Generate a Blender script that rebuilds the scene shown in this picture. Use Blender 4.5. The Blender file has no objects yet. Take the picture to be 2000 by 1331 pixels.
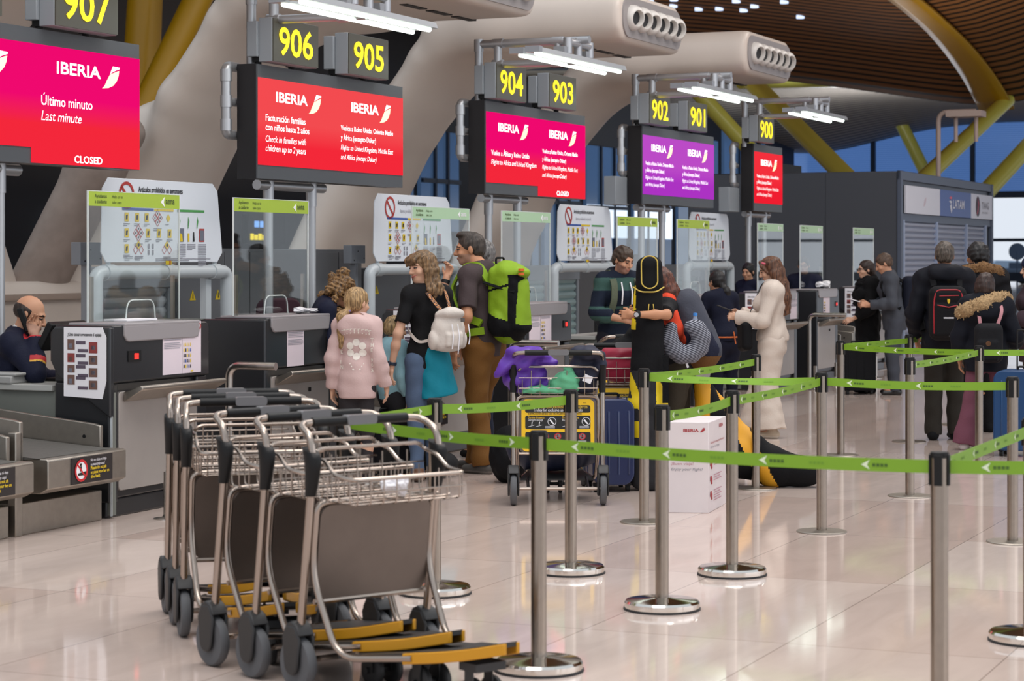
import bpy, bmesh, math, random
import numpy as np
from mathutils import Vector, Matrix, Euler

random.seed(7)
SC = bpy.context.scene
COL = SC.collection
PI = math.pi

# ------------------------------------------------------------------ camera
EYE = 1.66
FPX = 4300.0                       # focal length in pixels of the 2000 px wide frame
cam_data = bpy.data.cameras.new('camera')
cam = bpy.data.objects.new('camera', cam_data)
COL.objects.link(cam)
cam.location = (0, 0, EYE)
cam.rotation_euler = (PI / 2, 0, 0)
cam_data.sensor_width = 36.0
cam_data.lens = FPX / 2000.0 * 36.0
cam_data.shift_y = -(665.5 - 503.0) / 2000.0
cam_data.clip_end = 600
cam_data.dof.use_dof = True
cam_data.dof.focus_distance = 16.0
cam_data.dof.aperture_fstop = 4.8
SC.camera = cam

# ------------------------------------------------------------------ exposure, sky, daylight and added lights of the hall
SC.view_settings.view_transform = 'Standard'
SC.view_settings.look = 'None'
SC.view_settings.gamma = 1.0
SC.view_settings.use_curve_mapping = False
SC.view_settings.exposure = 0.0

world = bpy.data.worlds.new('overcast_sky')
SC.world = world
world.use_nodes = True
wn = world.node_tree.nodes
wl = world.node_tree.links
bg = wn['Background']
tc = wn.new('ShaderNodeTexCoord')
sep = wn.new('ShaderNodeSeparateXYZ')
ramp = wn.new('ShaderNodeValToRGB')
ramp.color_ramp.elements[0].position = 0.0
ramp.color_ramp.elements[0].color = (0.80, 0.86, 0.95, 1)
ramp.color_ramp.elements[1].position = 0.6
ramp.color_ramp.elements[1].color = (0.86, 0.93, 1.0, 1)
wl.new(tc.outputs['Generated'], sep.inputs[0])
wl.new(sep.outputs['Z'], ramp.inputs[0])
wl.new(ramp.outputs[0], bg.inputs[0])
bg.inputs[1].default_value = 0.95

# the hall's rows: s runs along the check-in row, t away from it towards the queue
TH = 0.408
SN, CS = math.sin(TH), math.cos(TH)
RZ = PI / 2 - TH                   # local x = along the row, local y = behind the counters


def W(s, t, z=0.0):
    return Vector((s * SN + t * CS, s * CS - t * SN, z))


def area_light(name, loc, size, size_y, power, color, rot):
    d = bpy.data.lights.new(name, 'AREA')
    d.shape = 'RECTANGLE'
    d.size, d.size_y = size, size_y
    d.energy = power
    d.color = color
    o = bpy.data.objects.new(name, d)
    COL.objects.link(o)
    o.location = loc
    o.rotation_euler = rot
    return o


# rows of roof skylights over the hall
for i, (s, t) in enumerate([(4, -3.5), (13, -3.0), (23, -3.0), (35, -3.0)]):
    area_light('roof_skylight', W(s, t, 10.5), 6.0, 5.0, 560, (1.0, 0.93, 0.88), (0, 0, RZ))
# daylight from the tall windows across the hall, on the right of the queue
area_light('window_daylight', W(14, 16, 5.5), 26, 8, 620, (0.97, 0.97, 1.0), (math.radians(74), 0, RZ))


# added uplights without fixtures, brightening the slatted roof from below
for s, t, p in ((58, -28, 480), (62, -12, 150), (64, -44, 480), (96, -24, 1300)):
    area_light('added_roof_uplight', W(s, t, 3.4), 3.0, 3.0, p, (1.0, 0.86, 0.70) if s < 90 else (0.9, 0.93, 1.0), (PI, 0, RZ))


# ------------------------------------------------------------------ helpers: materials
def srgb(h):
    h = h.lstrip('#')
    out = []
    for i in (0, 2, 4):
        c = int(h[i:i + 2], 16) / 255.0
        out.append(c / 12.92 if c <= 0.04045 else ((c + 0.055) / 1.055) ** 2.4)
    return (*out, 1.0)


MATS = {}


def mat(name, color='#808080', rough=0.5, metal=0.0, spec=0.5, noise=0.0, nscale=8.0, bump=0.0, bscale=60.0,
        emit=0.0, ecolor=None, coat=0.0, stretch=None, alpha=1.0, sheen=0.0):
    if name in MATS:
        return MATS[name]
    m = bpy.data.materials.new(name)
    m.use_nodes = True
    nt = m.node_tree
    b = nt.nodes['Principled BSDF']
    c = srgb(color) if isinstance(color, str) else color
    b.inputs['Base Color'].default_value = c
    b.inputs['Roughness'].default_value = rough
    b.inputs['Metallic'].default_value = metal
    b.inputs['Specular IOR Level'].default_value = spec
    b.inputs['Coat Weight'].default_value = coat
    b.inputs['Alpha'].default_value = alpha
    if sheen:
        b.inputs['Sheen Weight'].default_value = sheen
    tcn = None
    if noise or bump:
        tcn = nt.nodes.new('ShaderNodeTexCoord')
        mp = nt.nodes.new('ShaderNodeMapping')
        nt.links.new(tcn.outputs['Object'], mp.inputs[0])
        if stretch:
            mp.inputs['Scale'].default_value = stretch
    if noise:
        n = nt.nodes.new('ShaderNodeTexNoise')
        n.inputs['Scale'].default_value = nscale
        n.inputs['Detail'].default_value = 5
        nt.links.new(mp.outputs[0], n.inputs['Vector'])
        r = nt.nodes.new('ShaderNodeMapRange')
        r.inputs[1].default_value = 0.3
        r.inputs[2].default_value = 0.7
        r.inputs[3].default_value = 1 - noise
        r.inputs[4].default_value = 1 + noise
        nt.links.new(n.outputs['Fac'], r.inputs[0])
        mx = nt.nodes.new('ShaderNodeMix')
        mx.data_type = 'RGBA'
        mx.blend_type = 'MULTIPLY'
        mx.inputs[0].default_value = 1.0
        mx.inputs[6].default_value = c
        nt.links.new(r.outputs[0], mx.inputs[7])
        nt.links.new(mx.outputs[2], b.inputs['Base Color'])
    if bump:
        n2 = nt.nodes.new('ShaderNodeTexNoise')
        n2.inputs['Scale'].default_value = bscale
        n2.inputs['Detail'].default_value = 4
        nt.links.new(mp.outputs[0], n2.inputs['Vector'])
        bp = nt.nodes.new('ShaderNodeBump')
        bp.inputs['Strength'].default_value = bump
        bp.inputs['Distance'].default_value = 0.01
        nt.links.new(n2.outputs['Fac'], bp.inputs['Height'])
        nt.links.new(bp.outputs[0], b.inputs['Normal'])
    if emit:
        b.inputs['Emission Color'].default_value = srgb(ecolor) if isinstance(ecolor, str) else (ecolor or c)
        b.inputs['Emission Strength'].default_value = emit
    MATS[name] = m
    return m


def glass_mat(name, tint='#e8f4ee', rough=0.02, mixf=0.82):
    if name in MATS:
        return MATS[name]
    m = bpy.data.materials.new(name)
    m.use_nodes = True
    nt = m.node_tree
    nt.nodes.clear()
    out = nt.nodes.new('ShaderNodeOutputMaterial')
    tr = nt.nodes.new('ShaderNodeBsdfTransparent')
    tr.inputs[0].default_value = srgb(tint)
    gl = nt.nodes.new('ShaderNodeBsdfGlossy')
    gl.inputs['Roughness'].default_value = rough
    lw = nt.nodes.new('ShaderNodeLayerWeight')
    lw.inputs[0].default_value = 0.5
    pw = nt.nodes.new('ShaderNodeMath')
    pw.operation = 'POWER'
    pw.inputs[1].default_value = 3.5
    fr = nt.nodes.new('ShaderNodeMapRange')
    fr.inputs[3].default_value = 0.02
    fr.inputs[4].default_value = 0.9
    nt.links.new(lw.outputs['Facing'], pw.inputs[0])
    nt.links.new(pw.outputs[0], fr.inputs[0])
    mx = nt.nodes.new('ShaderNodeMixShader')
    nt.links.new(fr.outputs[0], mx.inputs[0])
    nt.links.new(tr.outputs[0], mx.inputs[1])
    nt.links.new(gl.outputs[0], mx.inputs[2])
    nt.links.new(mx.outputs[0], out.inputs[0])
    MATS[name] = m
    return m


# ------------------------------------------------------------------ helpers: objects
def tag(o, label=None, cat=None, group=None, kind=None):
    if label:
        o['label'] = label
    if cat:
        o['category'] = cat
    if group:
        o['group'] = group
    if kind:
        o['kind'] = kind
    return o


def empty(name, loc=(0, 0, 0), rz=0.0, label=None, cat=None, group=None):
    o = bpy.data.objects.new(name, None)
    COL.objects.link(o)
    o.location = loc
    o.rotation_euler = (0, 0, rz)
    o.empty_display_size = 0.1
    return tag(o, label, cat, group)


def copy_tree(o, parent=None):
    c = o.copy()
    COL.objects.link(c)
    if parent is not None:
        c.parent = parent
    for ch in list(o.children):
        copy_tree(ch, c)
    return c


def link_mesh(name, me, parent=None, mats=()):
    o = bpy.data.objects.new(name, me)
    COL.objects.link(o)
    for m in mats:
        me.materials.append(m)
    if parent is not None:
        o.parent = parent
    return o


class MB:
    """collects shapes, then links them as ONE mesh object"""

    def __init__(self):
        self.v = []
        self.f = []
        self.mi = []
        self.M = Matrix.Identity(4)

    def add(self, vs, fs, m=0, M=None):
        n = len(self.v)
        T = self.M if M is None else self.M @ M
        self.v += [tuple(T @ Vector(p)) for p in vs]
        self.f += [tuple(i + n for i in f) for f in fs]
        self.mi += [m] * len(fs)
        return self

    def box(self, c, d, m=0, rot=None):
        x, y, z = d[0] / 2, d[1] / 2, d[2] / 2
        vs = [(-x, -y, -z), (x, -y, -z), (x, y, -z), (-x, y, -z), (-x, -y, z), (x, -y, z), (x, y, z), (-x, y, z)]
        fs = [(0, 3, 2, 1), (4, 5, 6, 7), (0, 1, 5, 4), (1, 2, 6, 5), (2, 3, 7, 6), (3, 0, 4, 7)]
        M = Matrix.Translation(c)
        if rot is not None:
            M = M @ Euler(rot).to_matrix().to_4x4()
        return self.add(vs, fs, m, M)

    def span(self, a, b, m=0):
        return self.box([(a[i] + b[i]) / 2 for i in range(3)], [abs(b[i] - a[i]) for i in range(3)], m)

    def prism(self, pts, y0, y1, m=0, axes='xz', M=None):
        """2-D outline pts in the plane axes, extruded along the third axis from y0 to y1"""
        n = len(pts)
        def P(p, q):
            if axes == 'xz':
                return (p[0], q, p[1])
            if axes == 'yz':
                return (q, p[0], p[1])
            return (p[0], p[1], q)
        vs = [P(p, y0) for p in pts] + [P(p, y1) for p in pts]
        fs = [tuple(range(n))[::-1], tuple(range(n, 2 * n))]
        for i in range(n):
            j = (i + 1) % n
            fs.append((i, j, n + j, n + i))
        return self.add(vs, fs, m, M)

    def tube(self, path, r, m=0, n=10, closed=False, caps=True):
        P = [Vector(p) for p in path]
        k = len(P)
        rs = r if isinstance(r, (list, tuple)) else [r] * k
        vs, fs = [], []
        prev = None
        for i in range(k):
            if closed:
                d = (P[(i + 1) % k] - P[i - 1])
            else:
                d = P[min(i + 1, k - 1)] - P[max(i - 1, 0)]
            d.normalize()
            if prev is None:
                up = Vector((0, 0, 1)) if abs(d.z) < 0.9 else Vector((1, 0, 0))
                a = d.cross(up).normalized()
            else:
                a = (prev - d * prev.dot(d)).normalized()
            prev = a
            b = d.cross(a)
            for j in range(n):
                w = 2 * PI * j / n
                vs.append(P[i] + (a * math.cos(w) + b * math.sin(w)) * rs[i])
        kk = k if closed else k - 1
        for i in range(kk):
            i2 = (i + 1) % k
            for j in range(n):
                j2 = (j + 1) % n
                fs.append((i * n + j, i * n + j2, i2 * n + j2, i2 * n + j))
        if caps and not closed:
            fs.append(tuple(range(n))[::-1])
            fs.append(tuple(range((k - 1) * n, k * n)))
        return self.add(vs, fs, m)

    def lathe(self, prof, c=(0, 0, 0), m=0, n=24, M=None, caps=True):
        """prof: (r, z) from bottom to top, about local z"""
        vs, fs = [], []
        k = len(prof)
        for r, z in prof:
            for j in range(n):
                w = 2 * PI * j / n
                vs.append((r * math.cos(w), r * math.sin(w), z))
        for i in range(k - 1):
            for j in range(n):
                j2 = (j + 1) % n
                fs.append((i * n + j, i * n + j2, (i + 1) * n + j2, (i + 1) * n + j))
        if caps and prof[0][0] > 1e-6:
            fs.append(tuple(range(n))[::-1])
        if caps and prof[-1][0] > 1e-6:
            fs.append(tuple(range((k - 1) * n, k * n)))
        T = Matrix.Translation(c)
        if M is not None:
            T = T @ M
        return self.add(vs, fs, m, T)

    def cyl(self, a, b, r, m=0, n=16):
        return self.tube([a, b], r, m, n)

    def text(self, body, size, o, xd, yd, m=0, shear=0.0, bold=0.0, align='LEFT', width=None, hscale=1.0):
        """flat lettering: origin o, unit directions xd and yd"""
        vs, fs = text_shape(body, shear, bold)
        if not fs:
            return self
        xs = [p[0] for p in vs]
        w = (max(xs) - min(xs)) * size * hscale
        if width:
            hscale *= width / w
            w = width
        off = -min(xs) * size * hscale
        if align == 'CENTER':
            off -= w / 2
        if align == 'RIGHT':
            off -= w
        o, xd, yd = Vector(o), Vector(xd), Vector(yd)
        self.add([o + xd * (p[0] * size * hscale + off) + yd * (p[1] * size) for p in vs], fs, m)
        return self

    def quad(self, a, b, c, d, m=0):
        return self.add([a, b, c, d], [(0, 1, 2, 3)], m)

    def build(self, name, mats, parent=None, smooth=40, bevel=0.0, seg=2, loc=None, rz=None, sub=0):
        me = bpy.data.meshes.new(name)
        me.from_pydata(self.v, [], self.f)
        if not isinstance(mats, (list, tuple)):
            mats = [mats]
        o = link_mesh(name, me, parent, mats)
        me.polygons.foreach_set('material_index', self.mi)
        bmm = bmesh.new()
        bmm.from_mesh(me)
        bmesh.ops.recalc_face_normals(bmm, faces=bmm.faces)
        bmm.to_mesh(me)
        bmm.free()
        me.polygons.foreach_set('use_smooth', [True] * len(self.f))
        me.set_sharp_from_angle(angle=math.radians(smooth))
        me.update()
        if bevel:
            b = o.modifiers.new('edge', 'BEVEL')
            b.width = bevel
            b.segments = seg
            b.limit_method = 'ANGLE'
            b.angle_limit = math.radians(50)
            b.harden_normals = False
        if sub:
            q = o.modifiers.new('soft', 'SUBSURF')
            q.levels = q.render_levels = sub
        if loc is not None:
            o.location = loc
        if rz is not None:
            o.rotation_euler = (0, 0, rz)
        return o


_TXT = {}


def text_shape(body, shear=0.0, bold=0.0):
    key = (body, shear, bold)
    if key in _TXT:
        return _TXT[key]
    cu = bpy.data.curves.new('lettering', 'FONT')
    cu.body = body
    cu.shear = shear
    cu.offset = bold
    cu.resolution_u = 3
    ob = bpy.data.objects.new('lettering', cu)
    COL.objects.link(ob)
    dg = bpy.context.evaluated_depsgraph_get()
    me = bpy.data.meshes.new_from_object(ob.evaluated_get(dg))
    vs = [tuple(v.co) for v in me.vertices]
    fs = [tuple(p.vertices) for p in me.polygons]
    bpy.data.meshes.remove(me)
    bpy.data.objects.remove(ob)
    bpy.data.curves.remove(cu)
    _TXT[key] = (vs, fs)
    return _TXT[key]


def rrect(x0, z0, x1, z1, r, n=5):
    pts = []
    for cx, cz, a in ((x1 - r, z1 - r, 0), (x0 + r, z1 - r, 90), (x0 + r, z0 + r, 180), (x1 - r, z0 + r, 270)):
        for i in range(n + 1):
            w = math.radians(a + 90 * i / n)
            pts.append((cx + r * math.cos(w), cz + r * math.sin(w)))
    return pts


def arc_path(pts, r, n=5):
    """polyline with its corners rounded"""
    P = [Vector(p) for p in pts]
    out = [P[0]]
    for i in range(1, len(P) - 1):
        a = (P[i - 1] - P[i])
        b = (P[i + 1] - P[i])
        q = min(r, a.length * 0.49, b.length * 0.49)
        p0 = P[i] + a.normalized() * q
        p1 = P[i] + b.normalized() * q
        for k in range(n + 1):
            u = k / n
            out.append(p0 * (1 - u) ** 2 + P[i] * 2 * u * (1 - u) + p1 * u ** 2)
    out.append(P[-1])
    return out


# ------------------------------------------------------------------ helpers: soft bodies grown from distance fields
class SDF:
    def __init__(self, lo, hi, h):
        self.h = h
        self.lo = np.array(lo, float)
        self.n = np.maximum(np.ceil((np.array(hi) - self.lo) / h).astype(int) + 1, 4)
        self.D = np.full(self.n, 9.0, np.float32)

    def _grid(self, lo, hi):
        i0 = np.clip(np.floor((np.array(lo) - self.lo) / self.h).astype(int), 0, self.n)
        i1 = np.clip(np.ceil((np.array(hi) - self.lo) / self.h).astype(int) + 1, 0, self.n)
        if np.any(i1 <= i0):
            return None, None
        ax = [(self.lo[k] + self.h * np.arange(i0[k], i1[k])).astype(np.float32) for k in range(3)]
        P = np.stack(np.meshgrid(*ax, indexing='ij'), -1)
        return tuple(slice(i0[k], i1[k]) for k in range(3)), P

    def op(self, lo, hi, fn, k=0.0, mode='add', mat=None):
        pad = k + self.h * 3
        sl, P = self._grid(np.array(lo) - pad, np.array(hi) + pad)
        if sl is None:
            return self
        d = fn(P).astype(np.float32)
        A = self.D[sl]
        if mode == 'add':
            if k > 0:
                hh = np.maximum(k - np.abs(A - d), 0) / k
                r = np.minimum(A, d) - hh * hh * k * 0.25
            else:
                r = np.minimum(A, d)
        else:                       # 'cut'
            d = -d
            if k > 0:
                hh = np.maximum(k - np.abs(A - d), 0) / k
                r = np.maximum(A, d) + hh * hh * k * 0.25
            else:
                r = np.maximum(A, d)
        self.D[sl] = r
        return self

    # round cone from a to b
    def rc(self, a, b, ra, rb=None, k=0.02, mode='add', flat=None):
        a, b = np.array(a, float), np.array(b, float)
        rb = ra if rb is None else rb
        r = max(ra, rb)
        ba = b - a
        L2 = max(float(ba @ ba), 1e-9)

        def fn(P):
            t = np.clip(((P - a) @ ba) / L2, 0, 1)
            d = np.linalg.norm(P - a - t[..., None] * ba, axis=-1) - (ra + t * (rb - ra))
            if flat:
                L = math.sqrt(L2)
                q = ((P - a) @ ba) / L
                if 'a' in flat:
                    d = np.maximum(d, -q)
                if 'b' in flat:
                    d = np.maximum(d, q - L)
            return d
        return self.op(np.minimum(a, b) - r, np.maximum(a, b) + r, fn, k, mode)

    def chain(self, pts, rs, k=0.02, mode='add'):
        for i in range(len(pts) - 1):
            self.rc(pts[i], pts[i + 1], rs[i], rs[i + 1], k, mode)
        return self

    # elliptic cone: half widths w (along side) and d (across), from a to b
    def ec(self, a, b, wa, da, wb, db, side, k=0.03, mode='add', flat=None):
        a, b, side = np.array(a, float), np.array(b, float), np.array(side, float)
        ba = b - a
        L = max(float(np.linalg.norm(ba)), 1e-6)
        u = ba / L
        side = side - u * (side @ u)
        side /= np.linalg.norm(side)
        dep = np.cross(u, side)
        r = max(wa, wb, da, db)

        def fn(P):
            q = P - a
            x = q @ u
            t = np.clip(x / L, 0, 1)
            w = wa + t * (wb - wa)
            e = da + t * (db - da)
            ex = (x - t * L)
            p, s = q @ side, q @ dep
            m = np.minimum(w, e)
            k0 = np.sqrt((p / w) ** 2 + (s / e) ** 2 + (ex / m) ** 2)
            k1 = np.sqrt((p / w ** 2) ** 2 + (s / e ** 2) ** 2 + (ex / m ** 2) ** 2) + 1e-6
            d = k0 * (k0 - 1) / k1
            d = np.where(k0 < 0.2, -m * (1 - k0), d)
            if flat:
                if 'a' in flat:
                    d = np.maximum(d, -x)
                if 'b' in flat:
                    d = np.maximum(d, x - L)
            return d
        return self.op(np.minimum(a, b) - r, np.maximum(a, b) + r, fn, k, mode)

    def ell(self, c, r, R=None, k=0.02, mode='add'):
        c, r = np.array(c, float), np.array(r, float)
        Rm = None if R is None else np.array(Euler(R).to_matrix()) if not isinstance(R, Matrix) else np.array(R)

        def fn(P):
            q = P - c
            if Rm is not None:
                q = q @ Rm
            k0 = np.sqrt(((q / r) ** 2).sum(-1))
            k1 = np.sqrt(((q / r ** 2) ** 2).sum(-1)) + 1e-6
            return np.where(k0 < 0.2, -(1 - k0) * r.min(), k0 * (k0 - 1) / k1)
        m = r.max()
        return self.op(c - m, c + m, fn, k, mode)

    def box(self, c, half, R=None, rnd=0.01, k=0.01, mode='add'):
        c, half = np.array(c, float), np.array(half, float)
        Rm = None if R is None else np.array(Euler(R).to_matrix()) if not isinstance(R, Matrix) else np.array(R)

        def fn(P):
            q = P - c
            if Rm is not None:
                q = q @ Rm
            q = np.abs(q) - (half - rnd)
            return np.linalg.norm(np.maximum(q, 0), axis=-1) + np.minimum(q.max(-1), 0) - rnd
        m = np.linalg.norm(half) if Rm is not None else half
        return self.op(c - m, c + m, fn, k, mode)

    def plane(self, p, n, k=0.0):
        """keep the side the normal points away from"""
        p, n = np.array(p, float), np.array(n, float)
        n = n / np.linalg.norm(n)
        hi = self.lo + self.h * self.n
        return self.op(self.lo, hi, lambda P: -((P - p) @ n), k, 'cut')

    def ripple(self, amp, freq, seed=0):
        hi = self.lo + self.h * self.n
        sl, P = self._grid(self.lo, hi)
        rs = np.random.RandomState(seed)
        w = np.zeros(P.shape[:3], np.float32)
        for i in range(5):
            d = rs.normal(size=3)
            d /= np.linalg.norm(d)
            w += np.sin(P @ (d * freq * rs.uniform(0.6, 1.6)) + rs.uniform(0, 6.28)).astype(np.float32)
        self.D[sl] += amp * w / 2.2
        return self

    def mesh(self):
        D = self.D
        D[0, :, :] = D[-1, :, :] = D[:, 0, :] = D[:, -1, :] = D[:, :, 0] = D[:, :, -1] = 1.0
        ins = D < 0
        nx, ny, nz = D.shape
        c = ins[:-1, :-1, :-1].astype(np.int8).copy()
        for dx in (0, 1):
            for dy in (0, 1):
                for dz in (0, 1):
                    if dx + dy + dz:
                        c += ins[dx:nx - 1 + dx, dy:ny - 1 + dy, dz:nz - 1 + dz]
        act = (c > 0) & (c < 8)
        idx = np.argwhere(act)
        vid = np.full(act.shape, -1, np.int64)
        vid[tuple(idx.T)] = np.arange(len(idx))
        acc = np.zeros((len(idx), 3))
        cnt = np.zeros(len(idx))
        cor = [(0, 0, 0), (1, 0, 0), (0, 1, 0), (1, 1, 0), (0, 0, 1), (1, 0, 1), (0, 1, 1), (1, 1, 1)]
        val = [D[idx[:, 0] + a, idx[:, 1] + b, idx[:, 2] + e] for a, b, e in cor]
        for i in range(8):
            for j in range(i + 1, 8):
                if sum(abs(cor[i][q] - cor[j][q]) for q in range(3)) != 1:
                    continue
                x = (val[i] < 0) != (val[j] < 0)
                t = val[i] / np.where(x, val[i] - val[j], 1)
                p = np.array(cor[i]) + t[:, None] * (np.array(cor[j]) - np.array(cor[i]))
                acc += np.where(x[:, None], p, 0)
                cnt += x
        V = self.lo + self.h * (idx + acc / np.maximum(cnt, 1)[:, None])
        F = []
        for ax in range(3):
            o = [slice(None)] * 3
            o2 = [slice(None)] * 3
            o[ax] = slice(0, -1)
            o2[ax] = slice(1, None)
            ch = ins[tuple(o)] != ins[tuple(o2)]
            e = np.argwhere(ch)
            b, g = [q for q in range(3) if q != ax]
            ok = (e[:, b] > 0) & (e[:, g] > 0) & (e[:, b] < D.shape[b] - 1) & (e[:, g] < D.shape[g] - 1)
            e = e[ok]
            if not len(e):
                continue
            inside = ins[tuple(e.T)]
            def vv(db, dg):
                q = e.copy()
                q[:, b] += db
                q[:, g] += dg
                return vid[tuple(q.T)]
            quad = np.stack([vv(-1, -1), vv(0, -1), vv(0, 0), vv(-1, 0)], 1)
            flip = inside if ax != 1 else ~inside
            quad = np.where(flip[:, None], quad, quad[:, ::-1])
            F.append(quad)
        F = np.concatenate(F) if F else np.zeros((0, 4), int)
        return V, F

    def build(self, name, mats, parent=None, paint=None, loc=None, smooth=1):
        V, F = self.mesh()
        if smooth and len(F):
            E = np.concatenate([F[:, [0, 1]], F[:, [1, 2]], F[:, [2, 3]], F[:, [3, 0]]])
            for lam in (0.5,) * smooth:
                S = np.zeros_like(V)
                N = np.zeros(len(V))
                for q in range(3):
                    S[:, q] = np.bincount(E[:, 0], V[E[:, 1], q], len(V)) + np.bincount(E[:, 1], V[E[:, 0], q], len(V))
                N = np.bincount(E[:, 0], minlength=len(V)) + np.bincount(E[:, 1], minlength=len(V))
                V = V + lam * (S / np.maximum(N, 1)[:, None] - V)
        me = bpy.data.meshes.new(name)
        me.vertices.add(len(V))
        me.vertices.foreach_set('co', V.astype(np.float32).ravel())
        me.loops.add(len(F) * 4)
        me.loops.foreach_set('vertex_index', F.astype(np.int32).ravel())
        me.polygons.add(len(F))
        me.polygons.foreach_set('loop_start', np.arange(0, len(F) * 4, 4, dtype=np.int32))
        me.polygons.foreach_set('use_smooth', np.ones(len(F), bool))
        if not isinstance(mats, (list, tuple)):
            mats = [mats]
        o = link_mesh(name, me, parent, mats)
        if paint is not None and len(F):
            cen = V[F].mean(1)
            me.polygons.foreach_set('material_index', paint(cen).astype(np.int32))
        me.update(calc_edges=True)
        me.validate()
        if loc is not None:
            o.location = loc
        return o

# ================================================================== the setting
STEEL = mat('brushed_steel', '#b5b0aa', 0.28, 1.0, noise=0.06, nscale=30, stretch=(1, 1, 0.05))
STEEL_SAT = mat('satin_steel', '#a39c93', 0.42, 1.0, noise=0.06, nscale=20)
CHROME = mat('polished_chrome', '#d6d2cc', 0.10, 1.0)
ALU = mat('aluminium_tube', '#b9babd', 0.38, 0.75)
GALV = mat('pale_grey_tube', '#bcc2c6', 0.4, 0.1)
BLACKP = mat('black_plastic', '#121213', 0.5, spec=0.3)
RUBBER = mat('dark_rubber', '#2a2a2c', 0.75)
DARK = mat('charcoal_panel', '#232427', 0.28, 0.0, spec=0.5)
WHITE = mat('white_paint', '#e9e9ea', 0.4)
PAPER = mat('white_paper', '#e8e6ea', 0.6)
INK = mat('black_ink', '#1c1c22', 0.6)
GREYINK = mat('grey_ink', '#8f8f98', 0.6)
REDINK = mat('red_ink', '#b23a34', 0.6)
YELLOWINK = mat('yellow_ink', '#e2c21e', 0.6)
GREENINK = mat('green_ink', '#4f9a52', 0.6)
BLUEINK = mat('blue_ink', '#2f55a4', 0.6)
GRC = mat('warm_white_shell', '#d3c6bb', 0.38, noise=0.03, nscale=1.5)


def stone_floor():
    m = bpy.data.materials.new('polished_cream_stone')
    m.use_nodes = True
    nt = m.node_tree
    b = nt.nodes['Principled BSDF']
    N, L = nt.nodes.new, nt.links.new
    tcn = N('ShaderNodeTexCoord')
    br = N('ShaderNodeTexBrick')
    br.offset = 0.0
    br.inputs['Scale'].default_value = 1.0
    br.inputs['Mortar Size'].default_value = 0.003
    br.inputs['Mortar Smooth'].default_value = 0.3
    br.inputs['Brick Width'].default_value = 1.86
    br.inputs['Row Height'].default_value = 0.93
    br.inputs['Color1'].default_value = srgb('#d6c5bb')
    br.inputs['Color2'].default_value = srgb('#c8b3a8')
    br.inputs['Mortar'].default_value = srgb('#93837b')
    mp = N('ShaderNodeMapping')
    mp.inputs['Location'].default_value = (0.15, 0.12, 0)
    L(tcn.outputs['Object'], mp.inputs[0])
    L(mp.outputs[0], br.inputs['Vector'])
    mp2 = N('ShaderNodeMapping')
    mp2.inputs['Scale'].default_value = (0.6, 2.2, 1)
    mp2.inputs['Rotation'].default_value = (0, 0, 0.5)
    L(tcn.outputs['Object'], mp2.inputs[0])
    n = N('ShaderNodeTexNoise')
    n.inputs['Scale'].default_value = 1.7
    n.inputs['Detail'].default_value = 9
    n.inputs['Roughness'].default_value = 0.62
    n.inputs['Distortion'].default_value = 0.8
    L(mp2.outputs[0], n.inputs['Vector'])
    r = N('ShaderNodeMapRange')
    r.inputs[1].default_value, r.inputs[2].default_value = 0.3, 0.72
    r.inputs[3].default_value, r.inputs[4].default_value = 0.88, 1.07
    L(n.outputs['Fac'], r.inputs[0])
    mx = N('ShaderNodeMix')
    mx.data_type = 'RGBA'
    mx.blend_type = 'MULTIPLY'
    mx.inputs[0].default_value = 1.0
    L(br.outputs['Color'], mx.inputs[6])
    L(r.outputs[0], mx.inputs[7])
    L(mx.outputs[2], b.inputs['Base Color'])
    n2 = N('ShaderNodeTexNoise')
    n2.inputs['Scale'].default_value = 3.0
    n2.inputs['Detail'].default_value = 3
    L(tcn.outputs['Object'], n2.inputs['Vector'])
    r2 = N('ShaderNodeMapRange')
    r2.inputs[3].default_value, r2.inputs[4].default_value = 0.035, 0.10
    L(n2.outputs['Fac'], r2.inputs[0])
    L(r2.outputs[0], b.inputs['Roughness'])
    b.inputs['IOR'].default_value = 1.52
    return m


def slat_mat(name, c1, c2, period, rough=0.75):
    """ceiling clad in parallel slats with dark gaps; the slats run across the row"""
    m = bpy.data.materials.new(name)
    m.use_nodes = True
    nt = m.node_tree
    b = nt.nodes['Principled BSDF']
    N, L = nt.nodes.new, nt.links.new
    uv = N('ShaderNodeUVMap')
    sp = N('ShaderNodeSeparateXYZ')
    L(uv.outputs[0], sp.inputs[0])
    ma = N('ShaderNodeMath')
    ma.operation = 'DIVIDE'
    ma.inputs[1].default_value = period
    L(sp.outputs[0], ma.inputs[0])
    fr = N('ShaderNodeMath')
    fr.operation = 'FRACT'
    L(ma.outputs[0], fr.inputs[0])
    rp = N('ShaderNodeValToRGB')
    e = rp.color_ramp.elements
    e[0].position, e[0].color = 0.0, srgb(c2)
    e[1].position, e[1].color = 0.30, srgb(c2)
    for p, c in ((0.36, c1), (0.92, c1), (0.98, c2)):
        k = e.new(p)
        k.color = srgb(c)
    L(fr.outputs[0], rp.inputs[0])
    n = N('ShaderNodeTexNoise')
    n.inputs['Scale'].default_value = 0.35
    n.inputs['Detail'].default_value = 4
    r = N('ShaderNodeMapRange')
    r.inputs[3].default_value, r.inputs[4].default_value = 0.75, 1.2
    L(n.outputs['Fac'], r.inputs[0])
    mx = N('ShaderNodeMix')
    mx.data_type = 'RGBA'
    mx.blend_type = 'MULTIPLY'
    mx.inputs[0].default_value = 1.0
    L(rp.outputs[0], mx.inputs[6])
    L(r.outputs[0], mx.inputs[7])
    L(mx.outputs[2], b.inputs['Base Color'])
    b.inputs['Roughness'].default_value = rough
    return m


# ---- floor
mb = MB()
mb.span((-30, -40, -0.2), (150, 40, 0))
floor = mb.build('floor', stone_floor(), rz=RZ)
tag(floor, kind='structure')


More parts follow.
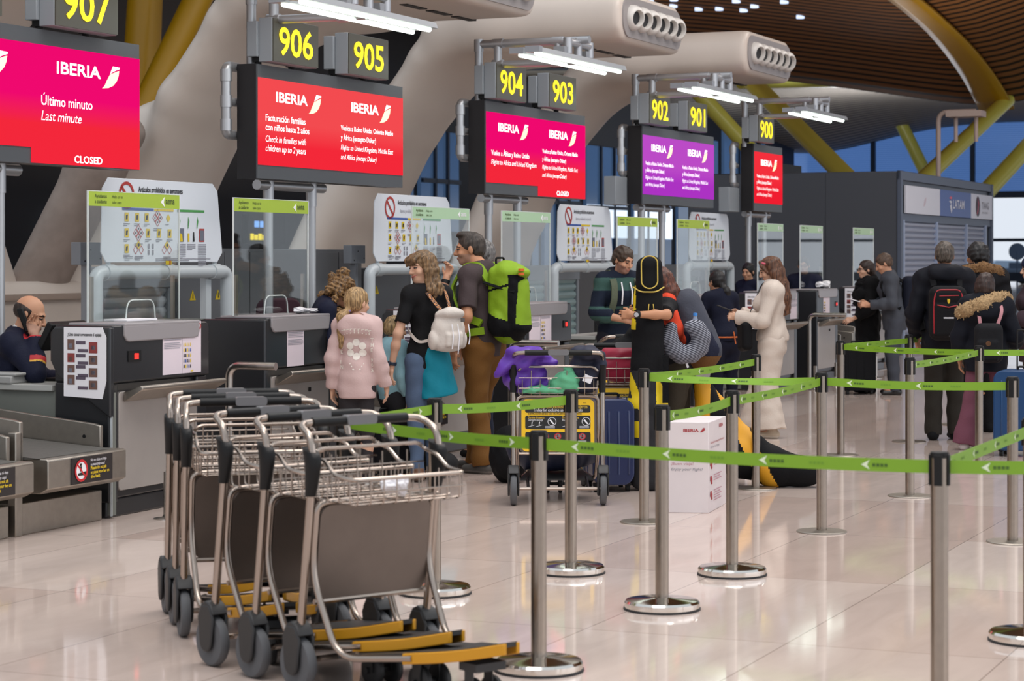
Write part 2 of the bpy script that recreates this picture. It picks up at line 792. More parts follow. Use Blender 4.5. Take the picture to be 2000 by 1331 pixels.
# ---- slatted wave ceiling
def sheet(name, s0, s1, t0, t1, fn, ns, ntt, m, thick=0.25):
    vs, fs, uvs = [], [], []
    for i in range(ns + 1):
        for j in range(ntt + 1):
            s = s0 + (s1 - s0) * i / ns
            t = t0 + (t1 - t0) * j / ntt
            vs.append((s, -t, fn(s, t)))
            uvs.append((s, t))
    for i in range(ns):
        for j in range(ntt):
            a = i * (ntt + 1) + j
            fs.append((a, a + 1, a + ntt + 2, a + ntt + 1))
    me = bpy.data.meshes.new(name)
    me.from_pydata(vs, [], fs)
    u = me.uv_layers.new(name='UVMap')
    for lp in me.loops:
        u.data[lp.index].uv = uvs[lp.vertex_index]
    me.polygons.foreach_set('use_smooth', [True] * len(fs))
    o = link_mesh(name, me, None, [m])
    so = o.modifiers.new('thickness', 'SOLIDIFY')
    so.thickness = thick
    so.offset = 1
    o.rotation_euler = (0, 0, RZ)
    tag(o, kind='structure')
    return o


VAL_T = -14.6


def near_wave(s, t):
    d = t - VAL_T
    side = 0.20 * 12 * math.tanh(abs(d) / 12) if d < 0 else 0.34 * 9 * math.tanh(d / 9)
    side = math.sqrt(side * side + 0.09)
    e = max(0.0, 75.4 - s)
    rise = 2.9 * (1 - math.exp(-e / 8.5))
    return 6.55 + side + rise


def far_wave(s, t):
    u = (s - 77) / 43.0
    a = 8.25 - 0.03 * (t + 24)
    b = 9.05 - 1.75 * math.exp(-((t + 34) / 6.0) ** 2) - 0.02 * (t + 24)
    return a + (b - a) * u + 0.6 * math.sin(PI * u)


wood = slat_mat('bamboo_slats', '#a06c3e', '#21140c', 0.55)
grey = slat_mat('bamboo_slats_bluish_lit', '#8d8478', '#2a2724', 0.9)  # same bamboo, its colour greyed to stand in for bluish light on it
ceil1 = sheet('ceiling_front', 24, 75.4, -70, 24, near_wave, 60, 90, wood)
ceil2 = sheet('ceiling_back', 77, 120, -60, 24, far_wave, 30, 70, grey)

# ---- glass end wall with blue louvres far behind
lou = bpy.data.materials.new('blue_louvred_glass')
lou.use_nodes = True
nt = lou.node_tree
nt.nodes.clear()
o_ = nt.nodes.new('ShaderNodeOutputMaterial')
tl = nt.nodes.new('ShaderNodeBsdfTranslucent')
gl = nt.nodes.new('ShaderNodeBsdfGlossy')
gl.inputs['Roughness'].default_value = 0.15
gl.inputs[0].default_value = (0.6, 0.75, 1, 1)
mx = nt.nodes.new('ShaderNodeMixShader')
mx.inputs[0].default_value = 0.12
tcx = nt.nodes.new('ShaderNodeTexCoord')
spx = nt.nodes.new('ShaderNodeSeparateXYZ')
nt.links.new(tcx.outputs['Object'], spx.inputs[0])
m1 = nt.nodes.new('ShaderNodeMath')
m1.operation = 'MULTIPLY'
m1.inputs[1].default_value = 9.0
nt.links.new(spx.outputs['Z'], m1.inputs[0])
m2 = nt.nodes.new('ShaderNodeMath')
m2.operation = 'FRACT'
nt.links.new(m1.outputs[0], m2.inputs[0])
rp = nt.nodes.new('ShaderNodeValToRGB')
rp.color_ramp.elements[0].color = srgb('#86a6d2')
rp.color_ramp.elements[0].position = 0.35
rp.color_ramp.elements[1].color = srgb('#a9c5ea')
rp.color_ramp.elements[1].position = 0.5
nt.links.new(m2.outputs[0], rp.inputs[0])
nt.links.new(rp.outputs[0], tl.inputs[0])
nt.links.new(tl.outputs[0], mx.inputs[1])
nt.links.new(gl.outputs[0], mx.inputs[2])
nt.links.new(mx.outputs[0], o_.inputs[0])

MULL = mat('dark_blue_mullion', '#26374f', 0.5)
mb = MB()
mb.span((120.0, -22, 4.95), (120.1, 62, 13))
gw = mb.build('window_1', lou, rz=RZ)
tag(gw, kind='structure')
mb = MB()
for y in (24.5, 19, 30, 37, 44, 51):
    mb.box((119.8, y, 6.5), (0.25, 0.25, 13))
mb.box((119.7, 20, 5.05), (0.3, 84, 0.35))
mb.box((119.7, 20, 2.6), (0.2, 84, 0.16))
mb.box((119.7, 20, 0.6), (0.2, 84, 0.5))
o = mb.build('trim_1', MULL, rz=RZ)
tag(o, kind='structure')

# ---- open dark hall behind the check-in row: back wall with blue windows
DARKWALL = mat('dark_back_wall', '#22242a', 0.6)
mb = MB()
mb.span((-10, 34, 0), (118, 34.4, 12))
bw = mb.build('wall_back', DARKWALL, rz=RZ)
tag(bw, kind='structure')

BLUEGLASS = mat('blue_window_glass', '#3f5a80', 0.15, 0.0, emit=0.30, ecolor='#56759e')
DAYGLASS = mat('daylit_window_glass', '#dfeeff', 0.15, 0.0, emit=1.1, ecolor='#dfeeff')
k = 0
for x0, x1, z0, z1 in ((66, 69.6, 2.6, 6.2), (70.2, 73.4, 2.6, 6.2), (78, 81, 1.2, 6.6), (81.6, 85.4, 1.2, 6.6), (86.2, 91, 1.2, 6.4),
                       (38, 40, 3.4, 5.0), (48.2, 49.0, 2.15, 2.80), (92, 97, 1.2, 7.4), (98, 104, 1.2, 7.4), (105, 112, 1.2, 8)):
    k += 1
    mb = MB()
    mb.span((x0, 33.85, z0), (x1, 34.0, z1), 0)
    for q in range(1, 3):
        xx = x0 + (x1 - x0) * q / 3
        mb.span((xx - 0.07, 33.75, z0), (xx + 0.07, 33.85, z1), 1)
    if 86 < x0 < 98:
        mb.span((x0, 33.80, 2.5), (x1, 33.84, 3.9), 2)
    if x0 == 48.2:
        mb.span((x0, 33.7, z0), (x1, 33.74, z1), 2)
    mb.span((x0, 33.75, (z0 + z1) / 2 - 0.08), (x1, 33.85, (z0 + z1) / 2 + 0.08), 1)
    tag(mb.build('window_%d' % (k + 1), [BLUEGLASS, MULL, DAYGLASS], rz=RZ), kind='structure')

# ---- warm white shell: parapet wall, leaning trunks that bend into air-conditioning arms
mb = MB()
prof = [(13.0, 0), (13.0, 1.20), (13.02, 1.23), (12.94, 1.25), (12.90, 1.30), (12.96, 1.38), (13.08, 1.42), (13.5, 1.42), (13.5, 0)]
mb.prism(prof, -6, 46, axes='yz')
pw = mb.build('wall_parapet', GRC, rz=RZ, smooth=50)
tag(pw, kind='structure')

TRUNK = SDF((-2.3, 8.1, 1.1), (1.9, 13.9, 5.4), 0.05)
ls, ld = 0.66, 0.30
pathp = [(13.25, 1.1), (12.75, 2.3), (12.25, 3.3), (11.6, 4.05), (10.8, 4.42)]
for i in range(len(pathp) - 1):
    (y0, z0), (y1, z1) = pathp[i], pathp[i + 1]
    w0 = 0.55 + 0.13 * i
    TRUNK.ec((0, y0, z0), (0, y1, z1), w0, 0.34, w0 + 0.13, 0.34, (1, 0, 0), k=0.12)
TRUNK.box((0, 9.55, 4.46), (1.13, 1.33, 0.30), rnd=0.25, k=0.35)
TRUNK.box((0, 10.9, 4.50), (1.05, 0.6, 0.26), rnd=0.22, k=0.4)
# the two flaring feet at its sides
TRUNK.ec((-1.15, 13.3, 1.1), (-0.25, 12.75, 3.0), 0.30, 0.22, 0.34, 0.3, (1, 0, 0), k=0.2)
TRUNK.ec((0.95, 13.3, 1.1), (0.25, 12.85, 2.6), 0.34, 0.22, 0.3, 0.3, (1, 0, 0), k=0.2)
TRUNK.plane((0, 8.93, 0), (0, -1, 0), 0.03)
trunk0 = None
NOZZLE = mat('nozzle_white', '#d8d3cd', 0.35)
NOZDARK = mat('nozzle_throat', '#2c2c2e', 0.5)
FACE = mat('arm_end_grey', '#979190', 0.4)
for i, (c, who) in enumerate(((24.9, 'pale shell arm above counters 904 and 903, its end full of air nozzles'),
                              (20.2, 'pale shell arm above counters 906 and 905, end cut by the picture top'),
                              (29.75, 'pale shell arm farthest along the row, above counters 902 and 901'),
                              (15.45, 'pale leaning shell trunk behind the screen of counter 907'),
                              (10.7, 'pale shell trunk at the left picture edge behind the seated clerk'))):
    if trunk0 is None:
        root = empty('air_conditioning_arm', W(c, 0), RZ)
        tk = TRUNK.build('shell', GRC, root, smooth=4)
        fb = MB()
        fb.prism(rrect(-1.03, 4.225, 1.03, 4.695, 0.2, 8), 8.915, 8.98, 0)
        en = fb.build('end_panel', FACE, root)
        for q in range(6):
            x = -0.75 + q * 0.3
            nb = MB()
            M = Matrix.Translation((x, 8.91, 4.46)) @ Euler((math.radians(90), 0, 0)).to_matrix().to_4x4() @ Euler((math.radians(8), math.radians(-22), 0)).to_matrix().to_4x4()
            nb.lathe([(0.150, -0.03), (0.152, 0.02), (0.140, 0.065), (0.112, 0.095), (0.095, 0.10), (0.085, 0.07), (0.085, 0.02)], m=0, n=20, M=M)
            nb.lathe([(0.0, 0.045), (0.086, 0.04)], m=1, n=16, M=M)
            nb.build('air_nozzle', [NOZZLE, NOZDARK], en, smooth=60)
        vb = MB()
        for q in (0, 1, 2):
            vb.span((-0.7 + q * 0.6, 9.55, 4.152), (-0.25 + q * 0.6, 9.64, 4.172))
        vb.build('slot_vent', BLACKP, root)
        trunk0 = root
        r = root
    else:
        r = copy_tree(trunk0)
        r.location = W(c, 0)
    tag(r, who, 'air conditioning arm', 'shell arms with air nozzles over the check-in row')

# braces that cross beside the nearest trunk, seen below the screen of counter 907
BR = SDF((-4.2, 11.6, 1.0), (-0.6, 14.2, 4.2), 0.05)
BR.ec((-2.0, 13.5, 1.1), (-3.55, 13.1, 2.6), 0.34, 0.22, 0.50, 0.26, (1, 0, 0), k=0.10)
br = BR.build('trim_3', GRC, None, smooth=3)
br.location = W(20.2, 0)
br.rotation_euler = (0, 0, RZ)
tag(br, kind='structure')
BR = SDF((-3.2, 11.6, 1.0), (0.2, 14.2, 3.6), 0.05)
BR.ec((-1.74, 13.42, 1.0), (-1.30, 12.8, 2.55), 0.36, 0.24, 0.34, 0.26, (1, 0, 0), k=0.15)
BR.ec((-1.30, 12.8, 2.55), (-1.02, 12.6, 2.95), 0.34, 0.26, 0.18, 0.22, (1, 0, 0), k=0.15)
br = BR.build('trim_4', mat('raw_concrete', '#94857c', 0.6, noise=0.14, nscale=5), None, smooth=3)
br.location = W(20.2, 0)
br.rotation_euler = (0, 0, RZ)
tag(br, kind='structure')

# ---- yellow pylons and struts of the roof
YEL = mat('pylon_yellow', '#c99a12', 0.4)
LEMON = mat('pylon_lemon', '#ece76a', 0.3)


def strut(name, a, b, ra, rb, m, label, group=None, n=20):
    mb = MB()
    mb.tube([a, b], [ra, rb], n=n)
    o = mb.build(name, m)
    tag(o, label, 'roof pylon', group)
    return o

# ================================================================== yellow pylons (their builder is above)
strut('roof_pylon', W(35.5, -23.3, 0.0), W(35.9, -23.0, 9.5), 0.42, 0.30, YEL, 'thick ochre roof column between the screen of counter 907 and the pale trunk', 'roof pylons')
strut('roof_pylon', W(34.0, -22.3, 3.75), W(35.0, -21.0, 7.2), 0.26, 0.26, YEL, 'slanting ochre roof strut running along the edge of the left pale trunk', 'roof pylons')
strut('roof_pylon', W(52.5, -12.6, 2.4), W(59.6, -18.4, 6.6), 0.25, 0.25, LEMON, 'lemon yellow strut leaning left, thicker one behind the lamp of counter 900', 'roof pylons')
strut('roof_pylon', W(53.3, -15.4, 3.2), W(52.2, -18.0, 6.3), 0.20, 0.20, LEMON, 'thin lemon strut behind the sign of counter 901', 'roof pylons')
strut('roof_pylon', W(74.4, -23.4, 7.82), W(83.6, -19.2, 8.42), 0.22, 0.20, LEMON, 'lemon strut lying almost level under the dark slatted roof', 'roof pylons')
strut('roof_pylon', W(67.5, -16.4, 3.1), W(75.0, -14.15, 7.0), 0.27, 0.25, LEMON, 'lemon yellow strut rising right to the tip of the yellow roof band', 'roof pylons')
strut('roof_pylon', W(71.0, -14.9, 2.9), W(76.5, -12.7, 6.6), 0.30, 0.28, LEMON, 'lemon yellow strut cut by the right edge of the picture', 'roof pylons')
strut('roof_pylon', W(116.3, -27.8, 9.2), W(117.4, -25.9, 4.9), 0.34, 0.34, LEMON, 'pale far strut in front of the blue louvred glass', 'roof pylons')
# the yellow band along the valley of the front roof
mb = MB()
vs, fs = [], []
nn = 40
for i in range(nn + 1):
    s = 40 + (75.4 - 40) * i / nn
    hw = 0.40 if s < 66 else 0.40 + 0.18 * (s - 66) / 9.4
    for q, d in enumerate((-hw, -hw / 2, 0, hw / 2, hw)):
        vs.append((s, -(VAL_T + d), near_wave(s, VAL_T + d) - 0.10))
for i in range(nn):
    for q in range(4):
        a = i * 5 + q
        fs.append((a, a + 1, a + 6, a + 5))
mb.add(vs, fs)
yb = mb.build('trim_2', YEL, rz=RZ)
yb.modifiers.new('thickness', 'SOLIDIFY').thickness = 0.12
tag(yb, kind='structure')

# spots of daylight through small round roof openings between the slats
SPOT = mat('roof_spot_glow', '#cfe0ff', 0.4, emit=1.3, ecolor='#cfe0ff')
spots = [(0, 0), (0.6, 0.5), (1.3, -0.4), (1.6, 0.8), (2.2, 0.2), (2.9, 0.9), (3.3, -0.5), (4.2, 0.7), (4.4, -0.3), (5.6, 0.6), (5.9, -0.2),
         (6.6, 0.1), (8.6, 0.6), (8.8, -0.7), (1.9, -1.1), (7.4, -1.0)]
for i, (a, b2) in enumerate(spots):
    s, t = 66.2 + b2 * 1.7, -24.5 + a * 0.62
    mb = MB()
    mb.lathe([(0.0, -0.06), (0.13, -0.06), (0.13, 0.1)], n=14)
    o = mb.build('roof_spotlight', SPOT, loc=W(s, t, near_wave(s, t) - 0.02))
    tag(o, 'small bluish spotlight in the brown slatted roof right of the far shell arm', 'spotlight', 'spotlights in the slatted roof')


# ================================================================== check-in furniture
SCREENBODY = mat('screen_bezel', '#4b4e52', 0.45)
SCREENSIDE = mat('screen_side_black', '#141013', 0.5)
LETTER = mat('screen_white_lettering', '#ffffff', 0.5, emit=0.95, ecolor='#ffffff')
LOGOSKIN = mat('screen_cream_mark', '#ffe2b8', 0.5, emit=0.85, ecolor='#ffe0b4')
SIGNYEL = mat('lit_yellow_digits', '#ffe81f', 0.5, emit=0.95, ecolor='#ffe61a')
SIGNFACE = mat('sign_face_olive_grey', '#4d4b42', 0.35)
SIGNSIDE = mat('sign_side_grey', '#8d9298', 0.4)


def led(name, top, bottom, st=0.9):
    if name in MATS:
        return MATS[name]
    m = bpy.data.materials.new(name)
    m.use_nodes = True
    nt = m.node_tree
    nt.nodes.clear()
    o = nt.nodes.new('ShaderNodeOutputMaterial')
    e = nt.nodes.new('ShaderNodeEmission')
    e.inputs[1].default_value = st
    t = nt.nodes.new('ShaderNodeTexCoord')
    s = nt.nodes.new('ShaderNodeSeparateXYZ')
    r = nt.nodes.new('ShaderNodeMapRange')
    r.inputs[1].default_value, r.inputs[2].default_value = 2.62, 2.82
    c = nt.nodes.new('ShaderNodeValToRGB')
    c.color_ramp.elements[0].color = srgb(bottom)
    c.color_ramp.elements[1].color = srgb(top)
    nt.links.new(t.outputs['Object'], s.inputs[0])
    nt.links.new(s.outputs['Z'], r.inputs[0])
    nt.links.new(r.outputs[0], c.inputs[0])
    nt.links.new(c.outputs[0], e.inputs[0])
    nt.links.new(e.outputs[0], o.inputs[0])
    MATS[name] = m
    return m


X3, Z3 = (1, 0, 0), (0, 0, 1)


def swoosh(x, z, w, h):
    """the airline's two-piece tail mark"""
    a = [(0.62, 1.0), (1.0, 0.98), (0.98, 0.90), (0.80, 0.84), (0.62, 0.76), (0.46, 0.66), (0.52, 0.80)]
    b = [(0.44, 0.62), (0.62, 0.70), (0.86, 0.80), (0.97, 0.83), (0.93, 0.60), (0.82, 0.36), (0.62, 0.16), (0.34, 0.04), (0.0, 0.0), (0.14, 0.12), (0.26, 0.34)]
    return [(x + p * w, z + q * h) for p, q in a], [(x + p * w, z + q * h) for p, q in b]


UK = ['Vuelos a Reino Unido, Oriente Medio', 'y África (excepto Dakar)', 'Flights to United Kingdom, Middle East', 'and Africa (except Dakar)']


def screen(s0, width, cols, halves, label):
    root = empty('information_screen', W(s0, -9.35), RZ, label, 'screen', 'airline information screens over the counters')
    w = width
    mb = MB()
    mb.span((0, 0.004, 2.33), (w, 0.10, 3.296), 0)
    mb.span((-0.004, 0.02, 2.325), (0.0, 0.20, 3.30), 1)
    mb.span((0, 0.10, 2.33), (w, 0.20, 3.29), 1)
    mb.build('housing', [SCREENBODY, SCREENSIDE], root)
    p = MB()
    hw = w / len(halves)
    for i, h in enumerate(halves):
        z0 = 2.335 if h.get('closed') else 2.445
        p.span((i * hw + 0.006 * (i == 0), -0.004, z0), ((i + 1) * hw - 0.006 * (i == len(halves) - 1), 0.01, 3.185))
    p.build('display', led(*cols), root)
    lg = MB()
    for i, h in enumerate(halves):
        t = MB()
        x = i * hw
        dx = h.get('dx', 0.30)
        t.text('IBERIA', 0.122, (x + dx, -0.007, 2.995), X3, Z3, bold=0.022, width=0.56)
        a, b = swoosh(x + dx + 0.58, 2.925, 0.23, 0.175)
        lg.prism(a, -0.008, -0.005, 1)
        lg.prism(b, -0.008, -0.005)
        t.build('airline_name', LETTER, root)
        for (body, size, bx, bz, wid, it) in h['lines']:
            t = MB()
            t.text(body, size, (x + bx, -0.007, bz), X3, Z3, shear=0.22 if it else 0, bold=0.0 if it else 0.010, width=wid)
            t.build('text_line', LETTER, root)
        if h.get('closed'):
            t = MB()
            t.text('CLOSED', 0.075, (x + 0.70, -0.007, 2.355), X3, Z3, bold=0.018, width=0.36, align='CENTER')
            t.build('text_line', LETTER, root)
    lg.build('airline_mark', [LOGOSKIN, LETTER], root)
    return root


def uk_lines(x, wid=1.06, k=1.0):
    return [(UK[0], 0.066, x, 2.815, wid, 0), (UK[1], 0.066, x, 2.728, wid * 0.66, 0), (UK[2], 0.066, x, 2.638, wid, 1), (UK[3], 0.066, x, 2.552, wid * 0.67, 1)]


RED = ('led_red', '#ff4f54', '#ff2b3c')
MAG = ('led_magenta_red', '#fb0a74', '#ff2a3e')
VIO = ('led_violet', '#c44fd0', '#b436cc')
HOT = ('led_red_bright', '#ff3340', '#fb1f33')
last = [('Último minuto', 0.10, 0.11, 2.755, 0.64, 0), ('Last minute', 0.10, 0.11, 2.645, 0.50, 1)]
SCREENS = {}
SCREENS[907] = screen(11.62, 2.79, MAG, [dict(lines=[], dx=0.30), dict(lines=last, closed=True)],
                      'red and magenta screen reading Último minuto, cut by the left picture edge')
SCREENS[906] = screen(16.22, 2.77, RED, [dict(lines=[('Facturación familias', 0.080, 0.12, 2.825, 0.70, 0), ('con niños hasta 2 años', 0.080, 0.12, 2.745, 0.77, 0),
                                                      ('Check in families with', 0.080, 0.12, 2.645, 0.71, 1), ('children up to 2 years', 0.080, 0.12, 2.565, 0.71, 1)]),
                                         dict(lines=uk_lines(0.10))],
                      'bright red screen below signs 906 and 905, reading Facturación familias')
SCREENS[904] = screen(20.95, 2.82, MAG, [dict(lines=[('Vuelos a África y Reino Unido', 0.075, 0.12, 2.735, 1.02, 0), ('Flights to Africa and United Kingdom', 0.075, 0.12, 2.640, 1.22, 1)]),
                                         dict(lines=uk_lines(0.10), closed=True)],
                      'magenta and red screen below signs 904 and 903, closed at its right half')
SCREENS[902] = screen(25.72, 2.82, VIO, [dict(lines=uk_lines(0.08)), dict(lines=uk_lines(0.08))],
                      'violet screen below signs 902 and 901')
SCREENS[900] = screen(30.4, 1.42, HOT, [dict(lines=uk_lines(0.10, 1.1))],
                      'narrow red screen below sign 900, farthest along the row')


def number_sign(num, s0, width=0.78):
    r = empty('counter_number_sign', W(s0, -9.2), RZ, 'lit sign with yellow digits %s on olive grey' % num, 'sign', 'counter number signs')
    mb = MB()
    mb.span((0, 0.03, 3.315), (width, 0.16, 3.69))
    mb.span((-0.03, 0.16, 3.36), (width - 0.06, 0.26, 3.66))
    mb.build('housing', SIGNSIDE, r, bevel=0.006)
    mb = MB()
    mb.span((0.006, 0.018, 3.32), (width - 0.006, 0.032, 3.685))
    mb.build('sign_face', SIGNFACE, r)
    mb = MB()
    mb.text(num, 0.335, (width / 2 - 0.01, 0.012, 3.385), X3, Z3, bold=0.016, width=0.60, align='CENTER')
    mb.build('digits', SIGNYEL, r)
    for x in (0.06, width - 0.16):
        mb = MB()
        mb.tube([(x, 0.2, 3.30), (x, 0.2, 3.34)], 0.03, n=10)
        mb.box((x, 0.2, 3.345), (0.08, 0.07, 0.05))
        mb.build('clamp', BLACKP, r)
    return r


for num, s0 in (('907', 13.12), ('906', 16.25), ('905', 17.62), ('904', 20.92), ('903', 22.36), ('902', 25.6), ('901', 27.08), ('900', 30.17)):
    number_sign(num, s0, 0.80 if num in ('907', '906', '905', '904', '903') else 0.78)
number_sign('908', 11.72)

LAMPGLOW = mat('fluorescent_tube', '#f4fff4', 0.4, emit=4.5, ecolor='#eefff2')


def gantry(k, s0, lamp_len, label, lamp_label, sw):
    """tube frame that carries a screen, its signs and the lamp in front of them"""
    g = empty('screen_gantry', W(s0, -9.5), RZ, label, 'tube frame', 'tube frames carrying the screens')
    up = MB()
    for x in (0.55, 1.33):
        up.cyl((x, 0.08, 0.0), (x, 0.08, 2.33), 0.042)
    up.tube([(0.35, 0.08, 2.29), (1.55, 0.08, 2.29)], 0.045)
    for x in (0.55, 1.33):
        up.cyl((x, 0.08, 2.12), (x, 0.08, 2.34), 0.049)
    up.build('post', ALU, g)
    sd = MB()
    for z in (3.28, 2.98, 2.70):
        sd.cyl((-0.10, 0.1, z), (0.05, 0.1, z), 0.037)
    sd.tube(arc_path([(0.05, 0.1, 3.28), (-0.13, 0.1, 3.28), (-0.13, 0.1, 2.70), (0.05, 0.1, 2.70)], 0.05, 3), 0.042)
    for z in (3.2, 2.98, 2.78):
        sd.cyl((-0.13, 0.1, z - 0.05), (-0.13, 0.1, z + 0.05), 0.049)
    sd.build('side_frame', ALU, g)
    ov = MB()
    x0 = 0.12
    ov.cyl((x0, 0.0, 3.25), (x0, 0.0, 3.93), 0.042)
    ov.cyl((x0, 0.0, 3.90), (x0, -1.25, 3.90), 0.042)
    ov.cyl((x0, -0.25, 3.68), (x0, -1.1, 3.68), 0.038)
    for y in (-0.22, -0.9, -1.12):
        ov.cyl((x0, y, 3.66), (x0, y, 3.92), 0.042)
    for y, z in ((-0.22, 3.9), (-0.9, 3.9), (-0.9, 3.68), (-0.22, 3.68)):
        ov.cyl((x0, y - 0.06, z), (x0, y + 0.06, z), 0.05)
    ov.cyl((x0, 0.0, 3.82), (x0, 0.0, 3.95), 0.05)
    ov.tube([(x0 - 0.30, -1.12, 3.86), (x0 + 0.34, -1.12, 3.86)], 0.042)
    for x in (x0 - 0.28, x0 + 0.32):
        ov.cyl((x, -1.12, 3.74), (x, -1.12, 3.90), 0.045)
    ov.cyl((0.1, 0.02, 3.27), (sw - 0.1, 0.02, 3.27), 0.03)
    ov.build('overhead_tubes', ALU, g)
    if k in (902, 900):
        bx = MB()
        bx.span((-0.42, 0.06, 2.31), (0.06, 0.22, 2.66))
        bx.build('junction_box', SIGNSIDE, g, bevel=0.008)
    l = empty('strip_lamp', W(s0 - 0.06, -8.38), RZ, lamp_label, 'lamp', 'strip lamps over the counters')
    for q, y in enumerate((-0.09, 0.13)):
        h = MB()
        h.prism([(-0.07, 0.0), (0.07, 0.0), (0.05, 0.05), (-0.05, 0.05)], -lamp_len / 2, lamp_len / 2, axes='yz', M=Matrix.Translation((0.12 * q, y, 3.66)))
        h.span((-lamp_len / 2 + 0.12 * q - 0.05, y - 0.075, 3.655), (-lamp_len / 2 + 0.12 * q + 0.03, y + 0.075, 3.715))
        h.build('lamp_housing', SIGNSIDE, l)
        e = MB()
        for a, b in ((-lamp_len / 2 + 0.05, -0.03), (0.03, lamp_len / 2 - 0.03)):
            e.cyl((a + 0.12 * q, y, 3.648), (b + 0.12 * q, y, 3.648), 0.021, n=10)
        e.build('fluorescent_tube', LAMPGLOW, l)
    cl = MB()
    for x in (-0.22, 0.38):
        cl.prism([(x - 0.05, 3.80), (x + 0.05, 3.80), (x + 0.03, 3.70), (x - 0.03, 3.70)], -0.03, 0.09)
    cl.build('lamp_clamp', ALU, l)


gantry(907, 11.62, 2.4, 'tube frame of the screen at the left edge, below counter sign 907', 'strip lamp over counter 907, at the picture top', 2.79)
gantry(906, 16.25, 2.4, 'tube frame under signs 906 and 905', 'double strip lamp in front of sign 905, nearest in view', 2.77)
gantry(904, 20.98, 2.4, 'tube frame under signs 904 and 903', 'double strip lamp right of sign 904', 2.82)
gantry(902, 25.75, 2.4, 'tube frame under signs 902 and 901', 'double strip lamp right of sign 901', 2.82)
gantry(900, 30.3, 2.2, 'tube frame under sign 900', 'double strip lamp farthest along the row, right of sign 900', 1.42)


# ------------------------------------------------------------------ prohibited-goods boards on pipe frames, shutters behind
BOARD = mat('board_white', '#dfe3ea', 0.25)


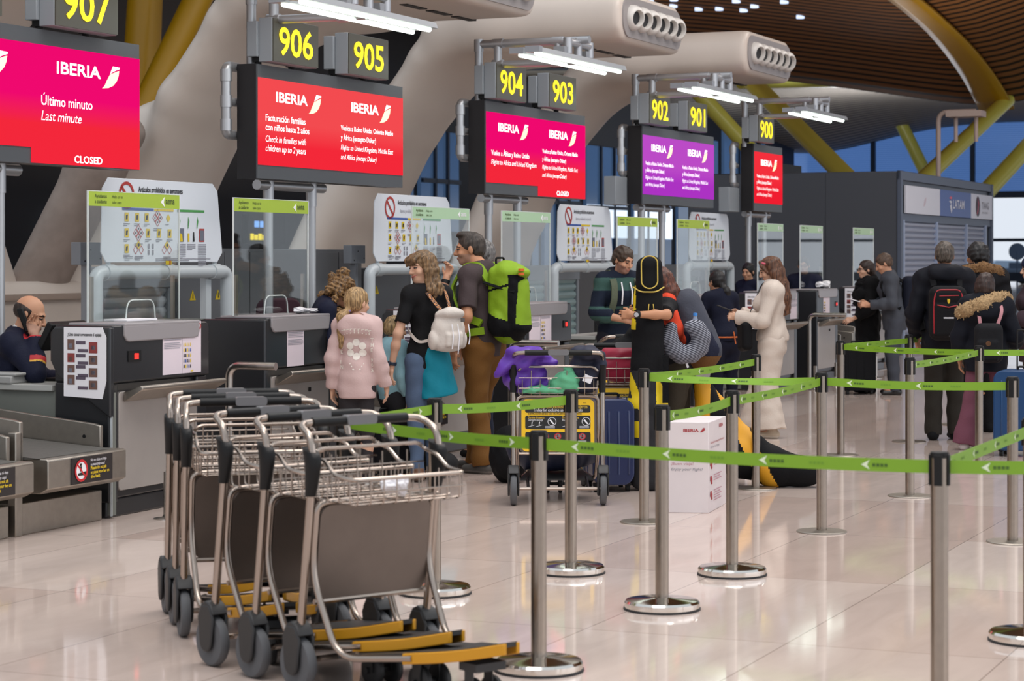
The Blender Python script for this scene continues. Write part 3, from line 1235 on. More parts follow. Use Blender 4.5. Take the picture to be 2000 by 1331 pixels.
def board(s0, label, flabel):
    fr = empty('pipe_frame', W(s0, -9.75), RZ, flabel, 'pipe frame', 'pipe frames behind the counters')
    f = MB()
    f.tube(arc_path([(-0.05, 0, 0.0), (-0.05, 0, 1.54), (1.92, 0, 1.54), (1.92, 0, 0.0)], 0.08, 5), 0.056, n=14)
    f.build('pipe', GALV, fr)
    for x in (0.12, 0.98, 1.72):
        f = MB()
        f.cyl((x - 0.06, 0, 1.54), (x + 0.06, 0, 1.54), 0.066, n=14)
        f.cyl((x, 0.0, 1.60), (x, 0.0, 1.63), 0.02)
        f.build('clamp', GALV, fr)
    f = MB()
    f.span((1.62, 0.02, 0), (1.70, 0.08, 1.5))
    f.build('strut', GALV, fr)
    b = empty('notice_board', W(s0, -9.72), RZ, label, 'notice board', 'boards of prohibited goods')
    m = MB()
    m.prism([(0.05, 1.62), (1.72, 1.62), (1.80, 1.70), (1.72, 2.22), (1.64, 2.285), (0.08, 2.285), (0.0, 2.20), (-0.02, 1.70)][::1], 0.0, 0.012, 0)
    m.build('panel', BOARD, b, bevel=0.004)
    y = -0.004
    t = MB()
    # ring with a bar
    ring = [(0.33 + 0.112 * math.cos(a), 2.150 + 0.112 * math.sin(a)) for a in np.linspace(0, 2 * PI, 28, endpoint=False)]
    n = 28
    t.add([(p, y, q) for p, q in ring] + [(0.33 + (p - 0.33) * 0.78, y, 2.150 + (q - 2.150) * 0.78) for p, q in ring],
          [(i, (i + 1) % n, n + (i + 1) % n, n + i) for i in range(n)], 1)
    t.quad((0.250, y, 2.212), (0.268, y, 2.230), (0.410, y, 2.088), (0.392, y, 2.070), 1)
    t.text('Artículos prohibidos en aeronaves', 0.062, (0.50, y, 2.185), X3, Z3, 0, bold=0.02, width=0.66)
    t.text('Items prohibited on aircraft', 0.055, (0.56, y, 2.105), X3, Z3, 5, width=0.50)
    t.quad((0.27, y, 2.035), (0.72, y, 2.035), (0.72, y, 2.055), (0.27, y, 2.055), 3)
    t.quad((0.73, y, 2.035), (1.02, y, 2.035), (1.02, y, 2.055), (0.73, y, 2.055), 2)
    t.quad((1.08, y, 2.035), (1.50, y, 2.035), (1.50, y, 2.055), (1.08, y, 2.055), 4)

    def lines(x, z, w, k, dz=0.014, mm=5):
        for i in range(k):
            ww = w * (1.0 if i < k - 1 else 0.6)
            t.quad((x, y, z - i * dz), (x + ww, y, z - i * dz), (x + ww, y, z - i * dz + 0.006), (x, y, z - i * dz + 0.006), mm)
    for r_, row in enumerate((((0.33, 's'), (0.48, 's'), (0.62, 's'), (0.78, 'd'), (0.94, 'r')), ((0.33, 's'), (0.50, 'd'), (0.64, 's'), (0.80, 's'), (0.96, 's')),
                              ((0.33, 's'), (0.50, 'h'), (0.68, 'p'), (0.92, 'h')))):
        z = 1.98 - r_ * 0.125
        for x, kd in row:
            if kd == 's':
                t.quad((x - 0.028, y, z - 0.035), (x + 0.028, y, z - 0.035), (x + 0.028, y, z + 0.035), (x - 0.028, y, z + 0.035), 2)
                t.quad((x - 0.015, y - .001, z - 0.02), (x + 0.008, y - .001, z - 0.02), (x + 0.016, y - .001, z + 0.02), (x - 0.012, y - .001, z + 0.016), 0)
                lines(x - 0.045, z - 0.055, 0.09, 2)
            elif kd == 'r':
                t.quad((x - 0.032, y, z), (x, y, z - 0.035), (x + 0.032, y, z), (x, y, z + 0.035), 2)
                lines(x - 0.045, z - 0.055, 0.09, 1)
            elif kd == 'd':
                for dx, dz in ((0, 0.035), (0, -0.035), (-0.038, 0), (0.038, 0)):
                    X, Z = x + dx, z + dz
                    o1, o2 = 0.036, 0.029
                    for (s1, q1), (s2, q2) in (((-1, 0), (0, 1)), ((0, 1), (1, 0)), ((1, 0), (0, -1)), ((0, -1), (-1, 0))):
                        t.quad((X + s1 * o1, y, Z + q1 * o1), (X + s2 * o1, y, Z + q2 * o1), (X + s2 * o2, y, Z + q2 * o2), (X + s1 * o2, y, Z + q1 * o2), 1)
                    t.quad((X - 0.006, y, Z - 0.008), (X + 0.006, y, Z - 0.008), (X + 0.006, y, Z + 0.008), (X - 0.006, y, Z + 0.008), 0)
                lines(x - 0.06, z - 0.09, 0.12, 2)
            elif kd == 'h':
                for dx, dz, mm in ((0, 0.03, 2), (-0.04, -0.01, 1), (0.04, -0.01, 1)):
                    X, Z = x + dx, z + dz
                    if mm == 2:
                        t.quad((X - 0.036, y, Z), (X, y, Z - 0.036), (X + 0.036, y, Z), (X, y, Z + 0.036), 2)
                        t.lathe([(0.0, 0.0), (0.014, 0.001)], (X, y - .001, Z), 0, 10, Euler((PI / 2, 0, 0)).to_matrix().to_4x4())
                        continue
                    o1, o2 = 0.036, 0.029
                    for (s1, q1), (s2, q2) in (((-1, 0), (0, 1)), ((0, 1), (1, 0)), ((1, 0), (0, -1)), ((0, -1), (-1, 0))):
                        t.quad((X + s1 * o1, y, Z + q1 * o1), (X + s2 * o1, y, Z + q2 * o1), (X + s2 * o2, y, Z + q2 * o2), (X + s1 * o2, y, Z + q1 * o2), 1)
                lines(x - 0.06, z - 0.07, 0.12, 2)
            else:
                for xx, zz in ((-0.03, 0.02), (0.03, 0.02), (-0.03, -0.03), (0.03, -0.03)):
                    t.quad((x + xx - 0.012, y, z + zz - 0.02), (x + xx + 0.012, y, z + zz - 0.02), (x + xx + 0.012, y, z + zz + 0.02), (x + xx - 0.012, y, z + zz + 0.02), 5)
    for x in (1.12, 1.26, 1.40):
        t.quad((x - .02, y, 1.90), (x - .012, y, 1.90), (x + 0.006, y, 1.96), (x - .012, y, 2.0), 4)
    t.quad((1.10, y, 1.79), (1.18, y, 1.79), (1.18, y, 1.90), (1.10, y, 1.90), 6)
    t.quad((1.12, y - .001, 1.79), (1.16, y - .001, 1.79), (1.15, y - .001, 1.85), (1.12, y - .001, 1.86), 2)
    t.quad((1.24, y, 1.79), (1.265, y, 1.79), (1.265, y, 1.86), (1.24, y, 1.86), 2)
    t.quad((1.32, y, 1.79), (1.345, y, 1.79), (1.34, y, 1.87), (1.325, y, 1.87), 0)
    t.quad((1.42, y, 1.79), (1.50, y, 1.79), (1.50, y, 1.90), (1.42, y, 1.90), 1)
    t.quad((1.43, y - .001, 1.80), (1.49, y - .001, 1.80), (1.49, y - .001, 1.885), (1.43, y - .001, 1.885), 6)
    lines(1.08, 1.765, 0.13, 9)
    lines(1.23, 1.765, 0.13, 4)
    lines(1.40, 1.765, 0.13, 14)
    lines(0.30, 1.665, 0.12, 3)
    lines(0.45, 1.665, 0.12, 3)
    lines(0.75, 1.645, 0.85, 2)
    t.quad((0.90, y, 1.60), (0.99, y, 1.60), (0.99, y, 1.635), (0.90, y, 1.635), 2)
    t.quad((0.955, y - .001, 1.60), (0.975, y - .001, 1.60), (0.975, y - .001, 1.635), (0.955, y - .001, 1.635), 1)
    t.build('print', [INK, REDINK, YELLOWINK, BLUEINK, GREENINK, GREYINK, mat('photo_grey_ink', '#6f7380', 0.6)], b)
    return b


board(14.46, 'white board of prohibited goods nearest to the camera, behind counter 907', 'pale pipe frame under the board behind counter 907')
board(19.12, 'white board of prohibited goods behind the smiling woman in black', 'pale pipe frame behind the smiling woman in black')
board(23.84, 'white board of prohibited goods left of the man in the striped hoodie', 'pale pipe frame left of the man in the striped hoodie')
board(28.62, 'white board of prohibited goods farthest along the row, below the violet screen', 'pale pipe frame farthest along the row')

SHUT = mat('shutter_grey', '#a9adb0', 0.4, 0.15)
SHUT_B = mat('shutter_pale_blue', '#a4bcbd', 0.35, 0.1)
CAB = mat('cabinet_grey', '#6e6f72', 0.45, 0.2)


def shutter(s0, w, top, m, label, t=-10.35):
    r = empty('roller_shutter', W(s0, t), RZ, label, 'roller shutter', 'roller shutters behind the counters')
    p = MB()
    n = int(top / 0.095)
    pts = [(0.05, 0)]
    for i in range(n):
        z = i * 0.095
        pts += [(0.0, z + 0.008), (-0.018, z + 0.03), (-0.024, z + 0.055), (-0.012, z + 0.082), (0.01, z + 0.092)]
    pts += [(0.05, n * 0.095)]
    p.prism(pts, 0.06, w - 0.06, axes='yz')
    p.build('slats', m, r)
    g = MB()
    for x in (0.0, w - 0.06):
        g.span((x, -0.04, 0), (x + 0.06, 0.07, top))
    g.span((0, -0.05, top - 0.12), (w, 0.1, top + 0.06))
    g.build('guide_frame', SIGNSIDE, r, bevel=0.006)
    return r


shutter(15.3, 1.1, 1.52, SHUT, 'grey roller shutter under the nearest board, behind counter 907')
shutter(23.95, 1.0, 1.50, SHUT_B, 'pale blue roller shutter under the third board, its left half')
shutter(24.95, 1.05, 1.50, SHUT_B, 'pale blue roller shutter under the third board, its right half')
shutter(28.9, 1.9, 1.50, SHUT_B, 'pale roller shutter under the farthest board')


def cabinet(s0, w, top, label, warn=(), t=-10.3, d=0.5):
    r = empty('grey_cabinet', W(s0, t), RZ, label, 'cabinet', 'grey steel cabinets behind the counters')
    c = MB()
    c.span((0, 0, 0.02), (w, d, top))
    c.build('body', CAB, r, bevel=0.006)
    for i in range(2):
        dd = MB()
        dd.span((0.01 + i * w / 2, -0.012, 0.05), (w / 2 - 0.005 + i * w / 2, 0.0, top - 0.03))
        dr = dd.build('door', CAB, r, bevel=0.003)
    for x in warn:
        q = MB()
        q.prism([(x - 0.05, 1.28), (x + 0.05, 1.28), (x, 1.37)], -0.016, -0.013, 0)
        q.prism([(x - 0.006, 1.295), (x + 0.006, 1.295), (x + 0.004, 1.345), (x - 0.004, 1.345)], -0.018, -0.0165, 1)
        q.build('warning_label', [YELLOWINK, INK], r)
    return r


cabinet(16.45, 0.8, 1.52, 'grey cabinet with yellow warning triangle, between counters 907 and 906 and nearest in view', (0.25, 0.68))
cabinet(17.25, 0.9, 1.74, 'taller grey cabinet behind the screen guard of counter 906')
cabinet(20.1, 1.9, 1.55, 'grey cabinet with yellow triangle behind the curly-haired clerk', (0.18, 1.1))
cabinet(18.95, 1.0, 1.74, 'grey steel cabinet left of the board behind the woman in black')
cabinet(26.9, 1.5, 1.7, 'grey cabinet behind the man in the striped hoodie')
for s0, lb in ((14.15, 'small grey electric box at the left end of the nearest board'), (18.75, 'small grey electric box above the curly-haired clerk')):
    m = MB()
    m.span((0, 0, 1.60), (0.30, 0.09, 1.78), 0)
    for x, z in ((0.06, 1.63), (0.14, 1.72), (0.27, 1.65)):
        m.cyl((x, -0.004, z), (x, 0.01, z), 0.008, 1, 8)
    m.span((0.12, 0.02, 0.0), (0.18, 0.08, 1.6), 0)
    o = m.build('electric_box', [mat('box_grey', '#8c9096', 0.45, 0.3), INK], loc=W(s0 + 0.42, -10.0), rz=RZ, bevel=0.004)
    tag(o, lb, 'electric box')

# ------------------------------------------------------------------ check-in counters
COVER = mat('counter_cover_grey', '#8f8b8d', 0.33)
DOORP = mat('counter_door_beige_grey', '#9a938e', 0.42, 0.15, noise=0.04, nscale=4)
DESKP = mat('desk_panel_green_grey', '#6c6f69', 0.5)
DESKTOP = mat('desk_top_grey', '#a7a7a3', 0.45)
PHOTO_R = mat('photo_print_red', '#8c3a38', 0.6)
PHOTO_B = mat('photo_print_brown', '#6e5148', 0.6)
TAGP = mat('caption_plum', '#5b4f5e', 0.6)
REDLED = mat('red_led', '#ff2a22', 0.4, emit=1.4, ecolor='#ff2a22')
PLEXI = glass_mat('clear_screen', '#f8fbfa')
PLEXIEDGE = mat('clear_screen_edge', '#dfe6e4', 0.2, alpha=0.8)
BANDS = {'leaf': mat('band_leaf_green', '#9db63a', 0.5), 'mint': mat('band_pale_mint', '#a8c8a4', 0.5)}
MARKDARK = mat('band_mark_dark', '#4a5a2a', 0.6)


def guide_poster(parent, x, y0, z0):
    """sheet of photographs that explains how to place the luggage, on the counter's side"""
    m = MB()
    w, h = 0.29, 0.44
    m.prism([(y0, z0 - 0.012), (y0 + w, z0), (y0 + w, z0 + h), (y0, z0 + h), (y0 - 0.03, z0 + h - 0.06), (y0 - 0.03, z0 + 0.10)], x - 0.006, x - 0.002, 0, axes='yz')
    X = x - 0.008

    def q(a, b, c, d, mm):
        m.quad((X, a, b), (X, c, b), (X, c, d), (X, a, d), mm)
    m.text('¿Cómo colocar correctamente el equipaje', 0.03, (X, y0 + w - 0.03, z0 + h - 0.055), (0, -1, 0), (0, 0, 1), 1, bold=0.02, width=0.255)
    def cell(fx0, fx1, fz, fh, mm):
        q(y0 + w - fx0 * w, z0 + h * (1 - fz - fh / 2), y0 + w - fx1 * w, z0 + h * (1 - fz + fh / 2), mm)
    for i, (fz, fh) in enumerate(((0.25, 0.15), (0.44, 0.13), (0.60, 0.11), (0.76, 0.14))):
        cell(0.10, 0.29, fz, fh, 2 if i == 1 else 3)
        cell(0.13, 0.22, fz + 0.02, fh * 0.5, 5 if i != 1 else 3)
        cell(0.32, 0.57, fz - 0.03, 0.048, 4)
    for i, fz in enumerate((0.29, 0.47, 0.65, 0.83)):
        cell(0.66, 0.88, fz, 0.16 if i == 0 else 0.13, 2 if i == 0 else 3)
        cell(0.72, 0.82, fz, 0.06, 5)
        cell(0.37, 0.64, fz + 0.045, 0.045, 4)
    m.build('guide_poster', [PAPER, INK, PHOTO_R, PHOTO_B, TAGP, mat('photo_print_grey', '#7d7f8c', 0.6)], parent)


def sheet_logo(m, x, z):
    m.prism([(x, z + 0.012), (x + 0.018, z + 0.024), (x + 0.014, z + 0.012), (x + 0.018, z)], -0.0065, -0.0045, 1)
    m.text('aena', 0.022, (x + 0.024, -0.0066, z + 0.005), X3, Z3, 1)


def notice(parent, x, z0, kind, h=0.34, w=0.125):
    m = MB()
    m.span((x, -0.004, z0), (x + w, -0.001, z0 + h), 0)
    y = -0.006
    if kind == 'text':
        sheet_logo(m, x + 0.015, z0 + h - 0.045)
        for i in range(9):
            if i == 4:
                continue
            zz = z0 + h - 0.085 - i * 0.011
            m.quad((x + 0.012, y, zz), (x + w - 0.012 - 0.02 * (i % 3 == 2), y, zz), (x + w - 0.012 - 0.02 * (i % 3 == 2), y, zz + 0.004), (x + 0.012, y, zz + 0.004), 2)
    else:
        m.lathe([(0.017, 0), (0.024, 0)], (x + w - 0.025, y, z0 + h - 0.035), 3, 20, Euler((PI / 2, 0, 0)).to_matrix().to_4x4(), caps=False)
        m.quad((x + w - .040, y, z0 + h - .022), (x + w - .036, y, z0 + h - .018), (x + w - .010, y, z0 + h - .048), (x + w - .014, y, z0 + h - .052), 3)
        for i in range(3):
            zz = z0 + h - 0.03 - i * 0.016
            m.quad((x + 0.01, y, zz), (x + w * 0.6, y, zz), (x + w * 0.6, y, zz + 0.006), (x + 0.01, y, zz + 0.006), 1)
        for i in range(3):
            zz = z0 + h - 0.085 - i * 0.009
            m.quad((x + 0.01, y, zz), (x + w * 0.85, y, zz), (x + w * 0.85, y, zz + 0.004), (x + 0.01, y, zz + 0.004), 2)
        for r in range(5):
            for c in range(5):
                xx, zz = x + 0.012 + c * 0.0205, z0 + 0.035 + r * 0.036
                mm = (1, 5, 4, 2, 1, 4, 1)[(r * 3 + c * 5) % 7] if r < 4 else 4
                s = 0.010 if r == 4 else 0.013
                m.quad((xx, y, zz), (xx + s, y, zz + 0.002), (xx + s * 0.9, y, zz + 0.024), (xx + 0.002, y, zz + 0.022), mm)
        m.quad((x + w / 2 - .015, y, z0 + 0.008), (x + w / 2 + .015, y, z0 + 0.008), (x + w / 2 + .015, y, z0 + 0.018), (x + w / 2 - .015, y, z0 + 0.018), 4)
    m.build('notice_sheet', [mat('notice_paper_pinkish', '#d8cbd3', 0.55), INK, GREYINK, REDINK, YELLOWINK, BLUEINK], parent)


def screen_guard(s0, w, t, band, label, z0=1.235, top=2.092):
    r = empty('screen_guard', W(s0, t), RZ, label, 'clear screen', 'clear screens on the counters')
    g = MB()
    g.span((0, 0, z0), (w, 0.008, top - 0.095), 0)
    g.build('pane', PLEXI, r)
    e = MB()
    e.span((-0.003, -0.002, z0), (0.003, 0.010, top))
    e.span((w - 0.003, -0.002, z0), (w + 0.003, 0.010, top))
    e.span((0, -0.002, top - 0.003), (w, 0.010, top + 0.002))
    a0 = w * 0.40
    e.tube(arc_path([(a0, 0.004, z0), (a0 + 0.02, 0.004, z0 + 0.14), (a0 + 0.34, 0.004, z0 + 0.14), (a0 + 0.36, 0.004, z0)], 0.09, 6), 0.005, n=6)
    e.build('pane_edge', PLEXIEDGE, r)
    b = MB()
    b.span((0, -0.001, top - 0.098), (w, 0.009, top), 0)
    zz = top - 0.055
    b.text('Ayúdanos', 0.035, (0.07, -0.003, zz + 0.012), X3, Z3, 1, bold=0.01)
    b.text('a cuidarte', 0.035, (0.07, -0.003, zz - 0.024), X3, Z3, 1, bold=0.01)
    b.text('Help us to', 0.03, (0.27, -0.003, zz + 0.012), X3, Z3, 1)
    b.text('take care', 0.03, (0.27, -0.003, zz - 0.024), X3, Z3, 1)
    b.prism([(w - 0.24, zz), (w - 0.19, zz + 0.035), (w - 0.205, zz), (w - 0.19, zz - 0.035)], -0.003, -0.001, 2)
    b.text('aena', 0.062, (w - 0.18, -0.003, zz - 0.012), X3, Z3, 1 if band == 'leaf' else 2, bold=0.02)
    b.build('green_band', [BANDS[band], MARKDARK, WHITE], r)
    k = MB()
    k.span((w - 0.07, 0.009, z0), (w - 0.045, 0.03, z0 + 0.30))
    k.span((0.05, 0.009, z0), (0.075, 0.03, z0 + 0.30))
    k.build('bracket', STEEL_SAT, r)
    return r


def counter(num, s0, w, near, sheets, label, poster=True, led_on=True):
    """near: counter with the belts and the poster at its left side; else the tall closed side"""
    r = empty('check_in_counter', W(s0, -7.85), RZ, label, 'check-in counter', 'check-in counters of the row')
    b = MB()
    b.prism(rrect(0.0, 0.0, w, 1.225, 0.05, 4)[:] if False else [(0, 0.86), (w, 0.86), (w, 1.16)] + [(w - 0.05 + 0.05 * math.cos(a), 1.175 + 0.05 * math.sin(a)) for a in np.linspace(0, PI / 2, 5)] + [(0, 1.225)], 0.0, 0.44)
    b.span((0.03, 0.05, 0.12), (w - 0.005, 0.44, 0.86))
    b.span((0, 0.025, 0.10), (0.10, 0.44, 0.86))
    b.span((w - 0.13, 0.02, 0.10), (w, 0.44, 0.86))
    b.span((0.02, 0.06, 0.0), (w - 0.02, 0.42, 0.12))
    b.build('body', DARK, r, bevel=0.012, seg=3)
    d = MB()
    d.prism(rrect(0.10, 0.17, w - 0.13, 0.80, 0.03, 4), 0.02, 0.05)
    do = d.build('door', DOORP, r, bevel=0.003)
    k = MB()
    k.tube([(w * 0.6, 0.016, 0.665), (w * 0.6, 0.016, 0.695)], 0.012, n=8)
    k.build('keyhole', BLACKP, do)
    c = MB()
    cx0, cx1 = (0.12, w - 0.14) if near else (0.05, w - 0.13)
    c.prism([(cx0, 1.225), (cx0, 1.16), (cx0 + 0.03, 1.125), (cx0 + 0.06, 1.12), (cx1 - 0.06, 1.12), (cx1 - 0.02, 1.13), (cx1, 1.16), (cx1, 1.225)], -0.012, 0.02)
    c.span((cx0, -0.012, 1.215), (cx1, 0.42, 1.238))
    c.build('cover', COVER, r, bevel=0.008, seg=3)
    s = MB()
    s.prism([(0.01, 0.80), (-0.09, 0.832), (-0.115, 0.842), (-0.132, 0.832), (-0.13, 0.812), (0.01, 0.735)], 0.14, w + 0.01, axes='yz')
    s.build('bag_shelf', STEEL_SAT, r, bevel=0.006)
    f = MB()
    f.span((0.17 if near else w - 0.22, -0.006, 0.99), (0.32 if near else w - 0.11, 0.0, 1.06), 0)
    lx = 0.21 if near else w - 0.20
    f.span((lx + 0.03, -0.009, 1.005), (lx + 0.075, -0.004, 1.042), 1)
    f.build('weight_display', [BLACKP, REDLED if led_on else mat('dull_red_led', '#5a1512', 0.4)], r)
    if sheets:
        for (x, z, kd, h, ww) in sheets:
            notice(r, x, z, kd, h, ww)
    if near:
        p = MB()
        p.prism([(0.0, 0.86), (0.0, 1.215), (0.43, 1.215), (0.455, 1.19), (0.455, 1.02), (0.41, 0.95), (0.30, 0.90)][::-1] if False else [(0.0, 0.64), (0.0, 1.215), (0.42, 1.215), (0.455, 1.18), (0.455, 1.0), (0.40, 0.90)], -0.03, 0.02, axes='yz')
        p.build('side_wing', DARK, r, bevel=0.012, seg=3)
        if poster:
            guide_poster(r, -0.03, 0.055, 0.775)
        q = MB()
        q.span((0.03, 0.02, 0.02), (0.07, 1.6, 0.80))
        q.build('desk_panel', DESKP, r)
        q = MB()
        q.span((0.0, 0.46, 0.80), (w, 0.88, 0.84))
        q.build('desk_top', DESKTOP, r, bevel=0.005)
        q = MB()
        q.span((-0.012, 0.0, 0.02), (-0.002, 0.012, 0.66))
        q.build('edge_strip', GALV, r)
    else:
        p = MB()
        p.prism([(0.0, 0.0), (0.0, 1.215), (0.50, 1.215), (1.2, 0.98), (1.2, 0.0)], -0.03, 0.02, axes='yz')
        p.build('side_panel', DARK, r, bevel=0.012, seg=3)
        p = MB()
        p.prism([(0.50, 1.215), (1.2, 1.215), (1.2, 0.985)], -0.028, 0.02, axes='yz')
        p.build('side_insert', DESKP, r)
        q = MB()
        q.span((0.02, 0.46, 0.80), (w, 0.88, 0.84))
        q.build('desk_top', DESKTOP, r, bevel=0.005)
    return r


TX, PI2 = 'text', 'items'
counter(907, 11.79, 1.17, True, [(0.58, 0.885, TX, 0.345, 0.235), (0.82, 0.885, PI2, 0.345, 0.235)], 'black check-in counter nearest to the camera, luggage poster on its side')
counter(906, 13.75, 1.10, False, [(0.285, 0.865, TX, 0.33, 0.25)], 'black check-in counter left of the girl in the pink hoodie', led_on=False)
counter(905, 16.50, 1.15, True, [], 'check-in counter hidden behind the smiling woman and the man with the green backpack')
counter(904, 18.50, 1.10, False, [(0.05, 0.865, TX, 0.33, 0.26), (0.32, 0.865, PI2, 0.33, 0.26)], 'black check-in counter right of the green backpack')
counter(903, 21.40, 1.10, True, [], 'check-in counter behind the man in the striped hoodie')
counter(902, 23.30, 1.10, False, [], 'check-in counter behind the tall black ski bag')
counter(901, 26.30, 1.15, True, [(0.75, 0.875, TX, 0.33, 0.3)], 'check-in counter in front of the woman in cream')
counter(900, 28.35, 1.10, False, [(0.28, 0.865, PI2, 0.36, 0.32)], 'check-in counter below the dark kiosk wall, right of the woman in cream')
counter(899, 31.10, 1.15, True, [], 'check-in counter farthest along the row, behind the woman in the black coat')

GB = 'screen guards'
screen_guard(11.96, 1.10, -8.15, 'leaf', 'clear screen with green band nearest to the camera, on counter 907')
screen_guard(13.79, 1.12, -8.15, 'leaf', 'clear screen with green band left of the curly-haired clerk')
screen_guard(16.73, 1.16, -8.15, 'mint', 'clear screen with pale band in front of the board, above the smiling woman')
screen_guard(18.62, 1.17, -8.15, 'mint', 'clear screen with pale band right of the grey-haired man')
screen_guard(21.64, 1.25, -8.15, 'leaf', 'clear screen with green band above the man in the striped hoodie')
screen_guard(23.56, 1.15, -8.15, 'leaf', 'clear screen with green band above the ski bag')
screen_guard(26.65, 1.12, -8.15, 'mint', 'clear screen with pale band above the woman in cream')
screen_guard(28.58, 1.12, -8.15, 'mint', 'clear screen with pale band right of the woman in cream')
screen_guard(31.38, 1.2, -8.15, 'mint', 'clear screen with pale band farthest along the row, above the woman in the black coat')


# small things on the counters
def crumple(name, loc, r, m, label, cat='packaging', seed=1, flat=0.5):
    rs = random.Random(seed)
    bm = bmesh.new()
    bmesh.ops.create_icosphere(bm, subdivisions=3, radius=r)
    for v in bm.verts:
        k = 1 + 0.28 * math.sin(v.co.x * 47 / r * 0.1 + seed) + rs.uniform(-0.16, 0.16)
        v.co *= k
        v.co.z *= flat
    z = min(v.co.z for v in bm.verts)
    for v in bm.verts:
        v.co.z -= z
    me = bpy.data.meshes.new(name)
    bm.to_mesh(me)
    bm.free()
    o = link_mesh(name, me, None, [m])
    o.location = loc
    tag(o, label, cat)
    return o


WRAP = mat('crumpled_white_film', '#d9dadd', 0.3)
crumple('crumpled_wrapper', W(14.55, -8.0, 1.238), 0.09, WRAP, 'crumpled clear film on top of the counter left of the girl', seed=3, flat=0.22)
crumple('tissue_pack', W(29.15, -8.0, 1.238), 0.10, WHITE, 'white crumpled tissues on the counter right of the woman in cream', seed=5, flat=0.5)
m = MB()
m.prism([(0, 0), (0.34, -0.02), (0.36, 0.16), (0.02, 0.19)], 0, 0.012, axes='xy')
tag(m.build('sheet_stack', PAPER, loc=W(12.25, -8.05, 1.24), rz=RZ), 'loose white sheets lying on the nearest counter in front of its clear screen', 'paper')
m = MB()
m.tube([(0, 0, 0.0), (0, 0, 0.05)], 0.03)
m.box((0, 0, 0.07), (0.16, 0.10, 0.04), rot=(0.1, 0, 0.3))
m.box((0.02, -0.01, 0.10), (0.20, 0.06, 0.035), rot=(0.1, 0, 0.3))
tag(m.build('desk_phone', BLACKP, loc=W(18.75, -8.12, 1.24), rz=RZ, bevel=0.01), 'dark desk phone on the counter right of the green backpack', 'telephone')
# things on the seated clerk's desk
m = MB()
m.span((0, 0, 0), (0.34, 0.28, 0.05))
m.span((0.02, -0.02, 0.05), (0.30, 0.24, 0.07))
tag(m.build('keyboard_tray', mat('grey_device', '#9a9a98', 0.5), loc=W(11.78, -8.62, 0.84), rz=RZ, bevel=0.008), 'grey keyboard on the desk in front of the seated clerk', 'keyboard')
m = MB()
m.prism([(0, 0), (0.14, 0), (0.14, 0.03), (0.10, 0.085), (0.03, 0.085), (0, 0.05)], 0, 0.12)
tag(m.build('label_printer', mat('device_white', '#c9ccd0', 0.4), loc=W(11.50, -8.70, 0.84), rz=RZ, bevel=0.012), 'small pale device on the desk at the left picture edge', 'device')
m = MB()
m.box((0, 0, 0.06), (0.10, 0.05, 0.03))
m.box((0, 0, 0.02), (0.14, 0.10, 0.04))
m.tube(arc_path([(0.02, 0.0, 0.07), (0.05, 0.0, 0.14), (0.12, 0.02, 0.10)], 0.03), 0.006, n=6)
tag(m.build('credit_card_reader', mat('reader_dark', '#4a4740', 0.5), loc=W(12.15, -8.42, 0.84), rz=RZ, bevel=0.005), 'small dark reader on the desk beside the elbow of the seated clerk', 'device')

# ------------------------------------------------------------------ baggage belts left of the counters
BELT = mat('belt_rubber_grey', '#54524e', 0.6, bump=0.5, bscale=25)
SIGNB = mat('warning_sign_black', '#231d1d', 0.5)
SIGNR = mat('warning_red', '#c3242c', 0.5)


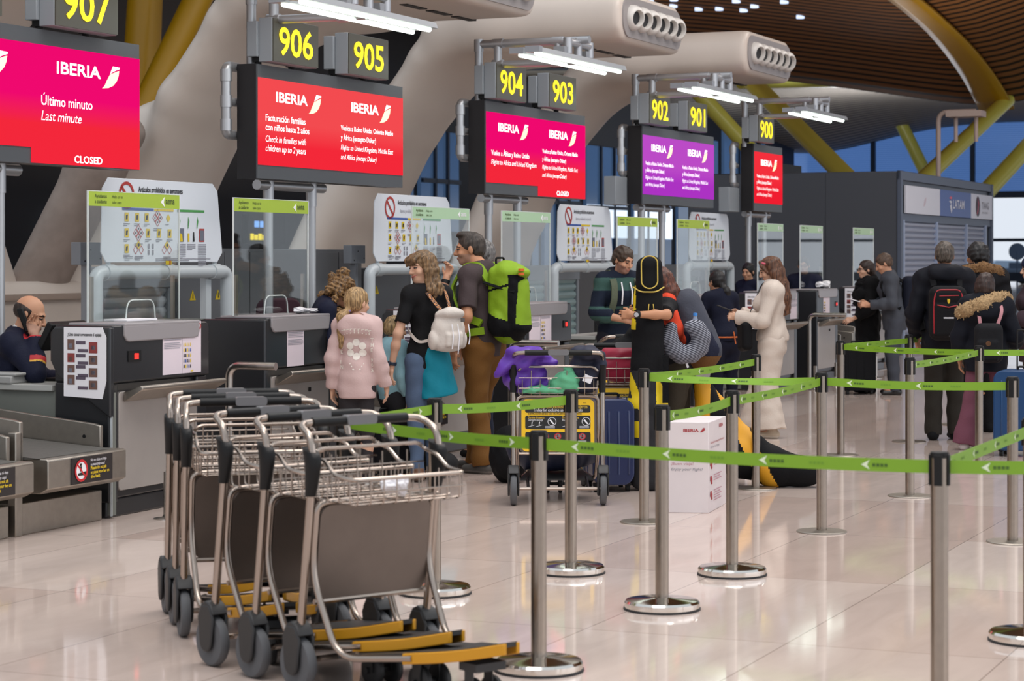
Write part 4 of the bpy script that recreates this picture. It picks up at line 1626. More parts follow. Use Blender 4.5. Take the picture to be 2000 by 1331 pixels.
def belt_lane(s0, w, step, label, plate=True):
    r = empty('baggage_belt', W(s0, -7.87), RZ, label, 'baggage belt', 'baggage belts between the counters')
    b = MB()
    b.span((0.02, 0.02, 0.0), (w, 1.9, 0.19))
    b.span((0.0, 0.0, 0.0), (0.07, 0.06, 0.62 if step else 0.42))
    b.prism([(0.30, 0.25), (-0.10, 0.25), (-0.16, 0.28), (-0.16, 0.45), (-0.145, 0.46), (0.30, 0.46)], 0.10, w, axes='yz')
    b.build('base', STEEL_SAT, r, bevel=0.006)
    q = MB()
    q.prism([(-0.10, 0.462), (0.1, 0.475), (1.9, 0.60), (1.9, 0.58), (0.1, 0.44)], 0.09, w - 0.07, axes='yz')
    q.build('belt', BELT, r)
    for x in (0.04, w - 0.05):
        q = MB()
        zz = 0.68 if (x < 0.1 and step) else 0.60
        q.prism([(0.0, 0.44), (0.0, zz), (0.05, zz + 0.012), (1.9, zz + 0.20), (1.9, 0.44)], x, x + 0.035, axes='yz')
        q.build('side_rail', STEEL_SAT, r, bevel=0.006)
    h = MB()
    h.cyl((w - 0.053, 0.12, 0.53), (w - 0.048, 0.12, 0.53), 0.012, n=10)
    h.build('sensor_eye', BLACKP, r)
    s = MB()
    x0 = 0.33
    y = -0.165
    s.span((x0, y, 0.285), (x0 + 0.44, y + 0.004, 0.445), 0)
    M = Euler((PI / 2, 0, 0)).to_matrix().to_4x4()
    s.lathe([(0.0, 0.0), (0.062, 0.001)], (x0 + 0.10, y - 0.002, 0.365), 2, 26, M)
    s.lathe([(0.052, 0.0), (0.068, 0.0)], (x0 + 0.10, y - 0.004, 0.365), 1, 26, M, caps=False)
    s.quad((x0 + 0.05, y - .004, 0.405), (x0 + 0.06, y - .004, 0.412), (x0 + 0.15, y - .004, 0.325), (x0 + 0.14, y - .004, 0.318), 1)
    s.lathe([(0.0, 0), (0.010, 0)], (x0 + 0.095, y - .0035, 0.40), 0, 10, M)
    s.quad((x0 + 0.085, y - .0035, 0.36), (x0 + 0.105, y - .0035, 0.36), (x0 + 0.105, y - .0035, 0.39), (x0 + 0.085, y - .0035, 0.39), 0)
    s.quad((x0 + 0.065, y - .0035, 0.335), (x0 + 0.15, y - .0035, 0.335), (x0 + 0.15, y - .0035, 0.358), (x0 + 0.065, y - .0035, 0.35), 0)
    for i, tx in enumerate(('No se sitúe ni deje', 'su equipaje aquí')):
        s.text(tx, 0.026, (x0 + 0.20, y - 0.003, 0.412 - i * 0.026), X3, Z3, 2, width=0.17 - 0.02 * i)
    for i, tx in enumerate(('Please do not sit', 'or place your bag on', 'the belt')):
        s.text(tx, 0.028, (x0 + 0.20, y - 0.003, 0.362 - i * 0.026), X3, Z3, 3, bold=0.02, width=(0.17, 0.2, 0.1)[i])
    s.build('warning_plate', [SIGNB, SIGNR, PAPER, YELLOWINK], r)
    return r


belt_lane(10.80, 0.93, True, 'steel baggage belt beside the nearest counter, red warning plate on its end')
belt_lane(9.80, 0.96, False, 'steel baggage belt cut by the left picture edge')
belt_lane(15.0, 0.70, False, 'steel baggage belt behind the girl in the pink hoodie')
belt_lane(15.72, 0.74, True, 'steel baggage belt behind the small child')
belt_lane(19.75, 0.80, False, 'steel baggage belt right of the counter with two sheets')
belt_lane(20.56, 0.80, True, 'steel baggage belt in front of the man in the striped hoodie')
belt_lane(29.55, 0.75, False, 'steel baggage belt right of the white stanchion rail, under the farthest counter')
belt_lane(30.32, 0.75, True, 'steel baggage belt behind the black suitcase')

# ------------------------------------------------------------------ steel rails on the floor in front of the counters


def low_rail(s0, t, ln, label):
    r = empty('floor_rail', W(s0, t), RZ, label, 'floor rail', 'low steel rails along the counters')
    for x in (0, ln):
        p = MB()
        p.cyl((x, 0, 0.0), (x, 0, 0.30), 0.022, n=16)
        p.lathe([(0.085, 0), (0.085, 0.006), (0.03, 0.012), (0.022, 0.03)], (x, 0, 0), n=24)
        p.build('post', STEEL, r)
    p = MB()
    p.cyl((0, 0, 0.10), (ln, 0, 0.10), 0.016, n=12)
    p.build('bar', STEEL, r)


low_rail(11.95, -7.55, 1.0, 'low steel rail on the floor in front of the nearest counter')
low_rail(14.05, -7.55, 0.9, 'low steel rail in front of the counter left of the girl')
low_rail(26.8, -7.45, 1.0, 'low steel rail in front of the counter at the woman in cream')
low_rail(29.7, -7.4, 1.0, 'low steel rail at the farthest counter, right of the tall bent rail')


def bent_rail(s0, t, z, ln, label):
    m = MB()
    m.tube(arc_path([(0, 0, 0), (0, 0, z), (0, -ln, z)], 0.09, 8), 0.027, n=14)
    m.lathe([(0.08, 0), (0.08, 0.006), (0.03, 0.012)], (0, 0, 0), n=24)
    o = m.build('bent_rail', STEEL, loc=W(s0, t), rz=RZ)
    tag(o, label, 'bent steel rail', 'tall bent steel rails between the counters')


bent_rail(13.24, -7.86, 0.91, 0.37, 'tall bent steel rail left of the second counter, behind the trolleys')
bent_rail(18.02, -7.80, 0.90, 0.46, 'tall bent steel rail at the green backpack, its bar end pointing right')
bent_rail(27.95, -7.85, 0.91, 0.50, 'tall bent steel rail right of the woman in cream')
# litter on the floor
m = MB()
m.lathe([(0.030, 0.0), (0.036, 0.085), (0.038, 0.085), (0.034, 0.004)], n=20, M=Euler((0, PI / 2 - 0.12, 0.4)).to_matrix().to_4x4())
cup = m.build('paper_cup', PAPER, loc=W(12.28, -7.40, 0.034), rz=RZ)
tag(cup, 'white paper cup lying on the floor in front of the nearest counter', 'cup')
crumple('crumpled_napkin', W(12.62, -7.38, 0.0), 0.055, PAPER, 'crumpled white napkin on the floor right of the paper cup', 'litter', seed=9, flat=0.45)


# ------------------------------------------------------------------ dark kiosk with airline signs at the end of the row
KIOSK = mat('kiosk_dark_panel', '#4b4f57', 0.42, 0.3)
KIOSKF = mat('kiosk_blue_grey_frame', '#4c5668', 0.45)
k0, kt = 37.0, -8.85
r = empty('kiosk', W(k0, kt), RZ, 'dark grey kiosk at the end of the row, with airline signs above grey shutters', 'kiosk')
m = MB()
m.span((0, 0, 0), (7.9, 3.6, 3.13))
m.build('body', KIOSK, r, bevel=0.02)
m = MB()
for i in range(3):
    m.span((-0.012, 1.25 * i + 0.006, 0.02), (0.0, 1.25 * i + 1.244, 3.10))
m.build('side_panels', KIOSK, r)
m = MB()
m.span((-0.03, -0.06, 2.98), (7.95, 0.0, 3.14))
m.span((-0.03, -0.08, 0.0), (0.10, 0.0, 3.14))
m.span((7.82, -0.08, 0.0), (7.95, 0.0, 3.14))
m.span((0.1, -0.05, 2.27), (7.9, 0.0, 2.42))
m.build('frame', KIOSKF, r, bevel=0.01)
for i, (x0, x1) in enumerate(((0.25, 2.75), (2.8, 5.3), (5.45, 7.1))):
    q = MB()
    n = 23
    pts = [(0.0, 0)]
    for j in range(n):
        z = 0.05 + j * 0.097
        pts += [(-0.01, z), (-0.05, z + 0.03), (-0.055, z + 0.055), (-0.01, z + 0.092)]
    pts += [(0.0, 2.27)]
    q.prism(pts, x0, x1, axes='yz')
    q.build('shutter', mat('kiosk_shutter', '#9aa2b4', 0.4), r)
for x in (0.15, 2.75, 5.35, 7.2):
    q = MB()
    q.span((x, -0.075, 0), (x + 0.10, 0.0, 2.3))
    q.build('shutter_guide', mat('kiosk_guide', '#8e9cb8', 0.4), r)
YK = -0.085
q = MB()
q.span((0.28, YK, 2.42), (2.95, YK + 0.03, 2.90), 0)
a, b = swoosh(1.6, 2.56, 0.22, 0.2)
q.prism(b, YK - 0.004, YK - 0.002, 1)
q.build('blank_airline_sign', [mat('sign_white', '#d6d8e2', 0.4), mat('faded_print', '#c9b9c4', 0.5)], r)
q = MB()
q.span((2.97, YK, 2.42), (5.7, YK + 0.03, 2.90), 0)
q.text('LATAM', 0.23, (4.05, YK - 0.005, 2.58), X3, Z3, 1, bold=0.015, width=1.0)
q.prism([(3.72, 2.76), (3.86, 2.80), (3.98, 2.78), (3.90, 2.74)], YK - 0.004, YK - 0.002, 2)
q.prism([(3.70, 2.70), (3.84, 2.72), (3.98, 2.70), (3.88, 2.66)], YK - 0.004, YK - 0.002, 1)
q.prism([(3.78, 2.62), (3.92, 2.66), (3.98, 2.55), (3.90, 2.48)], YK - 0.004, YK - 0.002, 1)
q.build('blue_airline_sign', [mat('sign_blue', '#2f4f95', 0.4), mat('sign_white', '#d6d8e2', 0.4), mat('sign_coral', '#d8425c', 0.4)], r)
q = MB()
q.span((5.72, YK, 2.42), (7.8, YK + 0.03, 2.90), 0)
q.lathe([(0.0, 0), (0.2, 0)], (6.35, YK - 0.004, 2.66), 1, 28, Euler((PI / 2, 0, 0)).to_matrix().to_4x4())
q.prism([(6.25, 2.5), (6.35, 2.55), (6.42, 2.72), (6.32, 2.82), (6.38, 2.68)], YK - 0.008, YK - 0.006, 2)
q.text('TAAG', 0.20, (6.72, YK - 0.005, 2.62), X3, Z3, 3, width=0.7)
q.text('ANGOLA AIRLINES', 0.05, (6.72, YK - 0.005, 2.53), X3, Z3, 3, width=0.6)
q.build('white_airline_sign', [mat('sign_white', '#d6d8e2', 0.4), mat('sign_maroon', '#4a3038', 0.4), mat('sign_coral', '#d8425c', 0.4), GREYINK], r)
# lamp post beyond the kiosk and a distant unlit black display with coloured icons
m = MB()
m.tube(arc_path([(0, 0, 3.1), (0, 0, 4.55), (0, -0.75, 4.55)], 0.2, 5), 0.05)
m.box((0, -0.55, 4.5), (0.5, 0.7, 0.12))
m.cyl((0, -0.35, 3.95), (0, -0.35, 4.45), 0.04)
m.cyl((0, -0.75, 3.95), (0, -0.75, 4.45), 0.04)
tag(m.build('camera_mast', mat('mast_beige', '#b9a59b', 0.5), loc=W(43.6, -9.6, 0), rz=RZ), 'beige mast with a flat head standing above the kiosk roof', 'mast')
m = MB()
m.span((0, 0, 4.0), (2.4, 0.2, 4.6), 0)
for i, mm in enumerate((1, 2, 1)):
    m.lathe([(0.0, -0.02), (0.16, -0.02)], (0.75 + i * 0.42, -0.01, 4.2), mm, 14, Euler((PI / 2, 0, 0)).to_matrix().to_4x4())
m.span((1.0, 0.0, 0.8), (1.2, 0.2, 4.1), 0)
tag(m.build('distant_information_sign', [BLACKP, SIGNYEL, mat('icon_blue_lit', '#7fb6ff', 0.4, emit=1.0, ecolor='#7fb6ff')], loc=W(48.2, -14.4, -0.78), rz=RZ),
    'black hanging sign with yellow and blue icons, far behind the narrow red screen', 'sign')

m = MB()
m.span((0, 0, 2.0), (1.9, 0.2, 2.75), 0)
for i in range(5):
    m.span((0.1 + i * 0.2, -0.02, 2.10), (0.24 + i * 0.2, 0.0, 2.26 - 0.03 * (i % 2)), 1)
for i in range(2):
    m.span((0.3 + i * 0.28, -0.02, 2.42), (0.5 + i * 0.28, 0.0, 2.58), 2)
m.span((0.8, 0.05, 0), (0.95, 0.15, 2.0), 0)
tag(m.build('distant_lit_sign', [BLACKP, SIGNYEL, mat('icon_blue_lit', '#7fb6ff', 0.4)], loc=W(48.1, -28, 0), rz=RZ), 'far lit sign in yellow and blue seen through the screen guard of the second counter', 'sign')
# chair with a jacket behind the second counter
MAROON = mat('chair_maroon', '#3a1420', 0.8)
r = empty('desk_chair', W(17.15, -9.8), RZ + 2.6, 'dark red desk chair behind the screen guard of the second counter', 'chair')
m = MB()
m.prism(rrect(-0.22, 0.86, 0.22, 1.30, 0.10, 6), 0.19, 0.26)
m.build('backrest', MAROON, r, bevel=0.02)
m = MB()
m.prism(rrect(-0.24, -0.22, 0.24, 0.24, 0.08, 5), 0.62, 0.70, axes='xy')
m.build('seat', MAROON, r, bevel=0.02)
m = MB()
m.cyl((0, 0, 0.06), (0, 0, 0.62), 0.03)
m.tube([(0, 0.15, 0.64), (0, 0.25, 0.66), (0, 0.25, 0.95)], 0.02)
for i in range(5):
    a = i * 2 * PI / 5
    m.tube([(0, 0, 0.09), (0.28 * math.cos(a), 0.28 * math.sin(a), 0.05)], 0.022)
    m.cyl((0.28 * math.cos(a) - 0.02, 0.28 * math.sin(a), 0.028), (0.28 * math.cos(a) + 0.02, 0.28 * math.sin(a), 0.028), 0.028)
m.build('base', BLACKP, r)
# beyond the end wall: road sign and a parked car outside
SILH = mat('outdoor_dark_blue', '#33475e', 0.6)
m = MB()
m.cyl((0, -0.04, 2.0), (0, 0.04, 2.0), 0.5, n=28)
m.cyl((0, 0, 0), (0, 0, 2.0), 0.06)
m.span((-0.5, -0.04, 1.0), (0.5, 0.04, 1.35))
o = m.build('road_sign', SILH, loc=(29.6, 129, 0), rz=0.1)
tag(o, 'round road sign seen as a silhouette outside, at the right picture edge', 'road sign')
r = empty('parked_car', (30.6, 136, 0), 0.15, 'parked car seen dimly through the end window at the right picture edge', 'car')
m = MB()
m.prism([(-2.1, 0.3), (2.1, 0.3), (2.15, 0.75), (1.3, 0.95), (-1.7, 1.0), (-2.1, 0.8)], -0.85, 0.85)
m.build('body', SILH, r, bevel=0.08)
m = MB()
m.prism([(-1.5, 0.97), (1.1, 0.93), (0.5, 1.45), (-1.0, 1.48)], -0.75, 0.75)
m.build('cabin', mat('car_glass', '#8fa9c4', 0.1), r, bevel=0.06)
for x in (-1.3, 1.3):
    for y in (-0.8, 0.8):
        m = MB()
        m.cyl((x, y - 0.1, 0.32), (x, y + 0.1, 0.32), 0.32, n=20)
        m.build('wheel', RUBBER, r)

# ================================================================== queue stanchions with retractable belts
POSTM = mat('stanchion_steel', '#9c9186', 0.24, 1.0, noise=0.05, nscale=25)
WEB = mat('belt_lime_green', '#78a224', 0.55)
WEBW = mat('belt_mark_white', '#dbe6c8', 0.6)
WEBD = mat('belt_mark_dark', '#3f5f1c', 0.6)
PH = 0.965


def make_post(heavy):
    r = empty('queue_stanchion')
    b = MB()
    if heavy:
        b.lathe([(0.176, 0.0), (0.178, 0.008), (0.178, 0.034), (0.170, 0.044), (0.06, 0.052), (0.04, 0.056)], n=48)
        b.lathe([(0.182, 0.0), (0.182, 0.009)], n=48, m=1)
        b.build('base', [CHROME, RUBBER], r, smooth=30)
    else:
        b.lathe([(0.152, 0.0), (0.152, 0.006), (0.148, 0.009), (0.036, 0.012)], n=40)
        b.build('base', [STEEL_SAT], r, smooth=30)
    p = MB()
    p.cyl((0, 0, 0.01), (0, 0, PH - 0.018), 0.0315, n=28)
    p.build('pole', POSTM, r)
    h = MB()
    h.lathe([(0.0335, PH - 0.022), (0.0335, PH - 0.004), (0.030, PH), (0.0, PH + 0.001)], n=28)
    for a in range(4):
        w = a * PI / 2
        c, s = math.cos(w), math.sin(w)
        h.box((0.033 * c, 0.033 * s, PH - 0.065), (0.008 if a % 2 == 0 else 0.03, 0.03 if a % 2 == 0 else 0.008, 0.11))
    h.build('belt_head', BLACKP, r, bevel=0.002)
    return r


heavy0 = make_post(True)
light0 = make_post(False)
used = {}
POSTS = {}


def post(key, s, t, heavy, label):
    src = heavy0 if heavy else light0
    r = src if heavy not in used else copy_tree(src)
    used[heavy] = 1
    r.location = W(s, t)
    r.rotation_euler = (0, 0, RZ + random.uniform(-0.1, 0.1))
    tag(r, label, 'queue stanchion', 'queue stanchions with chunky bases' if heavy else 'queue stanchions with flat bases')
    POSTS[key] = (s, t)


post('A1', 8.16, -3.41, True, 'steel stanchion right of the empty trolleys, red screen mirrored in its chunky base')
post('A2', 9.81, -3.47, True, 'steel stanchion with chunky base, left of the white box')
post('A3', 11.02, -3.51, True, 'steel stanchion with chunky base standing in front of the white box')
post('A4', 12.95, -3.56, False, 'flat-based stanchion right of the white box, with two belts meeting at it')
post('A5', 15.13, -3.53, False, 'flat-based stanchion left of the man with the red-trimmed backpack')
post('A6', 17.36, -3.50, False, 'stanchion in front of the girl with the fur hood')
post('B1', 9.82, -4.66, True, 'steel stanchion with chunky base right behind the empty trolleys')
post('B2', 10.75, -4.31, True, 'steel stanchion with chunky base in front of the loaded trolley')
post('B3', 12.98, -4.71, False, 'flat-based stanchion left of the white box, in front of the ski bag')
post('B4', 15.19, -4.66, False, 'stanchion in front of the woman in cream')
post('B5', 18.02, -4.79, False, 'slim stanchion right of the woman in cream')
post('B6', 19.60, -4.58, False, 'stanchion left of the legs of the man with the backpack, behind another post')
post('B7', 21.79, -4.62, False, 'farthest stanchion, behind the legs of the man with the backpack')
post('C1', 7.83, -1.72, True, 'nearest stanchion at the right, its base below the picture')
post('C2', 12.92, -2.41, False, 'flat-based stanchion at the right edge, beside the blue suitcase')
post('B0', 8.835, -4.636, False, 'stanchion hidden behind the handles of the empty trolleys')
post('C4', 8.63, -0.46, True, 'stanchion beyond the right picture edge, beside the nearest right post')
post('D1', 18.6, -2.2, False, 'stanchion beyond the right picture edge, behind the blue suitcase')
post('C3', 9.63, -1.72, True, 'stanchion outside the right edge, only its chunky base in view')


def web(a, b, label, sag=0.02, z0=PH - 0.055, twist=0.0, half=0.024, z1=None, a_in=True):
    """green belt strung between two posts: a ribbon with printed marks"""
    A = W(*POSTS[a], z0) if isinstance(a, str) else Vector(a)
    B = W(*POSTS[b], z0 if z1 is None else z1) if isinstance(b, str) else Vector(b)
    d = (B - A)
    L = d.length
    u = d.normalized()
    A = A + u * 0.036
    B = B - u * 0.036 if isinstance(b, str) else B
    d = B - A
    L = d.length
    n = 36
    side = Vector((-u.y, u.x, 0)).normalized()
    m = MB()
    ctr, ups, nrm = [], [], []
    for i in range(n + 1):
        q = i / n
        p = A + d * q - Vector((0, 0, sag * 4 * q * (1 - q)))
        w = twist * math.sin(PI * q) if twist < 7 else 0
        up = Vector((0, 0, 1)) * math.cos(w) + side * math.sin(w)
        ctr.append(p)
        ups.append(up)
        nrm.append((u.cross(up)).normalized())
    vs, fs = [], []
    for i in range(n + 1):
        for sg, th in ((-1, -1), (1, -1), (1, 1), (-1, 1)):
            vs.append(ctr[i] + ups[i] * half * sg + nrm[i] * 0.0008 * th)
    for i in range(n):
        for k in range(4):
            k2 = (k + 1) % 4
            fs.append((i * 4 + k, i * 4 + k2, i * 4 + 4 + k2, i * 4 + 4 + k))
    m.add(vs, fs, 0)

    def at(x, h, off):
        q = x / L * n
        i = min(int(q), n - 1)
        f = q - i
        c = ctr[i] * (1 - f) + ctr[i + 1] * f
        return c + ups[i] * h + nrm[i] * off
    x = 0.12
    k = 0
    while x < L - 0.2:
        for off in (0.002, -0.002):
            sg = 1 if off > 0 else -1
            X = x
            if k % 2 == 0:
                m.add([at(X, 0, off), at(X + 0.035, 0.018, off), at(X + 0.024, 0, off), at(X + 0.035, -0.018, off)], [(0, 1, 2), (0, 2, 3)], 1)
                for j in range(4):
                    xx = X + 0.045 + j * 0.016
                    m.add([at(xx, -0.006, off), at(xx + 0.012, -0.006, off), at(xx + 0.012, 0.005, off), at(xx, 0.005, off)], [(0, 1, 2, 3)], 2)
            else:
                for j in range(4):
                    xx = X + j * 0.016
                    m.add([at(xx, -0.005, off), at(xx + 0.012, -0.005, off), at(xx + 0.012, 0.004, off), at(xx, 0.004, off)], [(0, 1, 2, 3)], 3)
        x += 0.21
        k += 1
    o = m.build('queue_belt', [WEB, WEBW, WEBD, mat('belt_mark_faint', '#6a9626', 0.6)])
    tag(o, label, 'queue belt', 'green queue belts')


web('A1', 'C1', 'green belt across the whole right half, nearest to the camera', 0.012)
web('B1', 'B2', 'green belt between the two posts behind and right of the empty trolleys', 0.012)
web('A1', 'B0', 'green belt running left from the nearest full post behind the trolley handles', 0.01)
web('B1', 'B0', 'short green belt slanting down left behind the trolley handles', 0.0)
web('A2', 'A3', 'green belt between the two chunky posts left and right of the white box top', 0.015)
web('A3', 'A4', 'green belt rising right from the post at the white box to the flat-based post', 0.01)
web('B3', 'B4', 'green belt from the ski bag to the post at the woman in cream', 0.012)
web('B3', 'A4', 'nearly level green belt in front of the legs of the woman in cream', 0.012, twist=0.7)
web('A4', 'C2', 'green belt from the middle flat-based post to the right picture edge', 0.012)
web('B5', 'A6', 'upper green belt in front of the man with the red-trimmed backpack', 0.01)
web('B5', 'B6', 'green belt slanting up behind the slim post right of the woman in cream', 0.0)
web('B6', 'B7', 'dark short green belt between the two farthest posts', 0.01)
web('A5', 'A6', 'green belt slanting up across the back of the girl with the fur hood', 0.01)
web('A6', 'D1', 'green belt from the girl with the fur hood to the right picture edge', 0.01)
web('C1', 'C4', 'green belt continuing right from the nearest right post', 0.012)
web('C1', 'C3', 'green belt slanting up right from the nearest right post', 0.0)

# ================================================================== luggage trolleys
TFRAME = mat('trolley_tube', '#a79a90', 0.27, 1.0)
TPANEL = mat('trolley_panel', '#71665f', 0.42, 0.85, noise=0.08, nscale=6)
TYEL = mat('trolley_yellow_strip', '#c98d12', 0.45)
TIRE = mat('trolley_tyre_grey', '#57585b', 0.7)
FORK = mat('trolley_fork_black', '#2a2a2b', 0.5)
BADGE = mat('handle_badge_grey', '#6d6c6e', 0.4)
SGNY = mat('trolley_sign_yellow', '#e8b90f', 0.45)
SGNK = mat('trolley_sign_black', '#171513', 0.45)
SGNT = mat('trolley_sign_gold_ink', '#c9a637', 0.5)


def make_trolley(sign=False):
    r = empty('luggage_trolley')
    f = MB()
    for y in (-0.3, 0.3):
        sy = 1 if y > 0 else -1
        f.tube([(0.015, y, 0.22), (0.085, y, 0.76), (0.10, y, 0.92)], 0.0165, n=10)
        f.tube(arc_path([(0.10, y, 0.90), (0.085, y, 0.975), (-0.005, y * 0.97, 1.018), (-0.02, y * 0.74, 1.022)], 0.055, 6), 0.0145, n=10, m=0)
        # side of the panel frame, runs down and forward into the platform bar
        f.tube(arc_path([(0.095, 0.2 * sy, 0.725), (0.09, 0.275 * sy, 0.72), (0.055, 0.275 * sy, 0.45), (0.21, 0.262 * sy, 0.145), (0.56, 0.17 * sy, 0.185)], 0.10, 6), 0.0135, n=10)
    f.tube([(0.095, -0.21, 0.725), (0.095, 0.21, 0.725)], 0.0135, n=10)
    f.tube([(0.052, -0.262, 0.34), (0.052, 0.262, 0.34)], 0.011, n=8)
    f.tube([(0.0, -0.29, 0.11), (0.0, 0.29, 0.11)], 0.012, n=8)
    f.tube([(0.0, -0.2, 0.11), (0.25, -0.2, 0.16)], 0.011, n=8)
    f.tube([(0.0, 0.2, 0.11), (0.25, 0.2, 0.16)], 0.011, n=8)
    f.tube([(0.30, -0.235, 0.158), (0.30, 0.235, 0.158)], 0.011, n=8)
    f.build('frame', TFRAME, r)
    h = MB()
    h.tube([(-0.018, -0.225, 1.022), (-0.022, 0, 1.022), (-0.018, 0.225, 1.022)], 0.0185, n=12)
    hb = h.build('handle_bar', BLACKP, r)
    b = MB()
    b.prism(rrect(-0.07, -0.019, 0.07, 0.019, 0.012, 3), -0.0225, 0.0225, axes='xz', M=Matrix.Translation((-0.02, 0, 1.024)) @ Euler((0, 0, PI / 2)).to_matrix().to_4x4())
    b.build('badge', BADGE, hb)
    for y in (-0.3, 0.3):
        g = MB()
        vs = []
        prof = [(0.0, 0.0, 0.022, 0.022), (0.01, 0.05, 0.030, 0.024), (0.015, 0.11, 0.040, 0.027), (0.012, 0.155, 0.050, 0.028), (0.0, 0.175, 0.046, 0.026)]
        n = 12
        for dx, dz, a, bb in prof:
            for j in range(n):
                w = 2 * PI * j / n
                vs.append((0.083 + dx + a * math.cos(w), y + bb * math.sin(w), 0.75 + dz + 0.25 * a * -math.cos(w) * (dz > 0.1)))
        fs = [tuple(range(n))[::-1], tuple(range(4 * n, 5 * n))]
        for i in range(4):
            for j in range(n):
                fs.append((i * n + j, i * n + (j + 1) % n, (i + 1) * n + (j + 1) % n, (i + 1) * n + j))
        g.add(vs, fs)
        g.build('grip', BLACKP, r, smooth=50)
        w = MB()
        M = Matrix.Translation((0, y, 0.105)) @ Euler((PI / 2, 0, 0)).to_matrix().to_4x4()
        w.lathe([(0.045, -0.018), (0.075, -0.022), (0.098, -0.02), (0.105, -0.01), (0.105, 0.01), (0.098, 0.02), (0.075, 0.022), (0.045, 0.018)], M=M, n=32, m=0)
        w.lathe([(0.0, -0.016), (0.06, -0.014), (0.06, 0.014), (0.0, 0.016)], M=M, n=20, m=1)
        wo = w.build('wheel', [TIRE, BLACKP], r)
        k = MB()
        for sd in (-0.032, 0.032):
            k.prism([(0.045 * math.cos(a), 0.105 + 0.045 * math.sin(a)) for a in np.linspace(PI, 2 * PI, 8)] + [(0.06, 0.20), (0.03, 0.25), (-0.03, 0.25), (-0.058, 0.20)], y + sd - 0.007, y + sd + 0.007)
        k.prism([(-0.058, 0.215), (0.06, 0.215), (0.035, 0.255), (0.0, 0.268), (-0.032, 0.255)], y - 0.036, y + 0.036)
        k.build('wheel_fork', FORK, wo, bevel=0.006)
    p = MB()
    tilt = math.atan2(0.045, 0.38)
    M = Matrix.Translation((0.052, 0, 0.34)) @ Euler((0, tilt, 0)).to_matrix().to_4x4() @ Euler((0, 0, PI / 2)).to_matrix().to_4x4()
    p.prism(rrect(-0.262, 0.0, 0.262, 0.375, 0.05, 6), -0.004, 0.004, M=M)
    po = p.build('panel', TPANEL, r)
    if sign:
        s = MB()
        # lettering faces the person who pushes
        Ms = Matrix.Translation((0.045, 0, 0.34)) @ Euler((0, tilt, 0)).to_matrix().to_4x4() @ Euler((0, 0, -PI / 2)).to_matrix().to_4x4()
        s.M = Ms
        s.prism(rrect(-0.245, 0.015, 0.245, 0.365, 0.035, 6), -0.003, 0.001, 0)
        y = -0.004
        for z0, z1 in ((0.275, 0.325), (0.165, 0.255), (0.035, 0.145)):
            s.prism(rrect(-0.22, z0, 0.22, z1, 0.012, 3), y, -0.002, 1)
        y = -0.0055
        s.text('Carro para uso exclusivo de pasajeros', 0.034, (0, y, 0.304), X3, Z3, 2, bold=0.015, width=0.40, align='CENTER')
        s.text('Trolley for exclusive use of passengers', 0.030, (0, y, 0.283), X3, Z3, 3, width=0.33, align='CENTER')
        s.text('INSTRUCCIONES DE USO EN RAMPAS · INSTRUCTIONS', 0.016, (-0.2, y, 0.262), X3, Z3, 1, bold=0.02, width=0.36)
        for x, a, bb in ((-0.20, 'Durante el trayecto', 'During the passage'), (0.03, 'Final de la rampa', 'End of the ramp')):
            s.text(a, 0.021, (x, y, 0.236), X3, Z3, 2, bold=0.02, width=0.11)
            s.text(bb, 0.019, (x, y, 0.220), X3, Z3, 3, width=0.10)
            for q in (0.0, 0.05):
                s.quad((x + 0.0 + q, y, 0.178), (x + 0.045 + q, y, 0.192), (x + 0.045 + q, y, 0.194), (x + q, y, 0.181), 3)
                s.quad((x + 0.022 + q, y, 0.19), (x + 0.026 + q, y, 0.19), (x + 0.030 + q, y, 0.215), (x + 0.024 + q, y, 0.212), 3)
            s.lathe([(0.026, 0), (0.029, 0)], (x + 0.16, y, 0.215), 3, 20, Euler((PI / 2, 0, 0)).to_matrix().to_4x4(), caps=False)
            s.quad((x + 0.142, y, 0.225), (x + 0.152, y, 0.23), (x + 0.176, y, 0.20), (x + 0.168, y, 0.196), 3)
            for q in range(3):
                s.quad((x + 0.115, y, 0.182 - q * 0.005), (x + 0.18, y, 0.182 - q * 0.005), (x + 0.18, y, 0.184 - q * 0.005), (x + 0.115, y, 0.184 - q * 0.005), 3)
        for i in range(5):
            x = -0.165 + i * 0.082
            s.lathe([(0.0, 0), (0.021, 0)], (x, y, 0.115), 3, 20, Euler((PI / 2, 0, 0)).to_matrix().to_4x4())
            s.lathe([(0.018, 0), (0.023, 0)], (x, y - .001, 0.115), 4, 20, Euler((PI / 2, 0, 0)).to_matrix().to_4x4(), caps=False)
            s.quad((x - .006, y - .001, 0.103), (x + .006, y - .001, 0.103), (x + .003, y - .001, 0.127), (x - .003, y - .001, 0.127), 1)
            s.quad((x - .015, y - .002, 0.126), (x - .012, y - .002, 0.129), (x + .016, y - .002, 0.104), (x + .013, y - .002, 0.101), 4)
            for q in range(3):
                s.quad((x - 0.028, y, 0.083 - q * 0.008), (x + 0.028, y, 0.083 - q * 0.008), (x + 0.028, y, 0.086 - q * 0.008), (x - 0.028, y, 0.086 - q * 0.008), 3)
        s.text('aena', 0.012, (0.17, y, 0.338), X3, Z3, 1)
        s.M = Matrix.Identity(4)
        s.build('instruction_sign', [SGNY, SGNK, SGNT, PAPER, SIGNR], po)
    bk = MB()
    W1 = 0.265
    rim = arc_path([(0.05, -W1, 0.90), (0.05, -W1 + 0.03, 0.925), (0.05, W1 - 0.03, 0.925), (0.05, W1, 0.90), (0.13, W1, 0.885), (0.20, W1, 0.835), (0.31, W1, 0.825), (0.31, -W1, 0.825), (0.20, -W1, 0.835), (0.13, -W1, 0.885)], 0.03, 3)
    bk.tube(rim, 0.008, n=8, closed=True)
